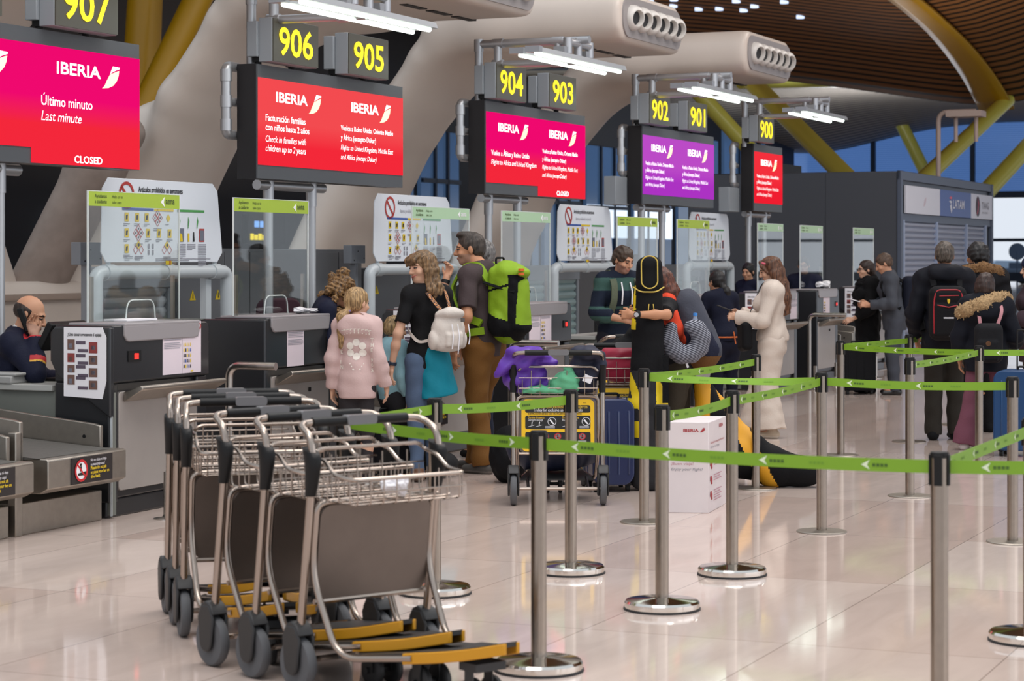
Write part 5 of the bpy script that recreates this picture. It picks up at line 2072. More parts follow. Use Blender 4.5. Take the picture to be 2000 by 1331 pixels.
    for i in range(9):
        y = -0.24 + i * 0.06
        bk.tube(arc_path([(0.048, y, 0.90 if i % 2 else 0.84), (0.05, y, 0.735), (0.31, y, 0.725), (0.312, y, 0.825)], 0.02, 3), 0.0032, n=6)
    for i in range(4):
        x = 0.07 + i * 0.075
        bk.tube(arc_path([(x, -W1, 0.83), (x, -W1, 0.73), (x, W1, 0.73), (x, W1, 0.83)], 0.02, 3), 0.0032, n=6)
    for z in (0.78, 0.85):
        bk.tube([(0.047, -W1, z), (0.047, W1, z)], 0.0036, n=6)
    bk.tube([(0.312, -W1, 0.775), (0.312, W1, 0.775)], 0.0036, n=6)
    bk.build('basket', TFRAME, r)
    for sy in (1, -1):
        q = MB()
        pts = [(0.52, 0.182 * sy, 0.18), (0.74, 0.105 * sy, 0.21), (0.93, 0.03 * sy, 0.255)]
        pp = arc_path(pts, 0.12, 4)
        vs, fs = [], []
        for p in pp:
            for dy, dz in ((-0.008, -0.022), (0.008, -0.022), (0.008, 0.020), (-0.008, 0.020)):
                vs.append((p.x, p.y + dy, p.z + dz))
        for i in range(len(pp) - 1):
            for j in range(4):
                fs.append((i * 4 + j, i * 4 + (j + 1) % 4, i * 4 + 4 + (j + 1) % 4, i * 4 + 4 + j))
        fs += [(3, 2, 1, 0), tuple(range(len(vs) - 4, len(vs)))]
        q.add(vs, fs)
        q.build('platform_strip', TYEL, r, bevel=0.004)
    q = MB()
    q.prism([(0.20, -0.25), (0.54, -0.172), (0.54, 0.172), (0.20, 0.25)], 0, 0.012, axes='xy', M=Matrix.Translation((0, 0, 0.118)) @ Euler((0, -0.13, 0)).to_matrix().to_4x4())
    q.add([(0.53, -0.176, 0.204), (0.74, -0.10, 0.234), (0.925, -0.028, 0.277), (0.925, 0.028, 0.277), (0.74, 0.10, 0.234), (0.53, 0.176, 0.204)] + [(0.53, -0.176, 0.186), (0.74, -0.10, 0.216), (0.925, -0.028, 0.259), (0.925, 0.028, 0.259), (0.74, 0.10, 0.216), (0.53, 0.176, 0.186)], [(0, 1, 4, 5), (1, 2, 3, 4), (6, 11, 10, 7), (7, 10, 9, 8), (0, 6, 7, 1), (1, 7, 8, 2), (2, 8, 9, 3), (3, 9, 10, 4), (4, 10, 11, 5), (5, 11, 6, 0)])
    q.build('platform', FORK, r)
    c = MB()
    for sy in (-1, 1):
        M = Matrix.Translation((0.76, 0.045 * sy, 0.065)) @ Euler((PI / 2, 0, 0)).to_matrix().to_4x4()
        c.lathe([(0.03, -0.016), (0.058, -0.014), (0.065, -0.008), (0.065, 0.008), (0.058, 0.014), (0.03, 0.016)], M=M, n=24)
        c.span((0.74, 0.045 * sy - 0.024, 0.06), (0.79, 0.045 * sy - 0.019, 0.17))
    c.cyl((0.76, -0.08, 0.065), (0.76, 0.08, 0.065), 0.012)
    c.box((0.76, 0, 0.17), (0.10, 0.14, 0.03))
    c.build('castor', FORK, r)
    return r


tr0 = make_trolley()
A1 = math.atan2(-0.777, 0.63)
A2 = math.atan2(-0.96, 0.28)
tl_spots = [((-0.586, 8.63), A1, 'empty trolley at the front end of the stack, nearest to the camera'),
            ((-0.788, 8.88), A1, 'empty trolley second from the camera in the stack'),
            ((-0.982, 9.13), A1, 'empty trolley third from the camera in the stack'),
            ((-1.15, 9.72), A2, 'empty trolley fourth from the camera, first of the turned rear group'),
            ((-1.235, 10.04), A2, 'empty trolley fifth from the camera in the stack'),
            ((-1.32, 10.36), A2, 'empty trolley at the far left end of the stack')]
for i, ((x, y), a, lb) in enumerate(tl_spots):
    o = tr0 if i == 0 else copy_tree(tr0)
    o.location = (x, y, 0)
    o.rotation_euler = (0, 0, a)
    tag(o, lb, 'luggage trolley', 'empty trolleys pushed together')
crumple('crumpled_tissue', Vector((-0.586, 8.63, 0.738)) + Matrix.Rotation(A1, 4, 'Z') @ Vector((0.20, 0.02, 0)), 0.05, PAPER, 'crumpled white tissue in the basket of the nearest empty trolley', 'litter', seed=12, flat=0.7)

# the loaded trolleys
LT = (0.31, 14.75)
AL = math.atan2(1.0, -0.02)
lt0 = make_trolley(sign=True)
lt0.location = (LT[0], LT[1], 0)
lt0.rotation_euler = (0, 0, AL)
tag(lt0, 'loaded trolley with yellow instruction sign, jackets in its basket', 'luggage trolley', 'loaded trolleys')
lt1 = copy_tree(lt0)
lt1.location = (0.82, 16.0, 0)
lt1.rotation_euler = (0, 0, AL - 0.05)
tag(lt1, 'loaded trolley with a crimson bag in its basket, partly hidden behind the first', 'luggage trolley', 'loaded trolleys')


def Lp(root, x, y, z):
    """point given in a placed thing's own axes"""
    return root.matrix_basis @ Vector((x, y, z))


def puff(name, size, parts, m, loc, rz, label, cat, h=0.009, amp=0.004, freq=60, seed=1, k=0.03):
    """soft folded cloth or bag grown from a list of (centre, half sizes, rotation)"""
    lo = [-size[0], -size[1], -0.02]
    hi = [size[0], size[1], size[2]]
    s = SDF(lo, hi, h)
    for c, r_, R in parts:
        s.ell(c, r_, R, k=k)
    s.ripple(amp, freq, seed)
    s.plane((0, 0, 0.0), (0, 0, -1), 0.01)
    o = s.build(name, m, None, smooth=1)
    o.location = loc
    o.rotation_euler = (0, 0, rz)
    tag(o, label, cat)
    return o


PURPLE = mat('purple_puffer', '#5a2f9e', 0.5, bump=0.35, bscale=14)
GREEN = mat('mint_green_cloth', '#5fae84', 0.8, bump=0.4, bscale=30)
NAVY = mat('navy_cloth', '#1d2136', 0.7, bump=0.3, bscale=25)
NAVYB = mat('navy_duffel', '#161d35', 0.6, bump=0.4, bscale=12)
BLACKC = mat('black_fabric', '#0c0c0f', 0.8, spec=0.2, bump=0.25, bscale=60)
CRIM = mat('crimson_bag', '#a01f3c', 0.45, bump=0.3, bscale=10)
BLUESHELL = mat('blue_hard_shell', '#1f2b52', 0.25, bump=0.15, bscale=8)

jp = puff('puffer_jacket', (0.28, 0.2, 0.40), [((-0.06, 0, 0.10), (0.16, 0.10, 0.12), (0, 0.1, 0)), ((-0.08, -0.02, 0.22), (0.15, 0.11, 0.09), (0, -0.15, 0)), ((-0.05, -0.06, 0.27), (0.14, 0.10, 0.05), (0, 0.1, 0)),
                                          ((-0.20, -0.06, 0.17), (0.08, 0.07, 0.035), (0, -0.6, 0)), ((0.06, -0.04, 0.21), (0.10, 0.07, 0.03), (0, 0.15, 0))],
          PURPLE, Lp(lt0, 0.17, 0.16, 0.742), AL - PI / 2, 'purple puffer jacket folded over the handle of the loaded trolley', 'jacket', amp=0.011, freq=62, seed=2, h=0.007)
jg = puff('folded_garment', (0.26, 0.14, 0.25), [((0.04, -0.03, 0.06), (0.10, 0.08, 0.08), None), ((0.06, -0.03, 0.11), (0.07, 0.06, 0.055), (0, 0.4, 0)), ((-0.12, -0.02, 0.025), (0.14, 0.08, 0.035), None)],
          GREEN, Lp(lt0, 0.13, -0.01, 0.742), AL - PI / 2, 'mint green garment crumpled in the basket of the loaded trolley', 'clothing', amp=0.010, freq=85, seed=5, h=0.007)
jn = puff('navy_jacket', (0.22, 0.2, 0.40), [((0, 0, 0.13), (0.115, 0.10, 0.16), None), ((0.02, -0.04, 0.27), (0.12, 0.12, 0.05), (0, 0.1, 0)), ((0.10, -0.05, 0.2), (0.05, 0.06, 0.08), None)],
          NAVY, Lp(lt0, 0.17, -0.18, 0.742), AL - PI / 2, 'navy jacket hanging over the right end of the loaded trolley handle', 'jacket', amp=0.008, freq=65, seed=7, h=0.007)
q = MB()
q.box((0.02, -0.122, 0.10), (0.06, 0.003, 0.05), rot=(0, 0.4, 0))
q.build('care_label', PAPER, jn)
df = puff('duffel_bag', (0.42, 0.28, 0.45), [((0, 0, 0.15), (0.33, 0.16, 0.15), None), ((-0.1, 0, 0.16), (0.25, 0.15, 0.15), None)], NAVYB, Lp(lt0, 0.40, -0.0, 0.19), AL - PI / 2,
          'navy duffel bag lying on the platform of the loaded trolley', 'bag', amp=0.007, freq=60, seed=3)


def suitcase(name, w, d, h, m, loc, rz, label, ribs=4, handle=True, group=None):
    r = empty(name, loc, rz, label, 'suitcase', group)
    b = MB()
    b.prism(rrect(-w / 2, 0.05, w / 2, h, min(w, d) * 0.28, 6), -d / 2, -0.012)
    b.prism(rrect(-w / 2, 0.05, w / 2, h, min(w, d) * 0.28, 6), 0.012, d / 2)
    for i in range(ribs):
        x = -w * 0.36 + i * w * 0.72 / max(ribs - 1, 1)
        b.span((x - 0.012, -d / 2 - 0.005, 0.12), (x + 0.012, d / 2 + 0.005, h - 0.08))
    b.build('shell', m, r, bevel=min(w, d) * 0.10, seg=3)
    z = MB()
    z.prism(rrect(-w / 2 + 0.004, 0.054, w / 2 - 0.004, h - 0.004, min(w, d) * 0.27, 6), -0.013, 0.013)
    z.build('zip_band', BLACKP, r)
    for x in (-w * 0.38, w * 0.38):
        for y in (-d * 0.32, d * 0.32):
            q = MB()
            q.cyl((x - 0.014, y, 0.026), (x + 0.014, y, 0.026), 0.026, n=16)
            q.box((x, y, 0.052), (0.045, 0.045, 0.02))
            q.build('wheel', BLACKP, r)
    q = MB()
    q.tube(arc_path([(-0.07, 0, h - 0.01), (-0.07, 0, h + 0.025), (0.07, 0, h + 0.025), (0.07, 0, h - 0.01)], 0.02), 0.009, n=8)
    q.build('carry_handle', BLACKP, r)
    if handle:
        q = MB()
        q.tube(arc_path([(-0.09, d * 0.25, h - 0.02), (-0.09, d * 0.25, h + 0.33), (0.09, d * 0.25, h + 0.33), (0.09, d * 0.25, h - 0.02)], 0.02), 0.007, n=8)
        q.build('pull_handle', BLACKP, r)
    return r


suitcase('hard_suitcase', 0.30, 0.46, 0.66, BLUESHELL, (0.69, 15.75, 0), 0.12, 'dark blue hard suitcase standing behind the right wheel of the loaded trolley', handle=False)
suitcase('cabin_suitcase', 0.42, 0.26, 0.60, BLACKC, (0.98, 17.05, 0), 0.5, 'black suitcase behind the blue hard one', handle=False)
suitcase('large_suitcase', 0.5, 0.30, 0.72, mat('petrol_blue_shell', '#0d3a66', 0.35), (4.30, 18.4, 0), -0.4, 'petrol blue suitcase at the right edge behind the girl in flared trousers')
suitcase('black_trolley_case', 0.40, 0.26, 0.62, BLACKC, W(26.15, -6.75, 0), 0.2, 'black wheeled suitcase beside the man in the grey jacket', handle=False)
suitcase('small_dark_suitcase', 0.36, 0.24, 0.5, BLACKC, (-0.92, 16.5, 0), 0.3, 'dark suitcase standing behind the legs of the girl in the pink hoodie', handle=False)
puff('dark_backpack_on_floor', (0.26, 0.2, 0.55), [((0, 0, 0.2), (0.15, 0.12, 0.22), None), ((0, -0.08, 0.15), (0.11, 0.08, 0.13), None)], BLACKC, (-0.02, 16.25, 0), 0.2, 'black bag on the floor left of the loaded trolley', 'bag')
puff('dark_shoulder_bag', (0.3, 0.2, 0.3), [((0, 0, 0.10), (0.22, 0.13, 0.11), None), ((-0.05, 0, 0.12), (0.15, 0.12, 0.1), None)], mat('near_black_cloth', '#0f1014', 0.8), (-0.62, 16.6, 0), 0.2, 'flat black bag on the floor at the feet of the woman in black', 'bag')
puff('crimson_holdall', (0.26, 0.2, 0.35), [((0, 0, 0.13), (0.19, 0.12, 0.14), None), ((0.02, -0.02, 0.20), (0.16, 0.10, 0.09), None)], CRIM, Lp(lt1, 0.17, 0.03, 0.742), AL - PI / 2, 'crimson bag in the basket of the trolley behind', 'bag', seed=8)
puff('black_jacket_heap', (0.3, 0.2, 0.5), [((0.0, 0, 0.05), (0.17, 0.11, 0.07), (0, -0.35, 0)), ((0.08, 0, 0.11), (0.10, 0.10, 0.09), None)], BLACKC, Lp(lt1, 0.2, -0.03, 0.965), AL - PI / 2, 'black jacket heaped on the crimson bag', 'jacket', seed=4)
# a third trolley's sign glimpsed behind the blue suitcase
lt2 = copy_tree(lt0)
lt2.location = (1.0, 17.9, 0)
lt2.rotation_euler = (0, 0, AL + 0.6)
tag(lt2, 'loaded trolley mostly hidden behind the black ski bag', 'luggage trolley', 'loaded trolleys')

# ---- white cardboard box of the airline
CARD = mat('white_card', '#dcd2d3', 0.6, noise=0.03, nscale=5)
CARDRED = mat('card_red_print', '#a8353c', 0.6)
CARDPINK = mat('card_pink_print', '#c08f9a', 0.6)
r = empty('cardboard_box', (1.15, 14.30, 0), 0.0, 'white cardboard box with red airline name, standing right of the ski bag', 'box')
q = MB()
bx = [(-0.135, 0.0), (0.125, -0.03), (0.29, 0.53), (0.03, 0.56)]
q.prism(bx, 0.0, 0.59, axes='xy')
q.build('carton', CARD, r, bevel=0.004)
fx = Vector((0.26, -0.03, 0)).normalized()
sx = Vector((0.165, 0.56, 0)).normalized()
q = MB()
o = Vector((-0.135, 0.0, 0)) + Vector((-0.03, -0.26, 0)).normalized() * 0.003
q.text('IBERIA', 0.026, o + fx * 0.097 + Vector((0, 0, 0.528)), fx, Z3, 0, bold=0.03, width=0.10)
a, b = swoosh(0, 0, 0.036, 0.028)
for sh in (a, b):
    q.add([o + fx * (0.203 + p) + Vector((0, 0, 0.525 + z)) for p, z in sh], [tuple(range(len(sh)))], 0)
q.text('¡Buen viaje!', 0.026, o + fx * 0.018 + Vector((0, 0, 0.312)), fx, Z3, 2, width=0.145)
q.text('Enjoy your flight!', 0.026, o + fx * 0.018 + Vector((0, 0, 0.276)), fx, Z3, 1, shear=0.25, width=0.205)
o2 = Vector((0.125, -0.03, 0)) + Vector((0.56, -0.165, 0)).normalized() * 0.003
q.text('IBERIA', 0.03, o2 + sx * 0.34 + Vector((0, 0, 0.535)), sx, Z3, 0, bold=0.03, width=0.13)
q.text('Consulta tu equipaje de mano', 0.022, o2 + sx * 0.05 + Vector((0, 0, 0.445)), sx, Z3, 0, width=0.46)
q.text('Check your hand baggage', 0.022, o2 + sx * 0.05 + Vector((0, 0, 0.415)), sx, Z3, 1, width=0.30)
for i, z in enumerate((0.30, 0.20, 0.10)):
    for (u0, z0, u1, z1) in ((0.04, 0, 0.09, 0.035), (0.07, -0.02, 0.11, 0.02)):
        q.quad(*[o2 + sx * u_ + Vector((0, 0, z + z_)) for u_, z_ in ((u0, z0), (u1, z0), (u1, z1), (u0, z1))], 0)
    for j in range(3 if i < 2 else 5):
        zz = z + 0.03 - j * 0.016
        q.quad(*[o2 + sx * u_ + Vector((0, 0, z_)) for u_, z_ in ((0.16, zz), (0.42 - 0.05 * (j % 2), zz), (0.42 - 0.05 * (j % 2), zz + 0.006), (0.16, zz + 0.006))], 2)
q.build('print', [CARDRED, GREYINK, CARDPINK], r)

# ---- black bag with yellow panels lying behind the box, end towards the right
BAGY = mat('bag_yellow', '#d99a18', 0.6)
s = SDF((-0.75, -0.35, -0.02), (0.75, 0.35, 0.9), 0.012)
s.chain([(-0.36, 0.05, 0.72), (-0.28, 0.03, 0.50), (-0.08, 0, 0.24), (0.16, 0, 0.14), (0.36, 0, 0.11), (0.44, 0, 0.10)], [0.07, 0.13, 0.17, 0.135, 0.10, 0.075], k=0.06)
s.ripple(0.003, 40, 3)
s.plane((0, 0, 0), (0, 0, -1), 0.01)
lb = s.build('ski_holdall', [BLACKC, BAGY], None, paint=lambda c: ((np.abs(c[:, 0] - 0.04 + 0.5 * (c[:, 2] - 0.2)) < 0.055) | ((c[:, 0] < -0.30) & (c[:, 0] > -0.42) & (c[:, 2] > 0.50) & (c[:, 2] < 0.74))).astype(int))
lb.location = (1.74, 15.95, 0)
lb.rotation_euler = (0, 0, -0.15)
tag(lb, 'black holdall with yellow patches leaning on the floor behind the white box', 'bag')


# ================================================================== people
class Soft(SDF):
    """distance field whose grid is fitted to what is put into it"""

    def __init__(self, h):
        self.h = h
        self.q = []

    def op(self, lo, hi, fn, k=0.0, mode='add', mat=None):
        self.q.append(('op', np.array(lo, float), np.array(hi, float), fn, k, mode))
        return self

    def plane(self, p, n, k=0.0):
        p, n = np.array(p, float), np.array(n, float)
        n = n / np.linalg.norm(n)
        self.q.append(('pl', p, n, k))
        return self

    def ripple(self, amp, freq, seed=0):
        self.q.append(('ri', amp, freq, seed))
        return self

    def mesh(self):
        lo = np.min([a[1] for a in self.q if a[0] == 'op' and a[5] == 'add'], axis=0) - self.h * 4
        hi = np.max([a[2] for a in self.q if a[0] == 'op' and a[5] == 'add'], axis=0) + self.h * 4
        SDF.__init__(self, lo, hi, self.h)
        for a in self.q:
            if a[0] == 'op':
                SDF.op(self, a[1], a[2], a[3], a[4], a[5])
            elif a[0] == 'pl':
                SDF.plane(self, a[1], a[2], a[3])
            else:
                SDF.ripple(self, a[1], a[2], a[3])
        return SDF.mesh(self)


def hair_mat(name, c, c2=None, scale=(60, 60, 4)):
    if name in MATS:
        return MATS[name]
    m = mat(name, c, 0.48, 0.0, spec=0.4)
    nt = m.node_tree
    b = nt.nodes['Principled BSDF']
    t = nt.nodes.new('ShaderNodeTexCoord')
    mp = nt.nodes.new('ShaderNodeMapping')
    mp.inputs['Scale'].default_value = scale
    n = nt.nodes.new('ShaderNodeTexNoise')
    n.inputs['Scale'].default_value = 1.6
    n.inputs['Detail'].default_value = 6
    n.inputs['Distortion'].default_value = 0.6
    r = nt.nodes.new('ShaderNodeValToRGB')
    r.color_ramp.elements[0].position = 0.35
    r.color_ramp.elements[1].position = 0.68
    a = srgb(c)
    r.color_ramp.elements[0].color = tuple(q * 0.5 for q in a[:3]) + (1,)
    r.color_ramp.elements[1].color = srgb(c2) if c2 else tuple(min(1, q * 1.5) for q in a[:3]) + (1,)
    bp = nt.nodes.new('ShaderNodeBump')
    bp.inputs['Strength'].default_value = 0.7
    bp.inputs['Distance'].default_value = 0.006
    nt.links.new(t.outputs['Object'], mp.inputs[0])
    nt.links.new(mp.outputs[0], n.inputs['Vector'])
    nt.links.new(n.outputs['Fac'], r.inputs[0])
    nt.links.new(r.outputs[0], b.inputs['Base Color'])
    nt.links.new(n.outputs['Fac'], bp.inputs['Height'])
    nt.links.new(bp.outputs[0], b.inputs['Normal'])
    return m


def skin_mat(name, c):
    m = mat(name, c, 0.5, spec=0.35)
    b = m.node_tree.nodes['Principled BSDF']
    b.inputs['Subsurface Weight'].default_value = 0.08
    b.inputs['Subsurface Radius'].default_value = (0.012, 0.005, 0.003)
    return m


SKIN_A = skin_mat('skin_fair', '#c99e84')
SKIN_B = skin_mat('skin_tan', '#b98463')
SKIN_C = skin_mat('skin_warm', '#c08f72')
EYEM = mat('eye_dark', '#241a16', 0.3)
LIPM = mat('lip_rose', '#9c564c', 0.5)
LIPN = mat('lip_pale', '#a8705e', 0.5)


def V3(*a):
    return np.array(a, float)


def nrm(v):
    v = np.array(v, float)
    return v / max(np.linalg.norm(v), 1e-9)


def hand(S, w, d, th, pal, curl=0.35, k=1.0, spread=1.0):
    """palm, four unequal bent fingers and a thumb; d along the hand, th to the thumb side, pal where the palm looks"""
    d, th = nrm(d), nrm(th)
    th = nrm(th - d * (th @ d))
    pal = np.cross(d, th)
    pal = pal * (1 if pal @ nrm(pal) > 0 else -1)
    return _hand(S, np.array(w, float), d, th, nrm(pal), curl, k, spread)


def _hand(S, w, d, th, pal, curl, k, spread):
    R = Matrix([[th[0], pal[0], d[0]], [th[1], pal[1], d[1]], [th[2], pal[2], d[2]]])
    S.rc(w - d * 0.01, w + d * 0.02, 0.026 * k, 0.024 * k, k=0.01)
    S.box(w + d * 0.055 * k, (0.038 * k, 0.013 * k, 0.042 * k), R, rnd=0.012 * k, k=0.014)
    for i, L in enumerate((0.070, 0.078, 0.072, 0.056)):
        off = (0.030 - 0.0205 * i) * k * spread
        c = curl * (1 + 0.12 * i)
        p0 = w + d * (0.088 - 0.006 * abs(i - 1)) * k + th * off
        d1 = nrm(d * math.cos(c) + pal * math.sin(c) + th * (0.06 * (1.2 - i)))
        p1 = p0 + d1 * L * 0.5 * k
        d2 = nrm(d * math.cos(2.1 * c) + pal * math.sin(2.1 * c))
        p2 = p1 + d2 * L * 0.5 * k
        S.rc(p0 - d * 0.012 * k, p1, 0.0092 * k, 0.0085 * k, k=0.004)
        S.rc(p1, p2, 0.0085 * k, 0.0072 * k, k=0.002)
    t0 = w + d * 0.025 * k + th * 0.026 * k
    t1 = t0 + nrm(d * 0.72 + th * 0.62 + pal * 0.3) * 0.042 * k
    t2 = t1 + nrm(d * 0.9 + th * 0.15 + pal * 0.45) * 0.032 * k
    S.rc(t0, t1, 0.0135 * k, 0.0105 * k, k=0.01)
    S.rc(t1, t2, 0.0105 * k, 0.0085 * k, k=0.003)


ARM_DOWN = dict(e=(0.245, -0.035, 1.13), w=(0.255, 0.03, 0.885), d=(0.0, 0.12, -1), th=(-0.15, 1, 0.1), curl=0.35)


class Person:
    """a figure in its own axes: x to its right, y forwards, z up; sizes are for 1.75 m and scaled by k"""

    def __init__(self, label, xy, facing, H=1.75, build=1.0, lean=0.0, side=0.0, yaw=0.0, pitch=0.0, roll=0.0, armR=None, armL=None,
                 feet=None, knees=None, skin=None, female=False, sit=False, z0=0.0, h=0.006, twist=0.0, headoff=(0, 0, 0), group=None, hk=1.0):
        self.k = k = H / 1.75
        self.b = build
        self.h = h
        self.fem = female
        self.skin = skin or SKIN_A
        self.root = empty('person', (xy[0], xy[1], z0), math.radians(facing) - PI / 2, label, 'person', group)
        self.sit = sit
        la, sa = math.radians(lean), math.radians(side)
        base = V3(0, 0, 0.95)
        Rl = np.array(Euler((-la, sa, 0)).to_matrix())
        tw = np.array(Euler((0, 0, math.radians(twist))).to_matrix())

        def up(p, t=1.0):
            q = np.array(p, float) - base
            if twist:
                q = tw @ q
            return (base + Rl @ q) * k
        self.up = up
        self.pel = V3(0, 0, 0.93) * k
        self.waist = up((0, 0, 1.09))
        self.chest = up((0, 0.005, 1.31))
        self.neck = up((0, -0.02, 1.475))
        sw = (0.165 if female else 0.185) * build ** 0.5
        self.sR = up((sw, -0.015, 1.42))
        self.sL = up((-sw, -0.015, 1.42))
        self.sideax = nrm(self.sR - self.sL)
        hc = up((0, 0.025, 1.632)) + V3(*headoff) * k
        self.hc = hc
        self.hk = k * hk if H > 1.5 else k * 1.12 * hk
        self.HR = np.array(Euler((-math.radians(pitch), math.radians(roll), 0)).to_matrix())
        self.HR = np.array(Euler((0, 0, math.radians(yaw + twist))).to_matrix()) @ self.HR
        self.HM = Matrix(self.HR.tolist())
        self.arms = {}
        for sgn, key, given in ((1, 'R', armR), (-1, 'L', armL)):
            a = dict(ARM_DOWN)
            if given is None:
                a['e'] = up(V3(*a['e']) * V3(sgn, 1, 1))
                a['w'] = up(V3(*a['w']) * V3(sgn, 1, 1))
                a['d'] = V3(*a['d']) * V3(sgn, 1, 1)
                a['th'] = V3(*a['th']) * V3(sgn, 1, 1)
            else:
                a.update(given)
                a['e'] = V3(*a['e']) * k
                a['w'] = V3(*a['w']) * k
                a['d'] = V3(*a['d'])
                a['th'] = V3(*a['th'])
            a['s'] = self.sR if sgn > 0 else self.sL
            a['sgn'] = sgn
            self.arms[key] = a
        f = feet or ((0.10, 0.0), (-0.10, 0.0))
        kn = knees or ((0.0, 0.03), (0.0, 0.03))
        self.legs = []
        for i, sgn in enumerate((1, -1)):
            hip = V3(0.088 * sgn * build ** 0.5, 0, 0.90) * k
            ank = V3(f[i][0], f[i][1], f[i][2] if len(f[i]) > 2 else 0.085) * k
            kp = (hip + ank) / 2 + V3(kn[i][0], kn[i][1], 0.02) * k
            if sit:
                kp = V3(0.10 * sgn, 0.42, 0.92) * k
                ank = V3(0.10 * sgn, 0.40, 0.5) * k
            self.legs.append((hip, kp, ank, sgn, math.radians(f[i][3]) if len(f[i]) > 3 else 0.12 * -sgn))

    def hp(self, *p):
        return self.hc + self.HR @ (V3(*p) * self.hk)

    # ---- shapes
    def torso(self, S, e=0.0, hem=None, hip_e=None, k=0.05):
        q, b, fem = self.k, self.b, self.fem
        he = e if hip_e is None else hip_e
        wp, wd = (0.150, 0.105) if not fem else (0.152, 0.108)
        ww, wwd = (0.138, 0.098) if not fem else (0.118, 0.088)
        cw, cd = (0.162, 0.112) if not fem else (0.140, 0.105)
        a = self.pel + V3(0, 0, -0.03) * q
        S.ec(a, self.pel + V3(0, 0, 0.06) * q, wp * b * q + he, wd * b * q + he, wp * 0.96 * b * q + he, wd * b * q + he, (1, 0, 0), k=k)
        S.ec(self.pel + V3(0, 0, 0.06) * q, self.waist, wp * 0.95 * b * q + e, wd * b * q + e, ww * b * q + e, wwd * b * q + e, self.sideax, k=k)
        S.ec(self.waist, self.chest, ww * b * q + e, wwd * b * q + e, cw * b * q + e, cd * b * q + e, self.sideax, k=k)
        S.ec(self.chest, self.up((0, -0.01, 1.405)), cw * b * q + e, cd * b * q + e, cw * 0.86 * b * q + e, 0.078 * q + e, self.sideax, k=k)
        S.rc(self.sL, self.sR, 0.058 * q + e, k=k)
        S.rc(self.sR + (self.neck - self.sR) * 0.25, self.neck, 0.055 * q + e, 0.048 * q + e, k=0.04)
        S.rc(self.sL + (self.neck - self.sL) * 0.25, self.neck, 0.055 * q + e, 0.048 * q + e, k=0.04)
        if fem:
            for sg in (-1, 1):
                S.ell(self.up((0.07 * sg, 0.085, 1.29)), V3(0.062, 0.055, 0.062) * q + e, k=0.04)

    def arm(self, S, key, e=0.0, upto=2.0, k=0.03, flare=0.0):
        a = self.arms[key]
        q = self.k * (0.9 if self.fem else 1.0) * self.b ** 0.5
        r0, r1, r2 = 0.052 * q, 0.040 * q, 0.027 * q
        u = min(upto, 1.0)
        el = a['s'] + (a['e'] - a['s']) * u
        S.rc(a['s'], el, r0 + e, r0 + (r1 - r0) * u + e + (flare if upto <= 1 else 0), k=k, flat='b' if upto < 1 else None)
        if upto > 1:
            u = min(upto - 1.0, 1.0)
            w = a['e'] + (a['w'] - a['e']) * u
            m = a['e'] + (a['w'] - a['e']) * min(0.35, u)
            S.rc(a['e'], m, r1 + e, r1 * 0.98 + e, k=k)
            S.rc(m, w, r1 * 0.98 + e, r1 + (r2 - r1) * u + e + flare, k=k, flat='b' if upto < 2 else None)

    def leg(self, S, i, e=0.0, upto=2.0, k=0.03, flare=0.0, knee_e=None):
        hip, kn, an, sg, fo = self.legs[i]
        q = self.k * self.b ** 0.5
        r0, r1, r2 = 0.088 * q, 0.056 * q, 0.040 * q
        ke = e if knee_e is None else knee_e
        S.rc(hip, kn, r0 + e, r1 + ke, k=k)
        u = max(0.0, min(upto - 1, 1.0))
        w = kn + (an - kn) * u
        m = kn + (an - kn) * 0.35
        if not flare:
            S.rc(kn, m, r1 + ke, r1 * 0.98 + ke, k=k)
            S.rc(m, w, r1 * 0.98 + ke, r2 + e, k=k, flat='b')
        else:
            S.rc(kn, w, r1 + ke, r2 + e + flare, k=k, flat='b')

    def body(self, brow=None, lips=None, smile=0.0, stubble=None):
        S = Soft(self.h)
        q = self.hk
        hp, HM = self.hp, self.HM
        self.torso(S, -0.004)
        for kx in 'RL':
            self.arm(S, kx)
            a = self.arms[kx]
            sg = a['sgn']
            d, th = nrm(a['d']), nrm(a['th'])
            th = nrm(th - d * (th @ d))
            pal = np.cross(d, th) * (1 if sg < 0 else -1)
            if 'pal' in a:
                pal = nrm(V3(*a['pal']))
            _hand(S, a['w'], d, th, nrm(pal), a['curl'], self.k * (0.92 if self.fem else 1.0), a.get('spread', 1.0))
        for i in (0, 1):
            self.leg(S, i, k=0.04)
            hip, kn, an, sg, fo = self.legs[i]
            if not self.sit:
                S.rc(an + V3(0, 0, -0.03) * self.k, an + V3(math.sin(fo) * 0.12, math.cos(fo) * 0.12, -0.05) * self.k, 0.035 * self.k, 0.03 * self.k, k=0.02)
        S.rc(self.neck - V3(0, 0, 0.02), hp(0, -0.012, -0.05), (0.052 if self.fem else 0.060) * self.k, (0.048 if self.fem else 0.055) * self.k, k=0.03)
        S.ell(hp(0, -0.012, 0.030), V3(0.074, 0.093, 0.086) * q, HM, k=0.02)
        S.ell(hp(0, 0.030, -0.030), V3(0.058, 0.060, 0.080) * q, HM, k=0.03)
        S.ell(hp(0, 0.055, -0.088), V3(0.034, 0.030, 0.026) * q, HM, k=0.025)
        S.ell(hp(0, 0.076, 0.024), V3(0.050, 0.018, 0.012) * q, HM, k=0.015)
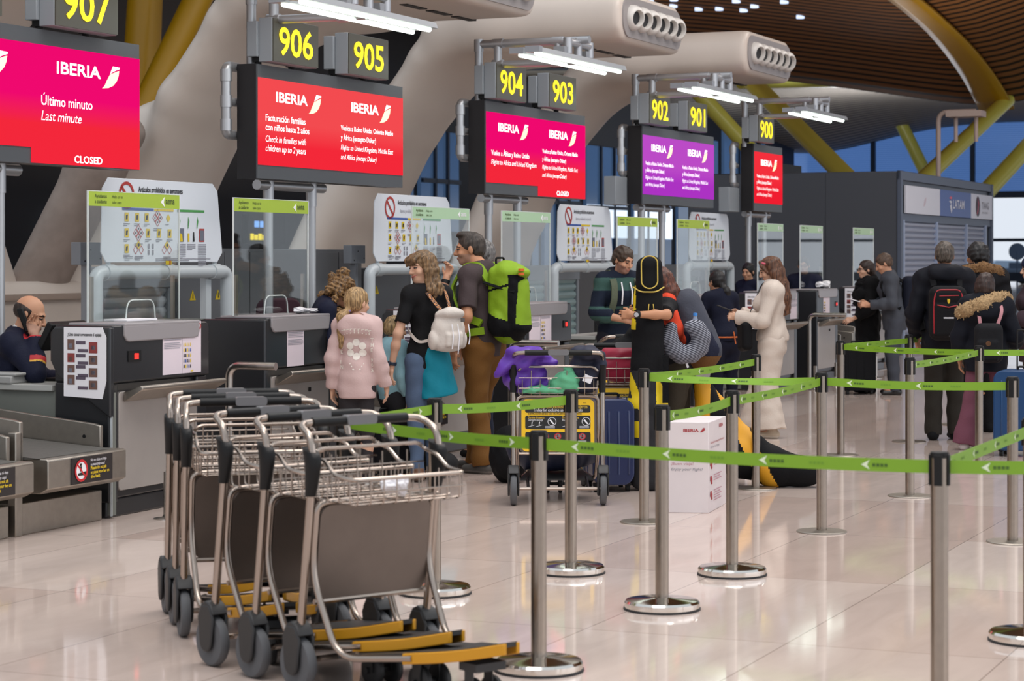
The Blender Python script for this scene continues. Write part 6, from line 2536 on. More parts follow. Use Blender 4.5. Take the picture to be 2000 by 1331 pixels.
        for sg in (-1, 1):
            S.ell(hp(0.030 * sg, 0.101, 0.004), V3(0.018, 0.012, 0.010) * q, HM, k=0.008, mode='cut')
            S.ell(hp(0.030 * sg, 0.083, 0.003), V3(0.013, 0.010, 0.009) * q, HM, k=0.004)
            S.ell(hp(0.043 * sg, 0.062, -0.032), V3(0.020, 0.022, 0.018) * q, HM, k=0.02)
            S.ell(hp(0.078 * sg, -0.010, -0.008), V3(0.009, 0.019, 0.031) * q, HM, k=0.008)
        S.rc(hp(0, 0.090, 0.008), hp(0, 0.110, -0.030), 0.008 * q, 0.0125 * q, k=0.010)
        S.ell(hp(0, 0.098, -0.034), V3(0.019, 0.012, 0.009) * q, HM, k=0.008)
        S.ell(hp(0, 0.088, -0.060), V3(0.024 + smile * 0.008, 0.012, 0.006) * q, HM, k=0.008)
        S.ell(hp(0, 0.086, -0.069), V3(0.020, 0.011, 0.006) * q, HM, k=0.008)
        S.ell(hp(0, 0.101, -0.0645), V3(0.020, 0.006, 0.0018) * q, HM, k=0.003, mode='cut')
        Ri = self.HR

        def paint(c):
            L = ((c - self.hc) @ Ri) / q
            m = np.zeros(len(c), int)
            x, y, z = np.abs(L[:, 0]), L[:, 1], L[:, 2]
            m[(((x - 0.030) / 0.014) ** 2 + ((z - 0.003) / 0.0065) ** 2 < 1) & (y > 0.06)] = 1
            m[(((x - 0.031) / 0.020) ** 2 + ((z - 0.024 + 0.006 * ((x - 0.03) / 0.02) ** 2) / 0.006) ** 2 < 1) & (y > 0.05)] = 2
            m[((x / (0.024 + 0.008 * smile)) ** 2 + ((z + 0.0645 - smile * 0.35 * x) / 0.009) ** 2 < 1) & (y > 0.06)] = 3
            if stubble:
                mm = (m == 0) & (z < -0.035) & (y > -0.005) & (z > -0.13) & ~((x < 0.03) & (z > -0.05) & (y > 0.08))
                m[mm] = 4
            return m
        mats = [self.skin, EYEM, brow or EYEM, lips or LIPN]
        if stubble:
            mats.append(stubble)
        return S.build('body', mats, self.root, paint=paint, smooth=1)

    def top(self, name, mt, e=0.016, sleeve=1.9, hem=0.90, neck=0.012, paint=None, ripple=0.0035, flare=0.0, hip_e=None, collar=None, extra=None, seed=1, hem_k=0.0, open_neck=0.062):
        S = Soft(max(self.h, 0.007))
        self.torso(S, e, hip_e=hip_e)
        q = self.k
        S.ec(V3(0, 0, hem - 0.02) * q, self.pel + V3(0, 0, 0.05) * q, 0.152 * self.b * q + (e if hip_e is None else hip_e), 0.108 * self.b * q + (e if hip_e is None else hip_e),
             0.150 * self.b * q + e, 0.105 * self.b * q + e, (1, 0, 0), k=0.03)
        for kx in 'RL':
            self.arm(S, kx, e * 0.95, sleeve if not isinstance(sleeve, dict) else sleeve[kx], flare=flare)
        if extra:
            extra(S)
        S.ripple(ripple, 42, seed)
        S.plane(V3(0, 0, hem) * q, (0, 0, -1), 0.01)
        # neckline
        up = nrm(self.hc - self.neck)
        S.rc(self.neck + up * 0.012, self.neck + up * 0.16, open_neck * q, 0.085 * q, k=0.008, mode='cut')
        if collar:
            collar(S)
        return S.build(name, mt if isinstance(mt, list) else [mt], self.root, paint=paint, smooth=1)

    def trousers(self, name, mt, e=0.014, hem=0.06, flare=0.0, waist=1.0, knee_e=None, ripple=0.004, seed=2, paint=None, extra=None):
        S = Soft(max(self.h, 0.007))
        q, b = self.k, self.b
        S.ec(self.pel + V3(0, 0, -0.04) * q, V3(0, 0, waist) * q, 0.152 * b * q + e, 0.110 * b * q + e, 0.140 * b * q + e, 0.100 * b * q + e, (1, 0, 0), k=0.05)
        for i in (0, 1):
            hip, kn, an, sg, fo = self.legs[i]
            L = max(kn[2] - an[2], 1e-3)
            u = 2.0 + (an[2] - hem * q) / L if not self.sit else 2.0
            S.op  # noqa
            if not self.sit:
                w = an + (an - kn) / L * (an[2] - hem * q)
                r0, r1, r2 = 0.092 * q * b ** 0.5, 0.058 * q * b ** 0.5, 0.043 * q * b ** 0.5
                ke = e if knee_e is None else knee_e
                S.rc(hip, kn, r0 + e, r1 + ke, k=0.045)
                S.rc(kn, w, r1 + ke, r2 + e + flare, k=0.03, flat='b')
            else:
                self.leg(S, i, e)
        if extra:
            extra(S)
        S.ripple(ripple, 38, seed)
        S.plane(V3(0, 0, waist) * q, (0, 0, 1), 0.005)
        return S.build(name, mt if isinstance(mt, list) else [mt], self.root, paint=paint, smooth=1)

    def shoes(self, mt, sole=None, name='shoe', hgt=0.085, big=1.0):
        for i in (0, 1):
            hip, kn, an, sg, fo = self.legs[i]
            q = self.k * big
            g = an - V3(0, 0, 0.085) * self.k
            fd = V3(math.sin(fo), math.cos(fo), 0)
            sd = V3(math.cos(fo), -math.sin(fo), 0)
            S = Soft(0.006)
            S.ec(g + V3(0, 0, 0.036) * q - fd * 0.045 * q, g + V3(0, 0, 0.030) * q + fd * 0.14 * q, 0.040 * q, 0.040 * q, 0.044 * q, 0.030 * q, sd, k=0.02)
            S.rc(g + V3(0, 0, 0.05) * q - fd * 0.01 * q, g + V3(0, 0, hgt + 0.01) * q - fd * 0.01 * q, 0.046 * q, 0.046 * q, k=0.03)
            S.plane(g, (0, 0, -1), 0.004)
            S.plane(g + V3(0, 0, hgt + 0.02) * q, (0, 0, 1), 0.004)
            zb = g[2] + 0.022 * q
            S.build(name, [mt, sole or mt], self.root, paint=lambda c, zb=zb: (c[:, 2] < zb).astype(int), smooth=1)

    def hair(self, mt, style='short', length=0.0, name='hair', vol=1.0, ripple=0.0025, fr=110, extra=None, fringe=True, seed=3):
        S = Soft(0.006)
        q, hp, HM = self.hk, self.hp, self.HM
        v = 0.010 * vol
        if style == 'bald':
            S.ell(hp(0, -0.022, 0.018), V3(0.080, 0.090, 0.070) * q, HM, k=0.01)
            S.ell(hp(0, 0.012, 0.085), V3(0.076, 0.105, 0.062) * q, HM, k=0.01, mode='cut')
            S.ell(hp(0, 0.075, -0.01), V3(0.10, 0.072, 0.11) * q, HM, k=0.01, mode='cut')
            S.ell(hp(0, -0.01, -0.085), V3(0.12, 0.12, 0.055) * q, HM, k=0.01, mode='cut')
        else:
            S.ell(hp(0, -0.018, 0.034), V3(0.076 + v, 0.095 + v, 0.086 + v) * q, HM, k=0.01)
            S.ell(hp(0, -0.045, -0.01), V3(0.068 + v, 0.062 + v, 0.075) * q, HM, k=0.03)
            S.ell(hp(0, 0.115, -0.030), V3(0.064, 0.075, 0.095 if fringe else 0.11) * q, HM, k=0.02, mode='cut')
            if style == 'short':
                S.ell(hp(0, 0.03, -0.085), V3(0.12, 0.085, 0.085) * q, HM, k=0.015, mode='cut')
                S.ell(hp(0, -0.04, -0.115), V3(0.12, 0.12, 0.05) * q, HM, k=0.015, mode='cut')
        if extra:
            extra(S)
        S.ripple(ripple, fr, seed)
        return S.build(name, mt, self.root, smooth=1)

    def add(self, name, mt, fn, h=0.007, ripple=0.0, freq=45, seed=1, paint=None, smooth=1):
        S = Soft(h)
        fn(S)
        if ripple:
            S.ripple(ripple, freq, seed)
        return S.build(name, mt if isinstance(mt, list) else [mt], self.root, paint=paint, smooth=smooth)

    def world(self, p):
        return self.root.matrix_basis @ Vector([float(c) for c in p])

    def own(self, name, mt, fn, label, cat, h=0.008, ripple=0.0, freq=45, seed=1, paint=None, smooth=1, group=None):
        """something worn or carried: a thing of its own, placed where the person is"""
        S = Soft(h)
        fn(S)
        if ripple:
            S.ripple(ripple, freq, seed)
        o = S.build(name, mt if isinstance(mt, list) else [mt], None, paint=paint, smooth=smooth)
        o.location = self.root.location
        o.rotation_euler = self.root.rotation_euler
        tag(o, label, cat, group)
        return o


def strap(P, name, pts, w, t, m, parent, n=4):
    """flat band along a path in the person's axes, its face turned away from the body axis"""
    pts = arc_path(pts, 0.05, n)
    mb = MB()
    vs, fs = [], []
    k = len(pts)
    for i in range(k):
        d = (pts[min(i + 1, k - 1)] - pts[max(i - 1, 0)]).normalized()
        out = Vector((pts[i].x * 0.3, pts[i].y, 0))
        if out.length < 1e-4:
            out = Vector((0, -1, 0))
        a = d.cross(out.normalized()).normalized()
        b = a.cross(d).normalized()
        for sx_, sy_ in ((-1, -1), (1, -1), (1, 1), (-1, 1)):
            vs.append(pts[i] + a * w / 2 * sx_ + b * t / 2 * sy_)
    for i in range(k - 1):
        for j in range(4):
            fs.append((i * 4 + j, i * 4 + (j + 1) % 4, i * 4 + 4 + (j + 1) % 4, i * 4 + 4 + j))
    mb.add(vs, fs)
    return mb.build(name, m, parent)

# ------------------------------------------------------------------ the people, left to right
def K(color, name, rough=0.8, bump=0.25, bs=60, **kw):
    return mat(name, color, rough, bump=bump, bscale=bs, spec=0.25, **kw)


H_BROWN = hair_mat('hair_dark_brown', '#2e211b')
H_BLACK = hair_mat('hair_black', '#141112')
H_MID = hair_mat('hair_mid_brown', '#4a382b')
H_LIGHT = hair_mat('hair_light_brown', '#54402f', '#93734f')
H_BLOND = hair_mat('hair_dark_blond', '#8c6c48', '#c3a070')
H_GREY = hair_mat('hair_grey', '#4d4a49', '#8d8a88')
H_RED = hair_mat('hair_auburn', '#3a1d16', '#6b3a28')
H_LONG = hair_mat('hair_chestnut', '#3a231b', '#7a5138')

# 1 seated clerk on the phone
P = Person('seated balding clerk in navy uniform holding a telephone to his ear', (-3.40, 14.66), 2, H=1.74, build=0.95, lean=14, pitch=20, yaw=-4, sit=True, z0=-0.32, h=0.0055, hk=1.08,
           armR=dict(e=(0.27, 0.28, 1.22), w=(0.125, 0.245, 1.47), d=(-0.25, -0.35, 1), th=(-0.7, 0.75, 0.1), curl=0.55),
           armL=dict(e=(-0.30, 0.22, 1.16), w=(-0.12, 0.42, 1.15), d=(0.6, 0.8, 0), th=(0.3, 0.2, 1), curl=0.3), skin=SKIN_C)
P.body(brow=H_BROWN.copy() if False else H_BROWN, stubble=mat('shaven_skin', '#a87f6a', 0.6))
P.hair(H_BROWN, 'bald', ripple=0.001)
NAVYU = K('#10142a', 'uniform_navy', 0.75)
REDT = mat('uniform_red_trim', '#b3202a', 0.6)
YELT = mat('uniform_yellow_trim', '#d9a63a', 0.6)
a = P.arms['R']
el, wr = a['e'], a['w']


def cuff(c):
    m = np.zeros(len(c), int)
    u = ((c - el) @ (wr - el)) / ((wr - el) @ (wr - el))
    dist = np.linalg.norm(c - el - np.clip(u, 0, 1)[:, None] * (wr - el), axis=1)
    ok = dist < 0.075
    m[ok & (u > 0.26) & (u < 0.38)] = 1
    m[ok & (u > 0.22) & (u <= 0.26)] = 2
    m[ok & (u > 0.90)] = 1
    return m


P.top('jacket', [NAVYU, REDT, YELT], e=0.026, sleeve=1.95, hem=0.86, paint=cuff, open_neck=0.058)
P.trousers('trousers', NAVYU)
P.add('shirt_collar', WHITE, lambda S: (S.rc(P.neck + V3(0, 0.0, 0.0), P.neck + nrm(P.hc - P.neck) * 0.045, 0.064, 0.060, k=0.01),
                                        S.rc(P.neck + V3(0, 0.0, -0.02), P.neck + nrm(P.hc - P.neck) * 0.09, 0.054, 0.056, k=0.004, mode='cut')))
lan = MB()
for sg in (-1, 1):
    lan.tube(arc_path([P.neck + V3(0.0, -0.055, 0.045), P.neck + V3(0.062 * sg, 0.0, 0.02), P.up((0.055 * sg, 0.135, 1.36)), P.up((0.0, 0.150, 1.16))], 0.03, 4), 0.008, n=6)
lan.build('lanyard', REDT, P.root)
ph = MB()
ear = P.hp(0.105, 0.0, -0.03)
ph.box(tuple(ear), (0.024, 0.045, 0.17), rot=(0.35, 0.1, 0))
o = ph.build('telephone_handset', BLACKP, bevel=0.010)
o.location, o.rotation_euler = P.root.location, P.root.rotation_euler
tag(o, 'black telephone handset held to the ear of the seated clerk', 'telephone')
# his stool and the dark monitor in front of him
st = MB()
st.lathe([(0.26, 0.0), (0.26, 0.03), (0.04, 0.06), (0.035, 0.42), (0.19, 0.44), (0.21, 0.50), (0.18, 0.52), (0.0, 0.525)], n=24)
tag(st.build('clerk_stool', BLACKC, loc=(-3.42, 14.66, 0)), 'dark stool under the seated clerk', 'stool')
mo = MB()
mo.box((0, 0, 0.30), (0.42, 0.05, 0.20), rot=(0.5, 0, 0))
mo.cyl((0, 0.02, 0.0), (0, 0.02, 0.28), 0.03)
mo.box((0, 0.02, 0.01), (0.2, 0.18, 0.02))
tag(mo.build('desk_monitor', BLACKP, loc=W(12.25, -8.55, 0.84), rz=RZ, bevel=0.008), 'dark monitor seen edge-on in front of the face of the seated clerk', 'monitor')

# 2 curly-haired clerk
P = Person('clerk with curly hair tied up, bending over the counter left of the girl', (-1.60, 16.75), 12, H=1.60, build=0.85, lean=26, pitch=22, female=True, skin=SKIN_C, headoff=(0, 0.02, -0.02), hk=1.05,
           armR=dict(e=(0.22, 0.22, 1.12), w=(0.12, 0.42, 1.02), d=(-0.3, 0.9, -0.1), th=(-0.8, 0, 0.5), curl=0.4), armL=dict(e=(-0.22, 0.2, 1.12), w=(-0.1, 0.42, 1.02), d=(0.3, 0.9, -0.1), th=(0.8, 0, 0.5), curl=0.4))
P.body(brow=H_BROWN)
H_CURL = hair_mat('hair_curly_honey', '#4c3524', '#9c7648', scale=(40, 40, 40))
rs = random.Random(4)


def curls(S):
    for i in range(46):
        a, z = rs.uniform(0.65 * PI, 2.35 * PI), rs.uniform(-0.20, 0.09)
        r = 0.085 + rs.uniform(0, 0.035) - 0.12 * max(z, 0)
        S.ell(P.hp(r * math.cos(a) * 0.85, r * math.sin(a) - 0.03, z), V3(1, 1, 1.3) * rs.uniform(0.018, 0.032), k=0.012)
    for i in range(16):
        S.ell(P.hp(rs.uniform(-0.035, 0.035), -0.045 + rs.uniform(-0.03, 0.03), 0.135 + rs.uniform(-0.02, 0.03)), V3(1, 1, 1) * rs.uniform(0.018, 0.028), k=0.012)


P.hair(H_CURL, 'long', vol=1.3, ripple=0.006, fr=170, extra=curls)
P.top('jacket', NAVYU, e=0.018, sleeve=1.95, hem=0.88)
P.trousers('trousers', NAVYU)
P.shoes(BLACKC)
lan = MB()
for sg in (-1, 1):
    lan.tube(arc_path([P.neck + V3(0.0, -0.05, 0.045), P.neck + V3(0.060 * sg, 0.02, 0.02), P.up((0.05 * sg, 0.15, 1.36)), P.up((0.0, 0.17, 1.15))], 0.03, 4), 0.006, n=6)
lan.build('lanyard', mat('lanyard_orange', '#d8662a', 0.6), P.root)

# 3 girl in the pink hoodie, seen from behind
P = Person('girl with blond ponytail in a pink hoodie with a white flower on the back', (-1.11, 15.75), 82, H=1.43, build=0.74, yaw=-32, pitch=6, skin=SKIN_A, female=True, feet=((0.085, 0.03), (-0.085, -0.02)),
           armR=dict(e=(0.205, -0.04, 1.14), w=(0.255, 0.05, 0.89), d=(0.05, 0.1, -1), th=(-0.15, 1, 0.1), curl=0.35), armL=dict(e=(-0.215, -0.04, 1.13), w=(-0.225, 0.03, 0.87), d=(0.0, 0.1, -1), th=(0.15, 1, 0.1), curl=0.35))
P.body(brow=H_BLOND)


def pony(S):
    S.chain([P.hp(0.0, -0.09, -0.055), P.hp(-0.02, -0.145, -0.12), P.hp(-0.02, -0.13, -0.22), P.hp(-0.04, -0.11, -0.36)], [0.022, 0.034, 0.034, 0.012], k=0.02)


P.hair(H_BLOND, 'long', vol=0.7, ripple=0.002, extra=lambda S: (S.ell(P.hp(0, -0.06, -0.115), V3(0.10, 0.08, 0.035), P.HM, k=0.01, mode='cut'), pony(S)))
P.add('hair_tie', mat('hair_tie_lilac', '#9a86b8', 0.7), lambda S: S.ell(P.hp(-0.005, -0.105, -0.07), V3(0.030, 0.020, 0.016), k=0.005), h=0.005)
PINK = K('#c8aca8', 'hoodie_dusty_pink', 0.9, 0.2, 90)
CREAM = mat('hoodie_cream_print', '#e6ded4', 0.7)


def hood_down(S):
    S.ell(P.up((0.0, -0.105, 1.435)), V3(0.16, 0.10, 0.11) * P.k, Euler((0.5, 0, 0)).to_matrix(), k=0.03)
    S.rc(P.up((-0.085, -0.02, 1.47)), P.up((0, -0.12, 1.42)), 0.045 * P.k, 0.05 * P.k, k=0.03)
    S.rc(P.up((0.085, -0.02, 1.47)), P.up((0, -0.12, 1.42)), 0.045 * P.k, 0.05 * P.k, k=0.03)
    S.ell(P.up((0, -0.075, 1.515)), V3(0.075, 0.055, 0.04) * P.k, k=0.02, mode='cut')


HEM = 0.80
hd = P.top('hoodie', PINK, e=0.026, sleeve=1.93, hem=HEM, hip_e=0.045, extra=hood_down, ripple=0.005, flare=0.004, seed=5, open_neck=0.056)
# print on the back: flower and letters, laid on the cloth
pr = MB()


def on_back(x, z, P=P, hd=hd):
    ok, co, nr, ix = hd.ray_cast(Vector((x, -0.6, z)), Vector((0, 1, 0)))
    return (co.x, co.y - 0.003, co.z) if ok else (x, -0.16 * P.k, z)


def proj(pts, m=0):
    pr.add([on_back(*p) for p in pts], [tuple(range(len(pts)))], m)


cx, cz = 0.015, 1.005
for i in range(6):
    a = PI / 2 + i * 2 * PI / 6
    c = (cx + 0.050 * math.cos(a), cz + 0.050 * math.sin(a))
    ring = [(c[0] + 0.026 * math.cos(t), c[1] + 0.026 * math.sin(t)) for t in np.linspace(0, 2 * PI, 12, endpoint=False)]
    for j in range(12):
        proj([c, ring[j], ring[(j + 1) % 12]])
for j, ch in enumerate('MADE IN'):
    vs, fs = text_shape(ch, 0, 0.03)
    x0, z0 = cx - 0.125, cz + 0.075 - j * 0.036
    for f in fs:
        proj([(x0 + vs[q][0] * 0.036, z0 + vs[q][1] * 0.036) for q in f])
for j, ch in enumerate('THE 90S'):
    vs, fs = text_shape(ch, 0, 0.03)
    x0, z0 = cx + 0.10, cz + 0.055 - j * 0.036
    for f in fs:
        proj([(x0 + vs[q][0] * 0.036, z0 + vs[q][1] * 0.036) for q in f])
for j in range(9):
    a = math.radians(146 - j * 14)
    x0, z0 = cx + 0.115 * math.cos(a), cz + 0.085 + 0.03 * math.sin(a)
    proj([(x0 - 0.004, z0), (x0 + 0.004, z0), (x0 + 0.004, z0 + 0.036), (x0 - 0.004, z0 + 0.036)])
    proj([(x0 + 0.004, z0 + 0.030), (x0 + 0.015, z0 + 0.030), (x0 + 0.015, z0 + 0.036), (x0 + 0.004, z0 + 0.036)])
for j in range(3):
    proj([(cx - 0.045 + 0.01 * j, cz - 0.105 - 0.02 * j), (cx + 0.055 - 0.01 * j, cz - 0.105 - 0.02 * j), (cx + 0.055 - 0.01 * j, cz - 0.096 - 0.02 * j), (cx - 0.045 + 0.01 * j, cz - 0.096 - 0.02 * j)])
pr.build('back_print', CREAM, hd)
P.trousers('trousers', K('#2d2a2c', 'leggings_charcoal', 0.8), e=0.008, hem=0.07)
P.shoes(mat('trainer_white', '#c9c6c2', 0.6))

# 4 small child
P = Person('small child with dark blond hair in a pale blue top, half hidden by the girl', (-0.89, 16.55), 35, H=1.20, build=1.0, yaw=-10, pitch=8, skin=SKIN_A, h=0.006)
P.body(brow=H_BLOND)
P.hair(hair_mat('hair_child_blond', '#7d6546', '#b39668'), 'short', vol=1.4)
P.top('sweater', K('#8fb9c4', 'child_pale_blue', 0.85), e=0.024, sleeve=1.9, hem=0.86)
P.trousers('trousers', K('#28282c', 'child_dark_trousers', 0.85), e=0.02)
P.shoes(mat('child_shoe', '#6a655f', 0.6))

# 5 woman in black looking back over her shoulder
P = Person('smiling woman in a black T-shirt looking back, white backpack on her shoulders', (-0.64, 16.35), 122, H=1.70, build=0.80, yaw=95, pitch=6, roll=4, female=True, skin=SKIN_A, h=0.005, headoff=(-0.03, -0.02, 0.0), hk=1.03,
           armL=dict(e=(-0.26, -0.03, 1.13), w=(-0.29, 0.02, 0.87), d=(-0.05, 0.15, -1), th=(0.15, 1, 0.1), curl=0.4),
           armR=dict(e=(0.25, 0.10, 1.14), w=(0.20, 0.30, 1.05), d=(0, 1, 0), th=(-0.3, 0, 1), curl=0.3), feet=((0.09, 0.05), (-0.09, -0.03)))
P.body(brow=H_LIGHT, lips=LIPM, smile=1.0)


def wavy(S):
    rs = random.Random(9)
    for i in range(17):
        a = PI * 0.88 + (i / 16) * PI * 1.24
        r = 0.082 + 0.012 * (i % 2)
        x, y = r * math.cos(a), r * math.sin(a) * 0.95 - 0.008
        dz = rs.uniform(-0.03, 0.03)
        S.chain([P.hp(x * 0.95, y, 0.06), P.hp(x * 1.10, y * 1.05, -0.03), P.hp(x * 1.0, y, -0.10 + dz), P.hp(x * 1.30, y * 1.25, -0.17 + dz), P.hp(x * 1.15, y * 1.1, -0.215 + dz)], [0.022, 0.024, 0.022, 0.023, 0.010], k=0.012)
    # fringe over the forehead
    for i in range(9):
        x = -0.056 + i * 0.014
        S.chain([P.hp(x * 0.8, 0.050, 0.095), P.hp(x, 0.096, 0.062), P.hp(x * 1.05, 0.098, 0.028)], [0.018, 0.014, 0.008], k=0.010)


P.hair(H_LIGHT, 'long', vol=1.0, ripple=0.003, fr=140, extra=wavy)
P.top('t_shirt', K('#111113', 'tshirt_black', 0.85), e=0.014, sleeve=0.72, hem=0.86, flare=0.008, hip_e=0.02)
JEAN = K('#51627c', 'jeans_blue', 0.8, 0.2, 200, noise=0.12, nscale=7)
P.trousers('jeans', JEAN, e=0.012, hem=0.06)
P.shoes(mat('boot_brown', '#6b4a36', 0.6), mat('boot_sole', '#3a2a22', 0.7))
TEAL = K('#0f7f93', 'jacket_teal', 0.6, 0.35, 30)


def wrapped(S):
    S.ec(V3(0.04, -0.03, 0.99) * P.k, V3(0.09, -0.05, 0.56) * P.k, 0.135 * P.k, 0.108 * P.k, 0.165 * P.k, 0.14 * P.k, (1, 0.1, 0), k=0.02)
    S.ec(V3(0.04, -0.01, 1.1) * P.k, V3(0.09, -0.02, 0.4) * P.k, 0.118 * P.k, 0.090 * P.k, 0.145 * P.k, 0.115 * P.k, (1, 0.1, 0), k=0.02, mode='cut')
    S.box(V3(-0.05, 0.28, 0.75) * P.k, V3(0.5, 0.22, 0.5), rnd=0.01, k=0.01, mode='cut')
    S.plane(V3(0, 0, 0.64) * P.k, (0.15, 0, -1), 0.01)
    S.plane(V3(0, 0, 1.02) * P.k, (0.1, 0, 1), 0.01)


P.add('tied_jacket', TEAL, wrapped, ripple=0.006, freq=38)
wa = P.arms['L']
wt = MB()
wd = nrm(wa['w'] - wa['e'])
wp = wa['w'] - wd * 0.035
wt.tube([tuple(wp - wd * 0.012), tuple(wp + wd * 0.012)], 0.034, n=18)
wt.box(tuple(wp + V3(-0.033, 0, 0)), (0.012, 0.036, 0.036))
wt.build('wristwatch', mat('watch_navy', '#1f2a3c', 0.4), P.root, bevel=0.003)
OFFW = K('#cfc6bd', 'backpack_off_white', 0.85, 0.3, 50)


def bp1(S):
    c = V3(0.06, 0.0, 0.035)
    S.ell(c + (0.015, -0.20, 1.10), V3(0.120, 0.085, 0.155), k=0.03)
    S.box(c + (0.015, -0.185, 1.04), (0.112, 0.07, 0.105), rnd=0.05, k=0.05)
    S.ell(c + (0.015, -0.22, 1.205), V3(0.112, 0.09, 0.05), Euler((-0.25, 0, 0)).to_matrix(), k=0.012)
    S.box(c + (0.02, -0.275, 1.02), (0.072, 0.028, 0.058), rnd=0.025, k=0.012)
    S.ell(c + (-0.112, -0.19, 1.015), V3(0.032, 0.055, 0.07), k=0.015)
    S.ell(c + (0.140, -0.19, 1.015), V3(0.032, 0.055, 0.07), k=0.015)


b1 = P.own('white_backpack', OFFW, bp1, 'off-white backpack with flap and cords on the back of the woman in black', 'backpack', ripple=0.003)
WOV = mat('woven_strap', '#a3714a', 0.8)
nt = WOV.node_tree
wv = nt.nodes.new('ShaderNodeTexChecker')
wv.inputs['Scale'].default_value = 90
wv.inputs['Color1'].default_value = srgb('#c98a58')
wv.inputs['Color2'].default_value = srgb('#3f3a3c')
tx = nt.nodes.new('ShaderNodeTexCoord')
nt.links.new(tx.outputs['Object'], wv.inputs['Vector'])
nt.links.new(wv.outputs[0], nt.nodes['Principled BSDF'].inputs['Base Color'])
for sg in (-1, 1):
    strap(P, 'shoulder_strap', [(0.065 + 0.025 * sg, -0.20, 1.25), (0.04 + 0.065 * sg, -0.150, 1.34), (0.02 + 0.09 * sg, -0.055, 1.465), (0.09 * sg, 0.06, 1.41), (0.09 * sg, 0.105, 1.30)], 0.026, 0.006, WOV, b1)
    strap(P, 'lower_strap', [(0.05 + 0.11 * sg, -0.15, 1.05), (0.03 + 0.14 * sg, -0.08, 1.03), (0.145 * sg, 0.02, 1.12), (0.10 * sg, 0.105, 1.29)], 0.022, 0.005, OFFW, b1)
cd = MB()
for x, l in ((0.05, 0.18), (0.10, 0.22), (0.19, 0.15)):
    cd.tube(arc_path([(x, -0.295, 1.17), (x + 0.005, -0.315, 1.08), (x - 0.005, -0.31, 1.17 - l)], 0.03), 0.004, n=6)
cd.build('cord', PAPER, b1)
bk = MB()
bk.box((0.14, -0.300, 1.20), (0.03, 0.008, 0.03))
bk.build('leather_label', mat('label_grey', '#57524f', 0.6), b1)

# 6 man with the green backpack
P = Person('tall man in brown T-shirt and ochre trousers carrying a bright green backpack', (-0.215, 17.0), 146, H=1.87, build=0.90, lean=4, headoff=(0, 0.055, -0.015), yaw=32, pitch=4, skin=SKIN_B, h=0.005, hk=1.0,
           armL=dict(e=(-0.275, -0.04, 1.13), w=(-0.26, 0.08, 0.885), d=(0.0, 0.2, -1), th=(0.2, 1, 0.1), curl=0.45),
           armR=dict(e=(0.26, 0.06, 1.12), w=(0.20, 0.26, 0.93), d=(-0.1, 0.5, -0.8), th=(-0.6, 0.5, 0.3), curl=0.5), feet=((0.14, 0.16, 0.085, 0.3), (-0.10, -0.06, 0.085, 0.15)))
P.body(brow=H_BROWN, stubble=mat('shaven_skin', '#a87f6a', 0.6))
P.hair(hair_mat('hair_short_dark', '#39302a'), 'short', vol=0.55, ripple=0.002, extra=lambda S: S.ell(P.hp(0, 0.035, 0.105), V3(0.055, 0.06, 0.030), P.HM, k=0.02))
P.top('t_shirt', K('#453a3b', 'tshirt_brown', 0.85), e=0.018, sleeve=0.80, hem=0.84, flare=0.012, hip_e=0.02, ripple=0.004)
P.trousers('trousers', K('#6e4a20', 'trousers_ochre', 0.8, 0.2, 120), e=0.026, hem=0.055, knee_e=0.022, flare=0.016, ripple=0.007)
P.shoes(mat('shoe_grey', '#4a4744', 0.7), mat('shoe_sole_grey', '#6b6763', 0.7), big=1.05)
wa = P.arms['L']
wd = nrm(wa['w'] - wa['e'])
wp = wa['w'] - wd * 0.03
wt = MB()
wt.tube([tuple(wp - wd * 0.013), tuple(wp + wd * 0.013)], 0.036, n=18, m=1)
wt.box(tuple(wp + V3(-0.036, -0.006, 0)), (0.014, 0.044, 0.048), 0)
wt.build('wristwatch', [BLACKP, mat('watch_blue', '#2e64a8', 0.5)], P.root, bevel=0.003)
LIME = K('#82a322', 'backpack_lime', 0.6, 0.3, 25)
LIME2 = K('#7d9d1e', 'backpack_olive_lime', 0.6, 0.3, 25)
kk = P.k


def bp2(S):
    S.ec(V3(0.0, -0.26, 1.06) * kk, V3(0.0, -0.245, 1.43) * kk, 0.130 * kk, 0.135 * kk, 0.110 * kk, 0.105 * kk, (1, 0, 0), k=0.03)
    S.box(V3(0.0, -0.25, 1.245) * kk, V3(0.125, 0.11, 0.245) * kk, rnd=0.06, k=0.04)
    S.ell(V3(0.0, -0.29, 1.445) * kk, V3(0.12, 0.125, 0.05) * kk, k=0.03)
    S.ec(V3(0.0, -0.36, 1.06) * kk, V3(0.0, -0.35, 1.36) * kk, 0.115 * kk, 0.06 * kk, 0.10 * kk, 0.05 * kk, (1, 0, 0), k=0.02)
    for sg in (-1, 1):
        S.ell(V3(0.125 * sg, -0.23, 1.08) * kk, V3(0.038, 0.07, 0.09) * kk, k=0.02)


def bp2p(c):
    z, x, y = c[:, 2] / kk, c[:, 0] / kk, c[:, 1] / kk
    m = np.zeros(len(c), int)
    m[(z < 1.07 + 0.10 * (y + 0.42) / 0.3)] = 1
    m[(z < 0.985)] = 2
    m[(y < -0.33) & (y > -0.385) & (z < 1.43)] = 1
    m[(np.abs(z - 1.335 + 0.25 * (y + 0.25)) < 0.009) & (y > -0.36)] = 1
    return m


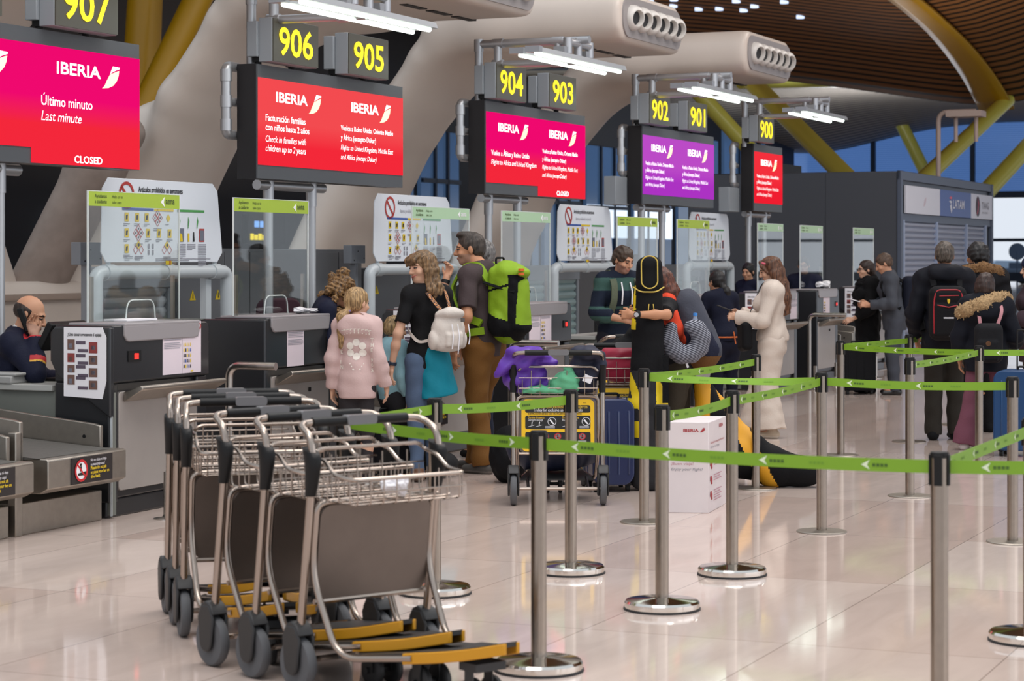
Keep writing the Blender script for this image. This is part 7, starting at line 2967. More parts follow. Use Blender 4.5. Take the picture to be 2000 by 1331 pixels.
BOFF = P.root.matrix_basis.to_3x3() @ Vector((0, 0.045, 0))
b2 = P.own('hiking_backpack', [LIME, BLACKC, LIME2], bp2, 'bright green hiking backpack with black base on the tall man', 'backpack', ripple=0.003, paint=bp2p)
for sg in (-1, 1):
    strap(P, 'shoulder_strap', [tuple(V3(0.085 * sg, -0.15, 1.36) * kk), tuple(V3(0.105 * sg, -0.07, 1.50) * kk), tuple(V3(0.125 * sg, 0.07, 1.475) * kk), tuple(V3(0.135 * sg, 0.145, 1.33) * kk), tuple(V3(0.165 * sg, 0.06, 1.14) * kk), tuple(V3(0.15 * sg, -0.12, 1.08) * kk)], 0.062, 0.018, LIME2, b2)
    strap(P, 'compression_strap', [tuple(V3(0.135 * sg, -0.13, 1.375) * kk), tuple(V3(0.138 * sg, -0.24, 1.345) * kk), tuple(V3(0.10 * sg, -0.375, 1.31) * kk)], 0.022, 0.006, BLACKC, b2)
strap(P, 'hip_belt', [tuple(V3(-0.14, -0.14, 1.03) * kk), tuple(V3(-0.21, -0.02, 1.01) * kk), tuple(V3(-0.16, 0.14, 0.99) * kk), tuple(V3(0.0, 0.17, 0.98) * kk)], 0.055, 0.016, LIME2, b2)
q = MB()
q.tube(arc_path([tuple(V3(-0.05, -0.18, 1.505) * kk), tuple(V3(-0.05, -0.18, 1.55) * kk), tuple(V3(0.05, -0.18, 1.55) * kk), tuple(V3(0.05, -0.18, 1.505) * kk)], 0.02), 0.008, n=8)
q.build('haul_loop', BLACKC, b2)
q = MB()
for z in (1.465, 1.435):
    q.box(tuple(V3(-0.06, -0.405, z) * kk), (0.05, 0.02, 0.02))
q.build('orange_tab', mat('tab_orange', '#d8641e', 0.6), b2)

b2.location = b2.location + BOFF

# 7 grey-haired man behind him, hand at his chin
P = Person('grey-haired man in dark clothes standing behind the tall man, hand raised to chin', (-0.24, 18.35), 165, H=1.80, build=1.05, yaw=10, pitch=6, skin=SKIN_C,
           armL=dict(e=(-0.27, 0.30, 1.20), w=(-0.20, 0.25, 1.45), d=(0.4, -0.2, 0.8), th=(0.5, 0.6, 0.3), curl=0.7),
           armR=dict(e=(0.27, 0.05, 1.13), w=(0.16, 0.28, 1.12), d=(-0.9, 0.3, 0), th=(0, 0.3, 1), curl=0.4))
P.body(brow=H_GREY)
P.hair(H_GREY, 'short', vol=1.2)
P.top('pullover', K('#17181c', 'pullover_black', 0.85), e=0.022, sleeve={'R': 1.9, 'L': 1.45}, hem=0.86)
P.add('body_warmer', K('#4b5670', 'waistcoat_blue_pattern', 0.8, 0.2, 60, noise=0.5, nscale=60), lambda S: (P.torso(S, 0.032), S.plane(V3(0, 0, 0.9), (0, 0, -1)), S.plane(P.up((0, 0, 1.40)), (0, 0.1, 1)),
                                                                                               S.rc(P.sR, P.arms['R']['e'], 0.085, k=0.01, mode='cut'), S.rc(P.sL, P.arms['L']['e'], 0.085, k=0.01, mode='cut')))
P.trousers('trousers', K('#1c2233', 'trousers_navy', 0.8), e=0.018)
P.shoes(BLACKC)
wa = P.arms['L']
wd = nrm(wa['w'] - wa['e'])
wt = MB()
wt.tube([tuple(wa['w'] - wd * 0.05), tuple(wa['w'] - wd * 0.02)], 0.036, n=16)
wt.build('wristwatch', BLACKP, P.root)

# 8 man in the striped hoodie
P = Person('brown-haired man in a green and navy striped hoodie, looking down', (0.98, 20.7), 296, H=1.77, build=0.92, lean=10, yaw=14, pitch=20, skin=SKIN_C, h=0.005,
           armL=dict(e=(-0.26, 0.12, 1.13), w=(-0.03, 0.36, 1.12), d=(0.9, 0.45, 0.0), th=(0.1, 0.2, 1), curl=0.5),
           armR=dict(e=(0.27, 0.10, 1.13), w=(0.06, 0.34, 1.06), d=(-0.9, 0.4, 0.0), th=(0.1, 0.2, 1), curl=0.5))
STUB = mat('shaven_skin', '#a87f6a', 0.6)
P.body(brow=H_BROWN, stubble=mat('stubble_brown', '#957060', 0.65))
P.hair(hair_mat('hair_tousled', '#3f3126'), 'short', vol=1.1, ripple=0.005, fr=120)


def stripes(c, P=P):
    z = c[:, 2] / P.k
    m = np.zeros(len(c), int)
    m[(z > 1.335) | ((z < 1.19) & (z > 1.15)) | ((z < 1.10) & (z > 1.03))] = 1
    m[(z > 1.15) & (z < 1.165)] = 0
    m[z > 1.455] = 0
    return m


def hood2(S):
    S.ell(P.up((0.0, -0.10, 1.46)), V3(0.13, 0.08, 0.09), k=0.03)
    S.rc(P.up((-0.085, 0.02, 1.45)), P.up((0, -0.10, 1.48)), 0.045, 0.05, k=0.03)
    S.rc(P.up((0.085, 0.02, 1.45)), P.up((0, -0.10, 1.48)), 0.045, 0.05, k=0.03)


P.top('hoodie', [K('#131c2c', 'hoodie_navy', 0.85), K('#37534d', 'hoodie_green', 0.85)], e=0.026, sleeve=1.45, hem=0.88, paint=stripes, extra=hood2, ripple=0.005, open_neck=0.06)
P.trousers('trousers', K('#20222b', 'trousers_dark', 0.8), e=0.018)
P.shoes(BLACKC)
q = MB()
for sg in (-1, 1):
    q.tube(arc_path([tuple(P.up((0.045 * sg, 0.10, 1.435))), tuple(P.up((0.05 * sg, 0.150, 1.36))), tuple(P.up((0.052 * sg, 0.158, 1.24)))], 0.03), 0.007, n=8)
q.build('hood_cord', PAPER, P.root)
OLIVE = K('#59604f', 'strap_olive', 0.85)
so = P.own('olive_backpack', OLIVE, lambda S: S.box(P.up((0, -0.22, 1.25)), (0.14, 0.075, 0.2), rnd=0.06), 'olive backpack worn by the man in the striped hoodie, only its strap in view', 'backpack')
for sg in (-1, 1):
    strap(P, 'shoulder_strap', [tuple(P.up((0.09 * sg, -0.15, 1.42))), tuple(P.up((0.115 * sg, -0.03, 1.515))), tuple(P.up((0.125 * sg, 0.115, 1.43))), tuple(P.up((0.13 * sg, 0.150, 1.28))), tuple(P.up((0.14 * sg, 0.12, 1.16)))], 0.06, 0.016, OLIVE, so)

# 9 woman hugging the ski bag
P = Person('woman with auburn hair and orange scarf hugging a tall black ski bag', (1.21, 16.02), 172, H=1.60, build=0.92, lean=12, yaw=-20, pitch=10, female=True, skin=SKIN_B, h=0.0055,
           armL=dict(e=(-0.47, 0.06, 1.37), w=(-0.64, 0.31, 1.375), d=(0.15, 1.0, 0.0), th=(0.1, 0.1, 1), curl=0.6),
           armR=dict(e=(0.18, 0.24, 1.36), w=(-0.08, 0.36, 1.38), d=(-1.0, 0.2, 0), th=(0.0, 0.2, 1), curl=0.5), feet=((0.10, -0.05), (-0.12, 0.05)))
P.body(brow=H_RED)
P.hair(H_RED, 'long', vol=1.4, extra=lambda S: S.chain([P.hp(0, -0.06, 0.0), P.hp(0, -0.095, -0.10), P.hp(0.0, -0.10, -0.17)], [0.075, 0.07, 0.05], k=0.03))
P.top('t_shirt', K('#17171a', 'tshirt_charcoal', 0.85), e=0.022, sleeve=0.75, hem=0.82, hip_e=0.02)
P.trousers('trousers', K('#3a3329', 'trousers_olive_brown', 0.85), e=0.024, hem=0.06)
P.shoes(BLACKC)
ORNG = K('#d8482c', 'scarf_orange', 0.8, 0.4, 25)
P.add('scarf', ORNG, lambda S: (S.chain([P.up((0.10, 0.07, 1.45)), P.up((0.0, -0.09, 1.49)), P.up((-0.12, -0.02, 1.47)), P.up((-0.19, -0.02, 1.38)), P.up((-0.19, -0.06, 1.24)), P.up((-0.15, -0.10, 1.14))], [0.04, 0.05, 0.058, 0.065, 0.05, 0.02], k=0.03),), ripple=0.005, freq=60)
wa = P.arms['L']
wd = nrm(wa['w'] - wa['e'])
wp = wa['w'] - wd * 0.035
wt = MB()
wt.tube([tuple(wp - wd * 0.012), tuple(wp + wd * 0.012)], 0.034, n=18)
wt.lathe([(0.0, 0.0), (0.021, 0.0), (0.021, 0.010), (0.018, 0.012)], tuple(wp + V3(-0.032, 0, 0)), 0, 20, Euler((0, -PI / 2, 0)).to_matrix().to_4x4())
wt.lathe([(0.0, 0.0125), (0.016, 0.0125)], tuple(wp + V3(-0.032, 0, 0)), 1, 20, Euler((0, -PI / 2, 0)).to_matrix().to_4x4())
wt.build('wristwatch', [BLACKP, PAPER], P.root)
DAYG = K('#43454f', 'daypack_grey', 0.8)


def day(S):
    S.ec(P.up((-0.02, -0.21, 1.04)), P.up((-0.02, -0.17, 1.42)), 0.150, 0.15, 0.115, 0.11, (1, 0, 0), k=0.03)
    S.ell(P.up((-0.02, -0.25, 1.12)), V3(0.11, 0.07, 0.13), k=0.03)
    S.ell(P.up((-0.16, -0.20, 1.12)), V3(0.04, 0.08, 0.10), k=0.02)


def dayp(c):
    m = np.zeros(len(c), int)
    z = c[:, 2]
    m[z < 0.95] = 2
    m[(c[:, 0] < -0.10) & (z < 1.12) & (z >= 0.95)] = 1
    return m


dp = P.own('daypack', [DAYG, K('#1d2033', 'daypack_navy', 0.8), K('#6b4a28', 'daypack_brown', 0.8)], day, 'grey and navy daypack with brown base on the back of the auburn-haired woman', 'backpack', ripple=0.003, paint=dayp)
bt = MB()
bt.lathe([(0.0, 0.0), (0.030, 0.002), (0.032, 0.03), (0.029, 0.05), (0.032, 0.07), (0.032, 0.11), (0.015, 0.15), (0.013, 0.165)], n=20, m=0)
bt.lathe([(0.016, 0.165), (0.016, 0.185), (0.0, 0.187)], n=16, m=1)
CLEARW = mat('bottle_plastic', '#b7c6dd', 0.1, alpha=0.45)
wb = bt.build('water_bottle', [CLEARW, mat('cap_blue', '#3f86cf', 0.4)])
wb.location = P.world(P.up((-0.215, -0.19, 1.14)))
tag(wb, 'clear water bottle with blue cap in the side pocket of the grey daypack', 'bottle')
STRP = bpy.data.materials.new('pillow_stripes')
STRP.use_nodes = True
nt = STRP.node_tree
w_ = nt.nodes.new('ShaderNodeTexWave')
w_.bands_direction = 'Z'
w_.inputs['Scale'].default_value = 28
w_.inputs['Distortion'].default_value = 0
t_ = nt.nodes.new('ShaderNodeTexCoord')
r_ = nt.nodes.new('ShaderNodeValToRGB')
r_.color_ramp.elements[0].color = srgb('#20222e')
r_.color_ramp.elements[1].color = srgb('#9a9ba6')
r_.color_ramp.elements[0].position = 0.50
r_.color_ramp.elements[1].position = 0.62
nt.links.new(t_.outputs['Object'], w_.inputs['Vector'])
nt.links.new(w_.outputs['Fac'], r_.inputs[0])
nt.links.new(r_.outputs[0], nt.nodes['Principled BSDF'].inputs['Base Color'])
nt.nodes['Principled BSDF'].inputs['Roughness'].default_value = 0.85
S = Soft(0.008)
ring = [(0.155 * math.cos(a), 0.0, 0.155 * math.sin(a)) for a in np.linspace(math.radians(118), math.radians(118 + 312), 16)]
ring = [(-0.10, 0, 0.165), (-0.155, 0, 0.07), (-0.15, 0, -0.04), (-0.09, 0, -0.125), (0.01, 0, -0.155), (0.11, 0, -0.12), (0.165, 0, -0.03), (0.15, 0, 0.06), (0.10, 0, 0.11)]
ring = [tuple(0.70 * q for q in p) for p in ring]
S.chain(ring, [0.045, 0.062, 0.066, 0.066, 0.066, 0.066, 0.066, 0.062, 0.048], k=0.02)
npil = S.build('neck_pillow', [STRP], None)
npil.location = (1.24, 15.74, 1.07)
npil.rotation_euler = (0.1, -0.35, 0.1)
tag(npil, 'striped grey neck pillow hanging from the grey daypack', 'neck pillow')
q = MB()
q.box((-0.05, -0.02, -0.172), (0.016, 0.004, 0.04))
q.build('fabric_label', PAPER, npil)

# the tall ski bag she holds
SKIB = K('#0d0d10', 'ski_bag_black', 0.8, 0.25, 40)
SKIG = K('#2b2b2e', 'ski_bag_grey', 0.8, 0.25, 40)
SKIY = mat('ski_bag_yellow', '#e3c40f', 0.55)
s = Soft(0.009)
s.ec((0, 0, 0.08), (0, 0, 0.62), 0.125, 0.085, 0.135, 0.09, (1, 0, 0), k=0.04)
s.ec((0, 0, 0.62), (0.0, 0, 1.15), 0.135, 0.09, 0.110, 0.085, (1, 0, 0), k=0.04)
s.ec((0, 0, 1.15), (0.005, 0, 1.45), 0.110, 0.085, 0.10, 0.08, (1, 0, 0), k=0.04)
s.ec((0.01, -0.015, 1.46), (0.015, -0.03, 1.60), 0.10, 0.075, 0.092, 0.07, (1, 0, 0), k=0.02)
s.ripple(0.003, 30, 4)
s.plane((0, 0, 0), (0, 0, -1), 0.01)


def skip(c):
    x, y, z = c[:, 0], c[:, 1], c[:, 2]
    m = np.zeros(len(c), int)
    m[z < 0.86] = 1
    left = (x < -0.02) & (y < 0)
    m[left & (np.abs(x + 0.115 - (0.78 - z) * 0.32) < 0.022 + (0.78 - z) * 0.10) & (z < 0.84) & (z > 0.64)] = 2
    m[left & (x < -0.03) & (np.abs(z - 0.62) < 0.035)] = 2
    m[left & (np.abs(x + 0.135) < 0.03) & (z > 0.50) & (z < 0.66)] = 2
    m[left & (x < -0.03) & (np.abs(z - 0.47) < 0.03)] = 2
    m[left & (np.abs(x + 0.075) < 0.022) & (z > 0.38) & (z < 0.50)] = 2
    m[(x > 0.06) & (y < 0) & (z > 0.47) & (z < 0.80) & (x - 0.05 < (0.85 - z) * 0.55)] = 2
    m[(x < -0.085) & (y < 0.02) & (z > 1.15) & (z < 1.46)] = 2
    return m


sb = s.build('ski_bag', [SKIB, SKIG, SKIY], None, paint=skip)
sb.location = (0.965, 15.66, 0)
sb.rotation_euler = (0, 0, -0.05)
tag(sb, 'tall black ski bag with yellow angular marks, standing upright in the arms of the auburn-haired woman', 'ski bag')
sb['label'] = 'tall black ski bag with yellow angular marks, hugged by the auburn-haired woman'
q = MB()
q.tube([(x, -0.103 + 0.0 * z, z) for x, z in [(0.012 + 0.058 * math.cos(a), 1.555 + (0.06 if math.sin(a) > 0 else -0.06) + 0.055 * math.sin(a)) for a in np.linspace(0, 2 * PI, 24, endpoint=False)]], 0.005, n=6, closed=True)
q.tube(arc_path([(-0.105, -0.06, 1.45), (-0.05, -0.10, 1.415), (0.06, -0.10, 1.415), (0.115, -0.06, 1.45)], 0.03), 0.005, n=6)
for dx in (-0.012, 0.018):
    q.tube([(0.02 + dx, -0.098, 1.33), (0.02 + dx * 1.6, -0.102, 1.25)], 0.004, n=6)
q.build('piping', mat('piping_gold', '#c9ad4c', 0.5), sb)
q = MB()
q.box((0.125, -0.10, 0.80), (0.045, 0.012, 0.34))
q.build('webbing_strap', BLACKC, sb)

# 10 staff member with the black ponytail
P = Person('airline clerk with black ponytail in navy uniform, seen from behind, leaning on the counter', (2.13, 22.0), 112, H=1.55, build=0.84, lean=16, yaw=12, pitch=4, female=True, skin=SKIN_C,
           armL=dict(e=(-0.30, 0.14, 1.10), w=(-0.24, 0.36, 1.08), d=(0.1, 1, 0), th=(0.6, 0, 0.6), curl=0.3), armR=dict(e=(0.27, 0.16, 1.10), w=(0.18, 0.38, 1.08), d=(-0.1, 1, 0), th=(-0.6, 0, 0.6), curl=0.3))
P.root['label'] = 'clerk with black ponytail in navy uniform, seen from behind, leaning on the counter'
P.body(brow=H_BLACK)
P.hair(H_BLACK, 'long', vol=0.9, extra=lambda S: S.chain([P.hp(0, -0.09, -0.05), P.hp(0.02, -0.145, -0.12), P.hp(0.04, -0.13, -0.24), P.hp(0.07, -0.11, -0.40)], [0.03, 0.040, 0.045, 0.012], k=0.02))
P.top('jacket', K('#0d1124', 'uniform_navy_knit', 0.85), e=0.018, sleeve=1.9, hem=0.93)
P.trousers('trousers', K('#0b0e20', 'uniform_navy_trousers', 0.8), e=0.016, waist=0.96)
P.shoes(BLACKC)
q = MB()
n = 30
a = [(0.145 * math.cos(t) * 1.02, 0.118 * math.sin(t), 0.865) for t in np.linspace(0, 2 * PI, n, endpoint=False)]
q.tube(a, 0.008, n=6, closed=True)
q.tube([(0.03, -0.125, 0.92), (0.05, -0.13, 0.80)], 0.006, n=6)
q.build('belt', mat('belt_orange', '#c8642a', 0.6), P.root)

# 11 woman in cream
P = Person('woman with long brown hair in a cream tracksuit looking down at her hands', (2.40, 20.3), 168, H=1.66, build=0.93, yaw=6, pitch=22, female=True, skin=SKIN_A, h=0.005,
           armL=dict(e=(-0.245, 0.06, 1.13), w=(-0.09, 0.34, 1.17), d=(0.35, 0.85, 0.1), th=(0.5, 0.2, 0.8), curl=0.6),
           armR=dict(e=(0.22, 0.08, 1.13), w=(0.08, 0.33, 1.20), d=(-0.35, 0.85, 0.1), th=(-0.5, 0.2, 0.8), curl=0.6), feet=((0.12, 0.20), (-0.12, 0.0)))
P.body(brow=H_BROWN, lips=LIPM)


def longhair(S):
    for i in range(11):
        a = PI * 1.02 + (i / 10) * PI * 0.96
        r = 0.083
        x, y = r * math.cos(a), r * math.sin(a) - 0.01
        c = P.hp(x * 0.98, y * 1.0, -0.05)
        S.chain([P.hp(x * 0.95, y, 0.05), c, c + V3(-x * 0.05, -0.03, -0.12), c + V3(-x * 0.15, -0.055, -0.24), c + V3(-x * 0.4, -0.075, -0.38)], [0.026, 0.030, 0.034, 0.034, 0.012], k=0.03)
    for sg in (-1, 1):
        S.chain([P.hp(0.02 * sg, 0.06, 0.10), P.hp(0.065 * sg, 0.062, 0.055), P.hp(0.078 * sg, 0.03, -0.03)], [0.016, 0.016, 0.012], k=0.01)


P.hair(H_LONG, 'long', vol=0.8, extra=longhair, ripple=0.002)
CRM = K('#cbbdb1', 'tracksuit_cream', 0.95, 0.3, 70)
P.top('sweatshirt', CRM, e=0.034, sleeve=1.93, hem=0.94, flare=0.010, ripple=0.006, seed=11, open_neck=0.056)
P.trousers('wide_trousers', CRM, e=0.034, hem=0.09, flare=0.065, knee_e=0.040, ripple=0.005, seed=12)
P.shoes(mat('sneaker_cream', '#b8a893', 0.7), mat('sneaker_sole', '#d5cabb', 0.6))
hb = P.own('shoulder_bag', BLACKC, lambda S: S.box((-0.12, 0.24, 0.93), (0.14, 0.05, 0.13), Euler((0, 0.1, 0.3)).to_matrix(), rnd=0.04), 'black shoulder bag hanging in front of the woman in cream', 'bag')
strap(P, 'bag_strap', [(-0.06, 0.24, 1.05), (0.0, 0.165, 1.25), (0.06, 0.10, 1.42), (0.10, -0.03, 1.46), (0.09, -0.13, 1.36)], 0.022, 0.006, mat('bag_strap_grey', '#4a4a4c', 0.7), hb)
q = MB()
q.box((-0.005, 0.44, 1.19), (0.075, 0.15, 0.010), rot=(0.35, 0, 0))
o = q.build('phone', BLACKP, bevel=0.004)
o.location, o.rotation_euler = P.root.location, P.root.rotation_euler
tag(o, 'dark phone in the hands of the woman in cream', 'phone')
P.add('hair_clip', mat('clip_coral', '#c8566a', 0.5), lambda S: S.rc(P.hp(-0.055, 0.045, 0.085), P.hp(-0.072, 0.02, 0.065), 0.010, k=0.005), h=0.005)

# 12 woman in the black coat with glasses
P = Person('woman with glasses in a long black furry coat, facing left', (4.36, 27.0), 190, H=1.62, build=0.95, yaw=0, pitch=4, female=True, skin=SKIN_A,
           armL=dict(e=(-0.24, 0.05, 1.12), w=(-0.16, 0.26, 0.98), d=(0.2, 0.9, -0.3), th=(0.5, 0.2, 0.8), curl=0.4))
P.body(brow=H_BROWN)
P.hair(H_BROWN, 'long', vol=1.0, extra=lambda S: S.chain([P.hp(0, -0.08, -0.03), P.hp(0, -0.10, -0.13)], [0.05, 0.035], k=0.03))
COAT = K('#0c0c0e', 'coat_black', 0.95, 0.5, 90)
P.top('coat', COAT, e=0.045, sleeve=1.75, hem=0.55, ripple=0.008, hip_e=0.05)
P.add('fur_collar', COAT, lambda S: (S.rc(P.up((-0.10, 0.02, 1.45)), P.up((0.10, 0.02, 1.45)), 0.075, k=0.03), S.rc(P.up((0, 0.1, 1.42)), P.up((0, 0.13, 1.2)), 0.06, k=0.03)), ripple=0.008, freq=90)
P.trousers('trousers', BLACKC)
P.shoes(BLACKC)
q = MB()
for sg in (-1, 1):
    c = P.hp(0.031 * sg, 0.108, 0.004)
    q.tube([tuple(c + P.HR @ V3(0.022 * math.cos(t), 0, 0.018 * math.sin(t))) for t in np.linspace(0, 2 * PI, 14, endpoint=False)], 0.003, n=5, closed=True)
    q.tube([tuple(P.hp(0.053 * sg, 0.104, 0.008)), tuple(P.hp(0.078 * sg, 0.0, 0.008))], 0.003, n=5)
q.build('glasses', mat('glasses_dark', '#2d2522', 0.4), P.root)

# 13 man in the grey jacket
P = Person('man in a grey jacket with a navy backpack, looking down at his phone', (4.62, 26.6), 176, H=1.71, build=0.98, lean=9, yaw=0, pitch=26, skin=SKIN_C,
           armL=dict(e=(-0.26, 0.05, 1.13), w=(-0.13, 0.33, 1.11), d=(0.35, 0.9, 0.15), th=(0.5, 0.2, 0.8), curl=0.55), armR=dict(e=(0.25, 0.08, 1.13), w=(0.10, 0.34, 1.12), d=(-0.35, 0.9, 0.15), th=(-0.5, 0.2, 0.8), curl=0.55))
P.body(brow=H_MID)
P.hair(H_MID, 'short', vol=0.9)
SUIT = K('#40434a', 'jacket_grey', 0.85, 0.2, 90)
P.top('jacket', SUIT, e=0.030, sleeve=1.88, hem=0.80, hip_e=0.035, ripple=0.005)
P.trousers('trousers', K('#3d4048', 'trousers_grey', 0.85), e=0.020, hem=0.05)
P.shoes(mat('leather_black', '#121214', 0.3))
b = P.own('navy_backpack', K('#0e1322', 'backpack_navy', 0.8), lambda S: (S.box(P.up((0, -0.23, 1.20)), (0.145, 0.09, 0.23), rnd=0.07), S.box(P.up((0, -0.31, 1.12)), (0.11, 0.04, 0.14), rnd=0.04, k=0.02)), 'navy backpack on the man in the grey jacket', 'backpack')
for sg in (-1, 1):
    strap(P, 'shoulder_strap', [tuple(P.up((0.10 * sg, -0.16, 1.38))), tuple(P.up((0.115 * sg, -0.03, 1.50))), tuple(P.up((0.13 * sg, 0.12, 1.40))), tuple(P.up((0.15 * sg, 0.10, 1.22))), tuple(P.up((0.16 * sg, -0.08, 1.06)))], 0.05, 0.014, BLACKC, b)
q = MB()
q.box((0.0, 0.46, 1.135), (0.075, 0.15, 0.010), rot=(0.3, 0, 0))
o = q.build('phone', PAPER, bevel=0.004)
o.location, o.rotation_euler = P.root.location, P.root.rotation_euler
tag(o, 'pale phone in the hands of the man in the grey jacket', 'phone')

# 14 man with the red-trimmed backpack
P = Person('man in a navy hooded coat with a red-trimmed black backpack, seen from behind', (3.93, 20.0), 84, H=1.80, build=0.90, yaw=0, pitch=0, skin=SKIN_B,
           armR=dict(e=(0.235, 0.0, 1.13), w=(0.22, 0.16, 0.92), d=(-0.2, 0.4, -1), th=(-0.4, 0.8, 0.1), curl=0.5), armL=dict(e=(-0.265, -0.03, 1.12), w=(-0.235, 0.14, 0.90), d=(0.2, 0.4, -1), th=(0.4, 0.8, 0.1), curl=0.5), feet=((0.10, 0.05), (-0.10, 0.0)))
P.body(brow=H_GREY)
P.hair(hair_mat('hair_grey_brown', '#352d27', '#6a5f55'), 'short', vol=0.8)
NCOAT = K('#090b15', 'coat_navy', 0.75, 0.3, 20)


def hood3(S):
    S.ell(P.up((0.0, -0.09, 1.47)), V3(0.170, 0.125, 0.105), k=0.04)
    S.ell(P.up((0.0, -0.02, 1.58)), V3(0.105, 0.095, 0.05), k=0.03, mode='cut')


P.top('coat', NCOAT, e=0.042, sleeve=1.9, hem=0.80, hip_e=0.06, extra=hood3, ripple=0.007, open_neck=0.07)
P.trousers('trousers', K('#28241f', 'trousers_brown_black', 0.8), e=0.022, hem=0.05, flare=0.012)
P.shoes(BLACKC, big=1.08)
REDP = mat('piping_red', '#a01824', 0.55)


def redbag(S):
    S.box((0, -0.285, 1.16), (0.165, 0.10, 0.245), rnd=0.075)
    S.box((0, -0.375, 1.10), (0.135, 0.03, 0.15), rnd=0.03, k=0.015)
    S.box((0, -0.36, 1.31), (0.12, 0.03, 0.05), rnd=0.025, k=0.015)


rb = P.own('red_trimmed_backpack', K('#121114', 'backpack_black_rib', 0.85, 0.4, 50), redbag, 'black backpack with red piping and a small yellow shield on the man in navy', 'backpack')
q = MB()
q.tube(arc_path([(-0.125, -0.39, 0.98), (-0.13, -0.395, 1.14), (-0.125, -0.385, 1.30), (-0.10, -0.375, 1.37), (0.10, -0.375, 1.37), (0.125, -0.385, 1.30), (0.13, -0.395, 1.14), (0.125, -0.39, 0.98)], 0.04), 0.007, n=6)
q.tube([(-0.10, -0.402, 1.235), (0.0, -0.408, 1.215), (0.11, -0.402, 1.24)], 0.006, n=6)
q.tube([(-0.08, -0.39, 1.315), (0.09, -0.39, 1.32)], 0.005, n=6)
q.build('red_piping', REDP, rb)
q = MB()
q.prism([(-0.012, 1.29), (0.012, 1.29), (0.012, 1.265), (0.0, 1.245), (-0.012, 1.265)], -0.404, -0.400, 0)
q.box((0.0, -0.406, 1.12), (0.09, 0.003, 0.012), 1)
q.box((0.02, -0.395, 0.965), (0.04, 0.003, 0.012), 1)
q.build('badge', [mat('badge_yellow', '#d8b21e', 0.5), PAPER], rb)
for sg in (-1, 1):
    strap(P, 'shoulder_strap', [(0.11 * sg, -0.22, 1.40), (0.135 * sg, -0.06, 1.535), (0.145 * sg, 0.13, 1.43), (0.18 * sg, 0.13, 1.2), (0.2 * sg, -0.10, 1.0)], 0.05, 0.014, BLACKC, rb)

# 15 man with the fur hood
P = Person('dark-haired man in a black coat with a brown fur hood, seen from behind', (4.42, 20.9), 94, H=1.79, build=0.95, yaw=22, pitch=0, skin=SKIN_B)
P.body(brow=H_BLACK)
P.hair(hair_mat('hair_black_thick', '#121113', '#2a2727', scale=(50, 50, 30)), 'short', vol=1.9, ripple=0.004)
FUR = K('#77593c', 'fur_brown', 1.0, 1.0, 120, noise=0.35, nscale=60)
FURL = K('#a68a66', 'fur_tan', 1.0, 1.0, 120, noise=0.35, nscale=60)


def furring(P, pts, r, seed):
    rs = random.Random(seed)

    def fn(S):
        S.chain(pts, [r] * len(pts), k=0.03)
        for i in range(700):
            j = rs.randrange(len(pts) - 1)
            u = rs.random()
            c = pts[j] + (pts[j + 1] - pts[j]) * u
            d = nrm(V3(rs.uniform(-1, 1), rs.uniform(-1, 1), rs.uniform(-1, 1)))
            S.rc(c + d * r * 0.7, c + d * r * rs.uniform(1.15, 1.5), 0.009, 0.004, k=0.004)
    return fn


def hood4(S):
    S.ell(P.up((0.0, -0.12, 1.42)), V3(0.20, 0.12, 0.13), k=0.04)


P.top('coat', K('#101014', 'coat_black_matt', 0.85, 0.3, 25), e=0.060, sleeve=1.9, hem=0.72, hip_e=0.07, extra=hood4, ripple=0.007, open_neck=0.07)
P.add('fur_trim', FUR, furring(P, [P.up((-0.20, -0.02, 1.43)), P.up((-0.14, -0.14, 1.50)), P.up((0, -0.20, 1.53)), P.up((0.14, -0.14, 1.50)), P.up((0.22, -0.02, 1.42))], 0.05, 3), h=0.006)
P.trousers('trousers', BLACKC)
P.shoes(BLACKC)

# 16 girl with the fur hood
P = Person('girl in a navy coat with tan fur hood and flared mauve trousers, seen from behind', (4.09, 19.0), 74, H=1.52, build=0.92, yaw=-22, pitch=4, female=True, skin=SKIN_B,
           armR=dict(e=(0.28, 0.0, 1.14), w=(0.26, 0.20, 1.03), d=(-0.3, 0.9, -0.2), th=(-0.5, 0.2, 0.8), curl=0.5), feet=((0.24, 0.05), (-0.21, -0.05)), knees=((0.0, 0.02), (0.0, 0.02)))
P.body(brow=H_BROWN)
P.hair(hair_mat('hair_brown_bun', '#33231e'), 'long', vol=1.2, extra=lambda S: S.ell(P.hp(0, -0.04, -0.04), V3(0.085, 0.075, 0.09), k=0.03))


def hood5(S):
    S.ell(P.up((0.0, -0.13, 1.38)), V3(0.18, 0.11, 0.14) * P.k, k=0.04)


P.top('coat', K('#090c17', 'coat_navy_girl', 0.8, 0.3, 25), e=0.050, sleeve=1.88, hem=0.78, hip_e=0.065, extra=hood5, ripple=0.006, open_neck=0.065)
P.add('fur_trim', FURL, furring(P, [P.up((0.20, 0.04, 1.50)), P.up((0.10, -0.10, 1.50)), P.up((-0.02, -0.20, 1.45)), P.up((-0.16, -0.17, 1.40)), P.up((-0.24, -0.06, 1.36))], 0.056, 6), h=0.006)
P.trousers('flared_trousers', K('#6e4250', 'trousers_mauve', 0.9, 0.3, 100), e=0.012, hem=0.05, flare=0.055, knee_e=0.010)
P.shoes(mat('sneaker_white', '#cfc6c4', 0.6))
sb2 = P.own('girl_backpack', K('#121216', 'backpack_small_black', 0.8), lambda S: (S.box((0.04, -0.27, 0.93), (0.12, 0.07, 0.17), rnd=0.06), S.box((0.04, -0.335, 0.87), (0.09, 0.025, 0.09), rnd=0.025, k=0.01)), 'small black backpack with pink straps on the girl with the fur hood', 'backpack')
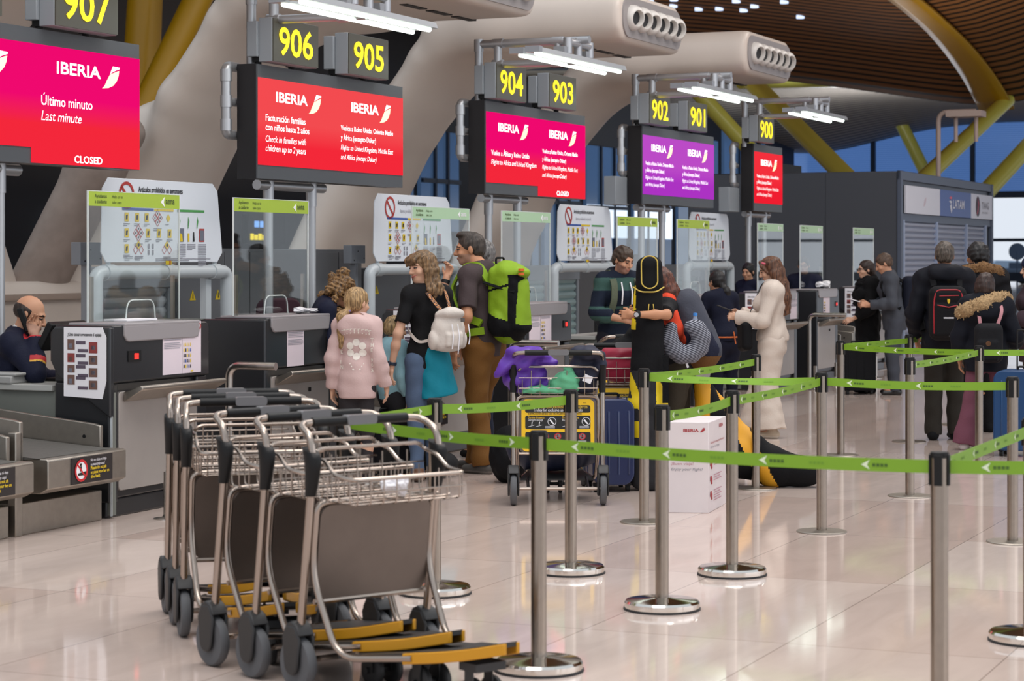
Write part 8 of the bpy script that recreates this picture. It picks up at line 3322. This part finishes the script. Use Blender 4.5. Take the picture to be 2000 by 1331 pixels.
for sg in (-1, 1):
    strap(P, 'pink_strap', [(0.04 + 0.07 * sg, -0.22, 1.08), (0.05 + 0.10 * sg, -0.19, 1.20), (0.11 * sg, -0.04, 1.32), (0.11 * sg, 0.14, 1.22)], 0.028, 0.008, mat('strap_pink', '#b07a80', 0.8), sb2)
q = MB()
q.lathe([(0.0, 0.0), (0.022, 0.0)], (0.045, -0.362, 0.93), 0, 16, Euler((PI / 2, 0, 0)).to_matrix().to_4x4())
q.build('emblem', mat('emblem_bronze', '#7a5436', 0.5), sb2)

# 17 person cut by the right picture edge
P = Person('person in a dark beanie holding a pink flask, cut by the right picture edge', (4.985, 21.0), 176, H=1.66, build=1.0, yaw=0, pitch=4, female=True, skin=SKIN_A,
           armL=dict(e=(-0.25, 0.06, 1.13), w=(-0.12, 0.27, 1.14), d=(0.3, 0.8, 0.4), th=(0.5, 0.2, 0.8), curl=0.7))
P.body(brow=H_BROWN)
P.hair(H_BROWN, 'long')
P.add('beanie', K('#20263f', 'beanie_navy', 0.9), lambda S: (S.ell(P.hp(0, -0.015, 0.05), V3(0.092, 0.112, 0.088), k=0.01), S.ell(P.hp(0, 0.08, -0.05), V3(0.12, 0.12, 0.075), k=0.01, mode='cut')))
P.top('coat', K('#3d2f36', 'coat_plum', 0.85), e=0.040, sleeve=1.6, hem=0.70, hip_e=0.05)
P.trousers('trousers', K('#6d5f57', 'trousers_taupe', 0.85))
P.shoes(BLACKC)
q = MB()
q.lathe([(0.036, 0.0), (0.038, 0.16), (0.030, 0.19), (0.030, 0.24), (0.0, 0.24)], n=20)
fl = q.build('pink_flask', mat('flask_pink', '#d3a1a4', 0.4))
fl.location = P.world((-0.10, 0.33, 1.04))
tag(fl, 'pink flask held by the person at the right picture edge', 'flask')

# 18-19 clerks behind the far clear screens
P = Person('clerk with glasses seen through the clear screen right of the woman in cream', (3.98, 30.0), 250, H=1.66, build=0.98, yaw=5, pitch=6, skin=SKIN_C)
P.body(brow=H_BROWN)
P.hair(H_BROWN, 'short', vol=1.0)
P.top('jacket', NAVYU, e=0.02, sleeve=1.9, hem=0.8)
P.trousers('trousers', NAVYU)
P.shoes(BLACKC)
q = MB()
for sg in (-1, 1):
    c = P.hp(0.031 * sg, 0.108, 0.004)
    q.tube([tuple(c + P.HR @ V3(0.022 * math.cos(t), 0, 0.018 * math.sin(t))) for t in np.linspace(0, 2 * PI, 14, endpoint=False)], 0.003, n=5, closed=True)
q.build('glasses', mat('glasses_dark', '#2d2522', 0.4), P.root)
P = Person('dark-haired clerk half hidden behind the face of the woman in cream', (3.08, 28.6), 230, H=1.58, build=0.95, yaw=5, pitch=10, female=True, skin=SKIN_C)
P.body(brow=H_BLACK)
P.hair(H_BLACK, 'long', vol=1.3)
P.top('jacket', NAVYU, e=0.02, sleeve=1.9, hem=0.8)
P.trousers('trousers', NAVYU)
P.shoes(BLACKC)
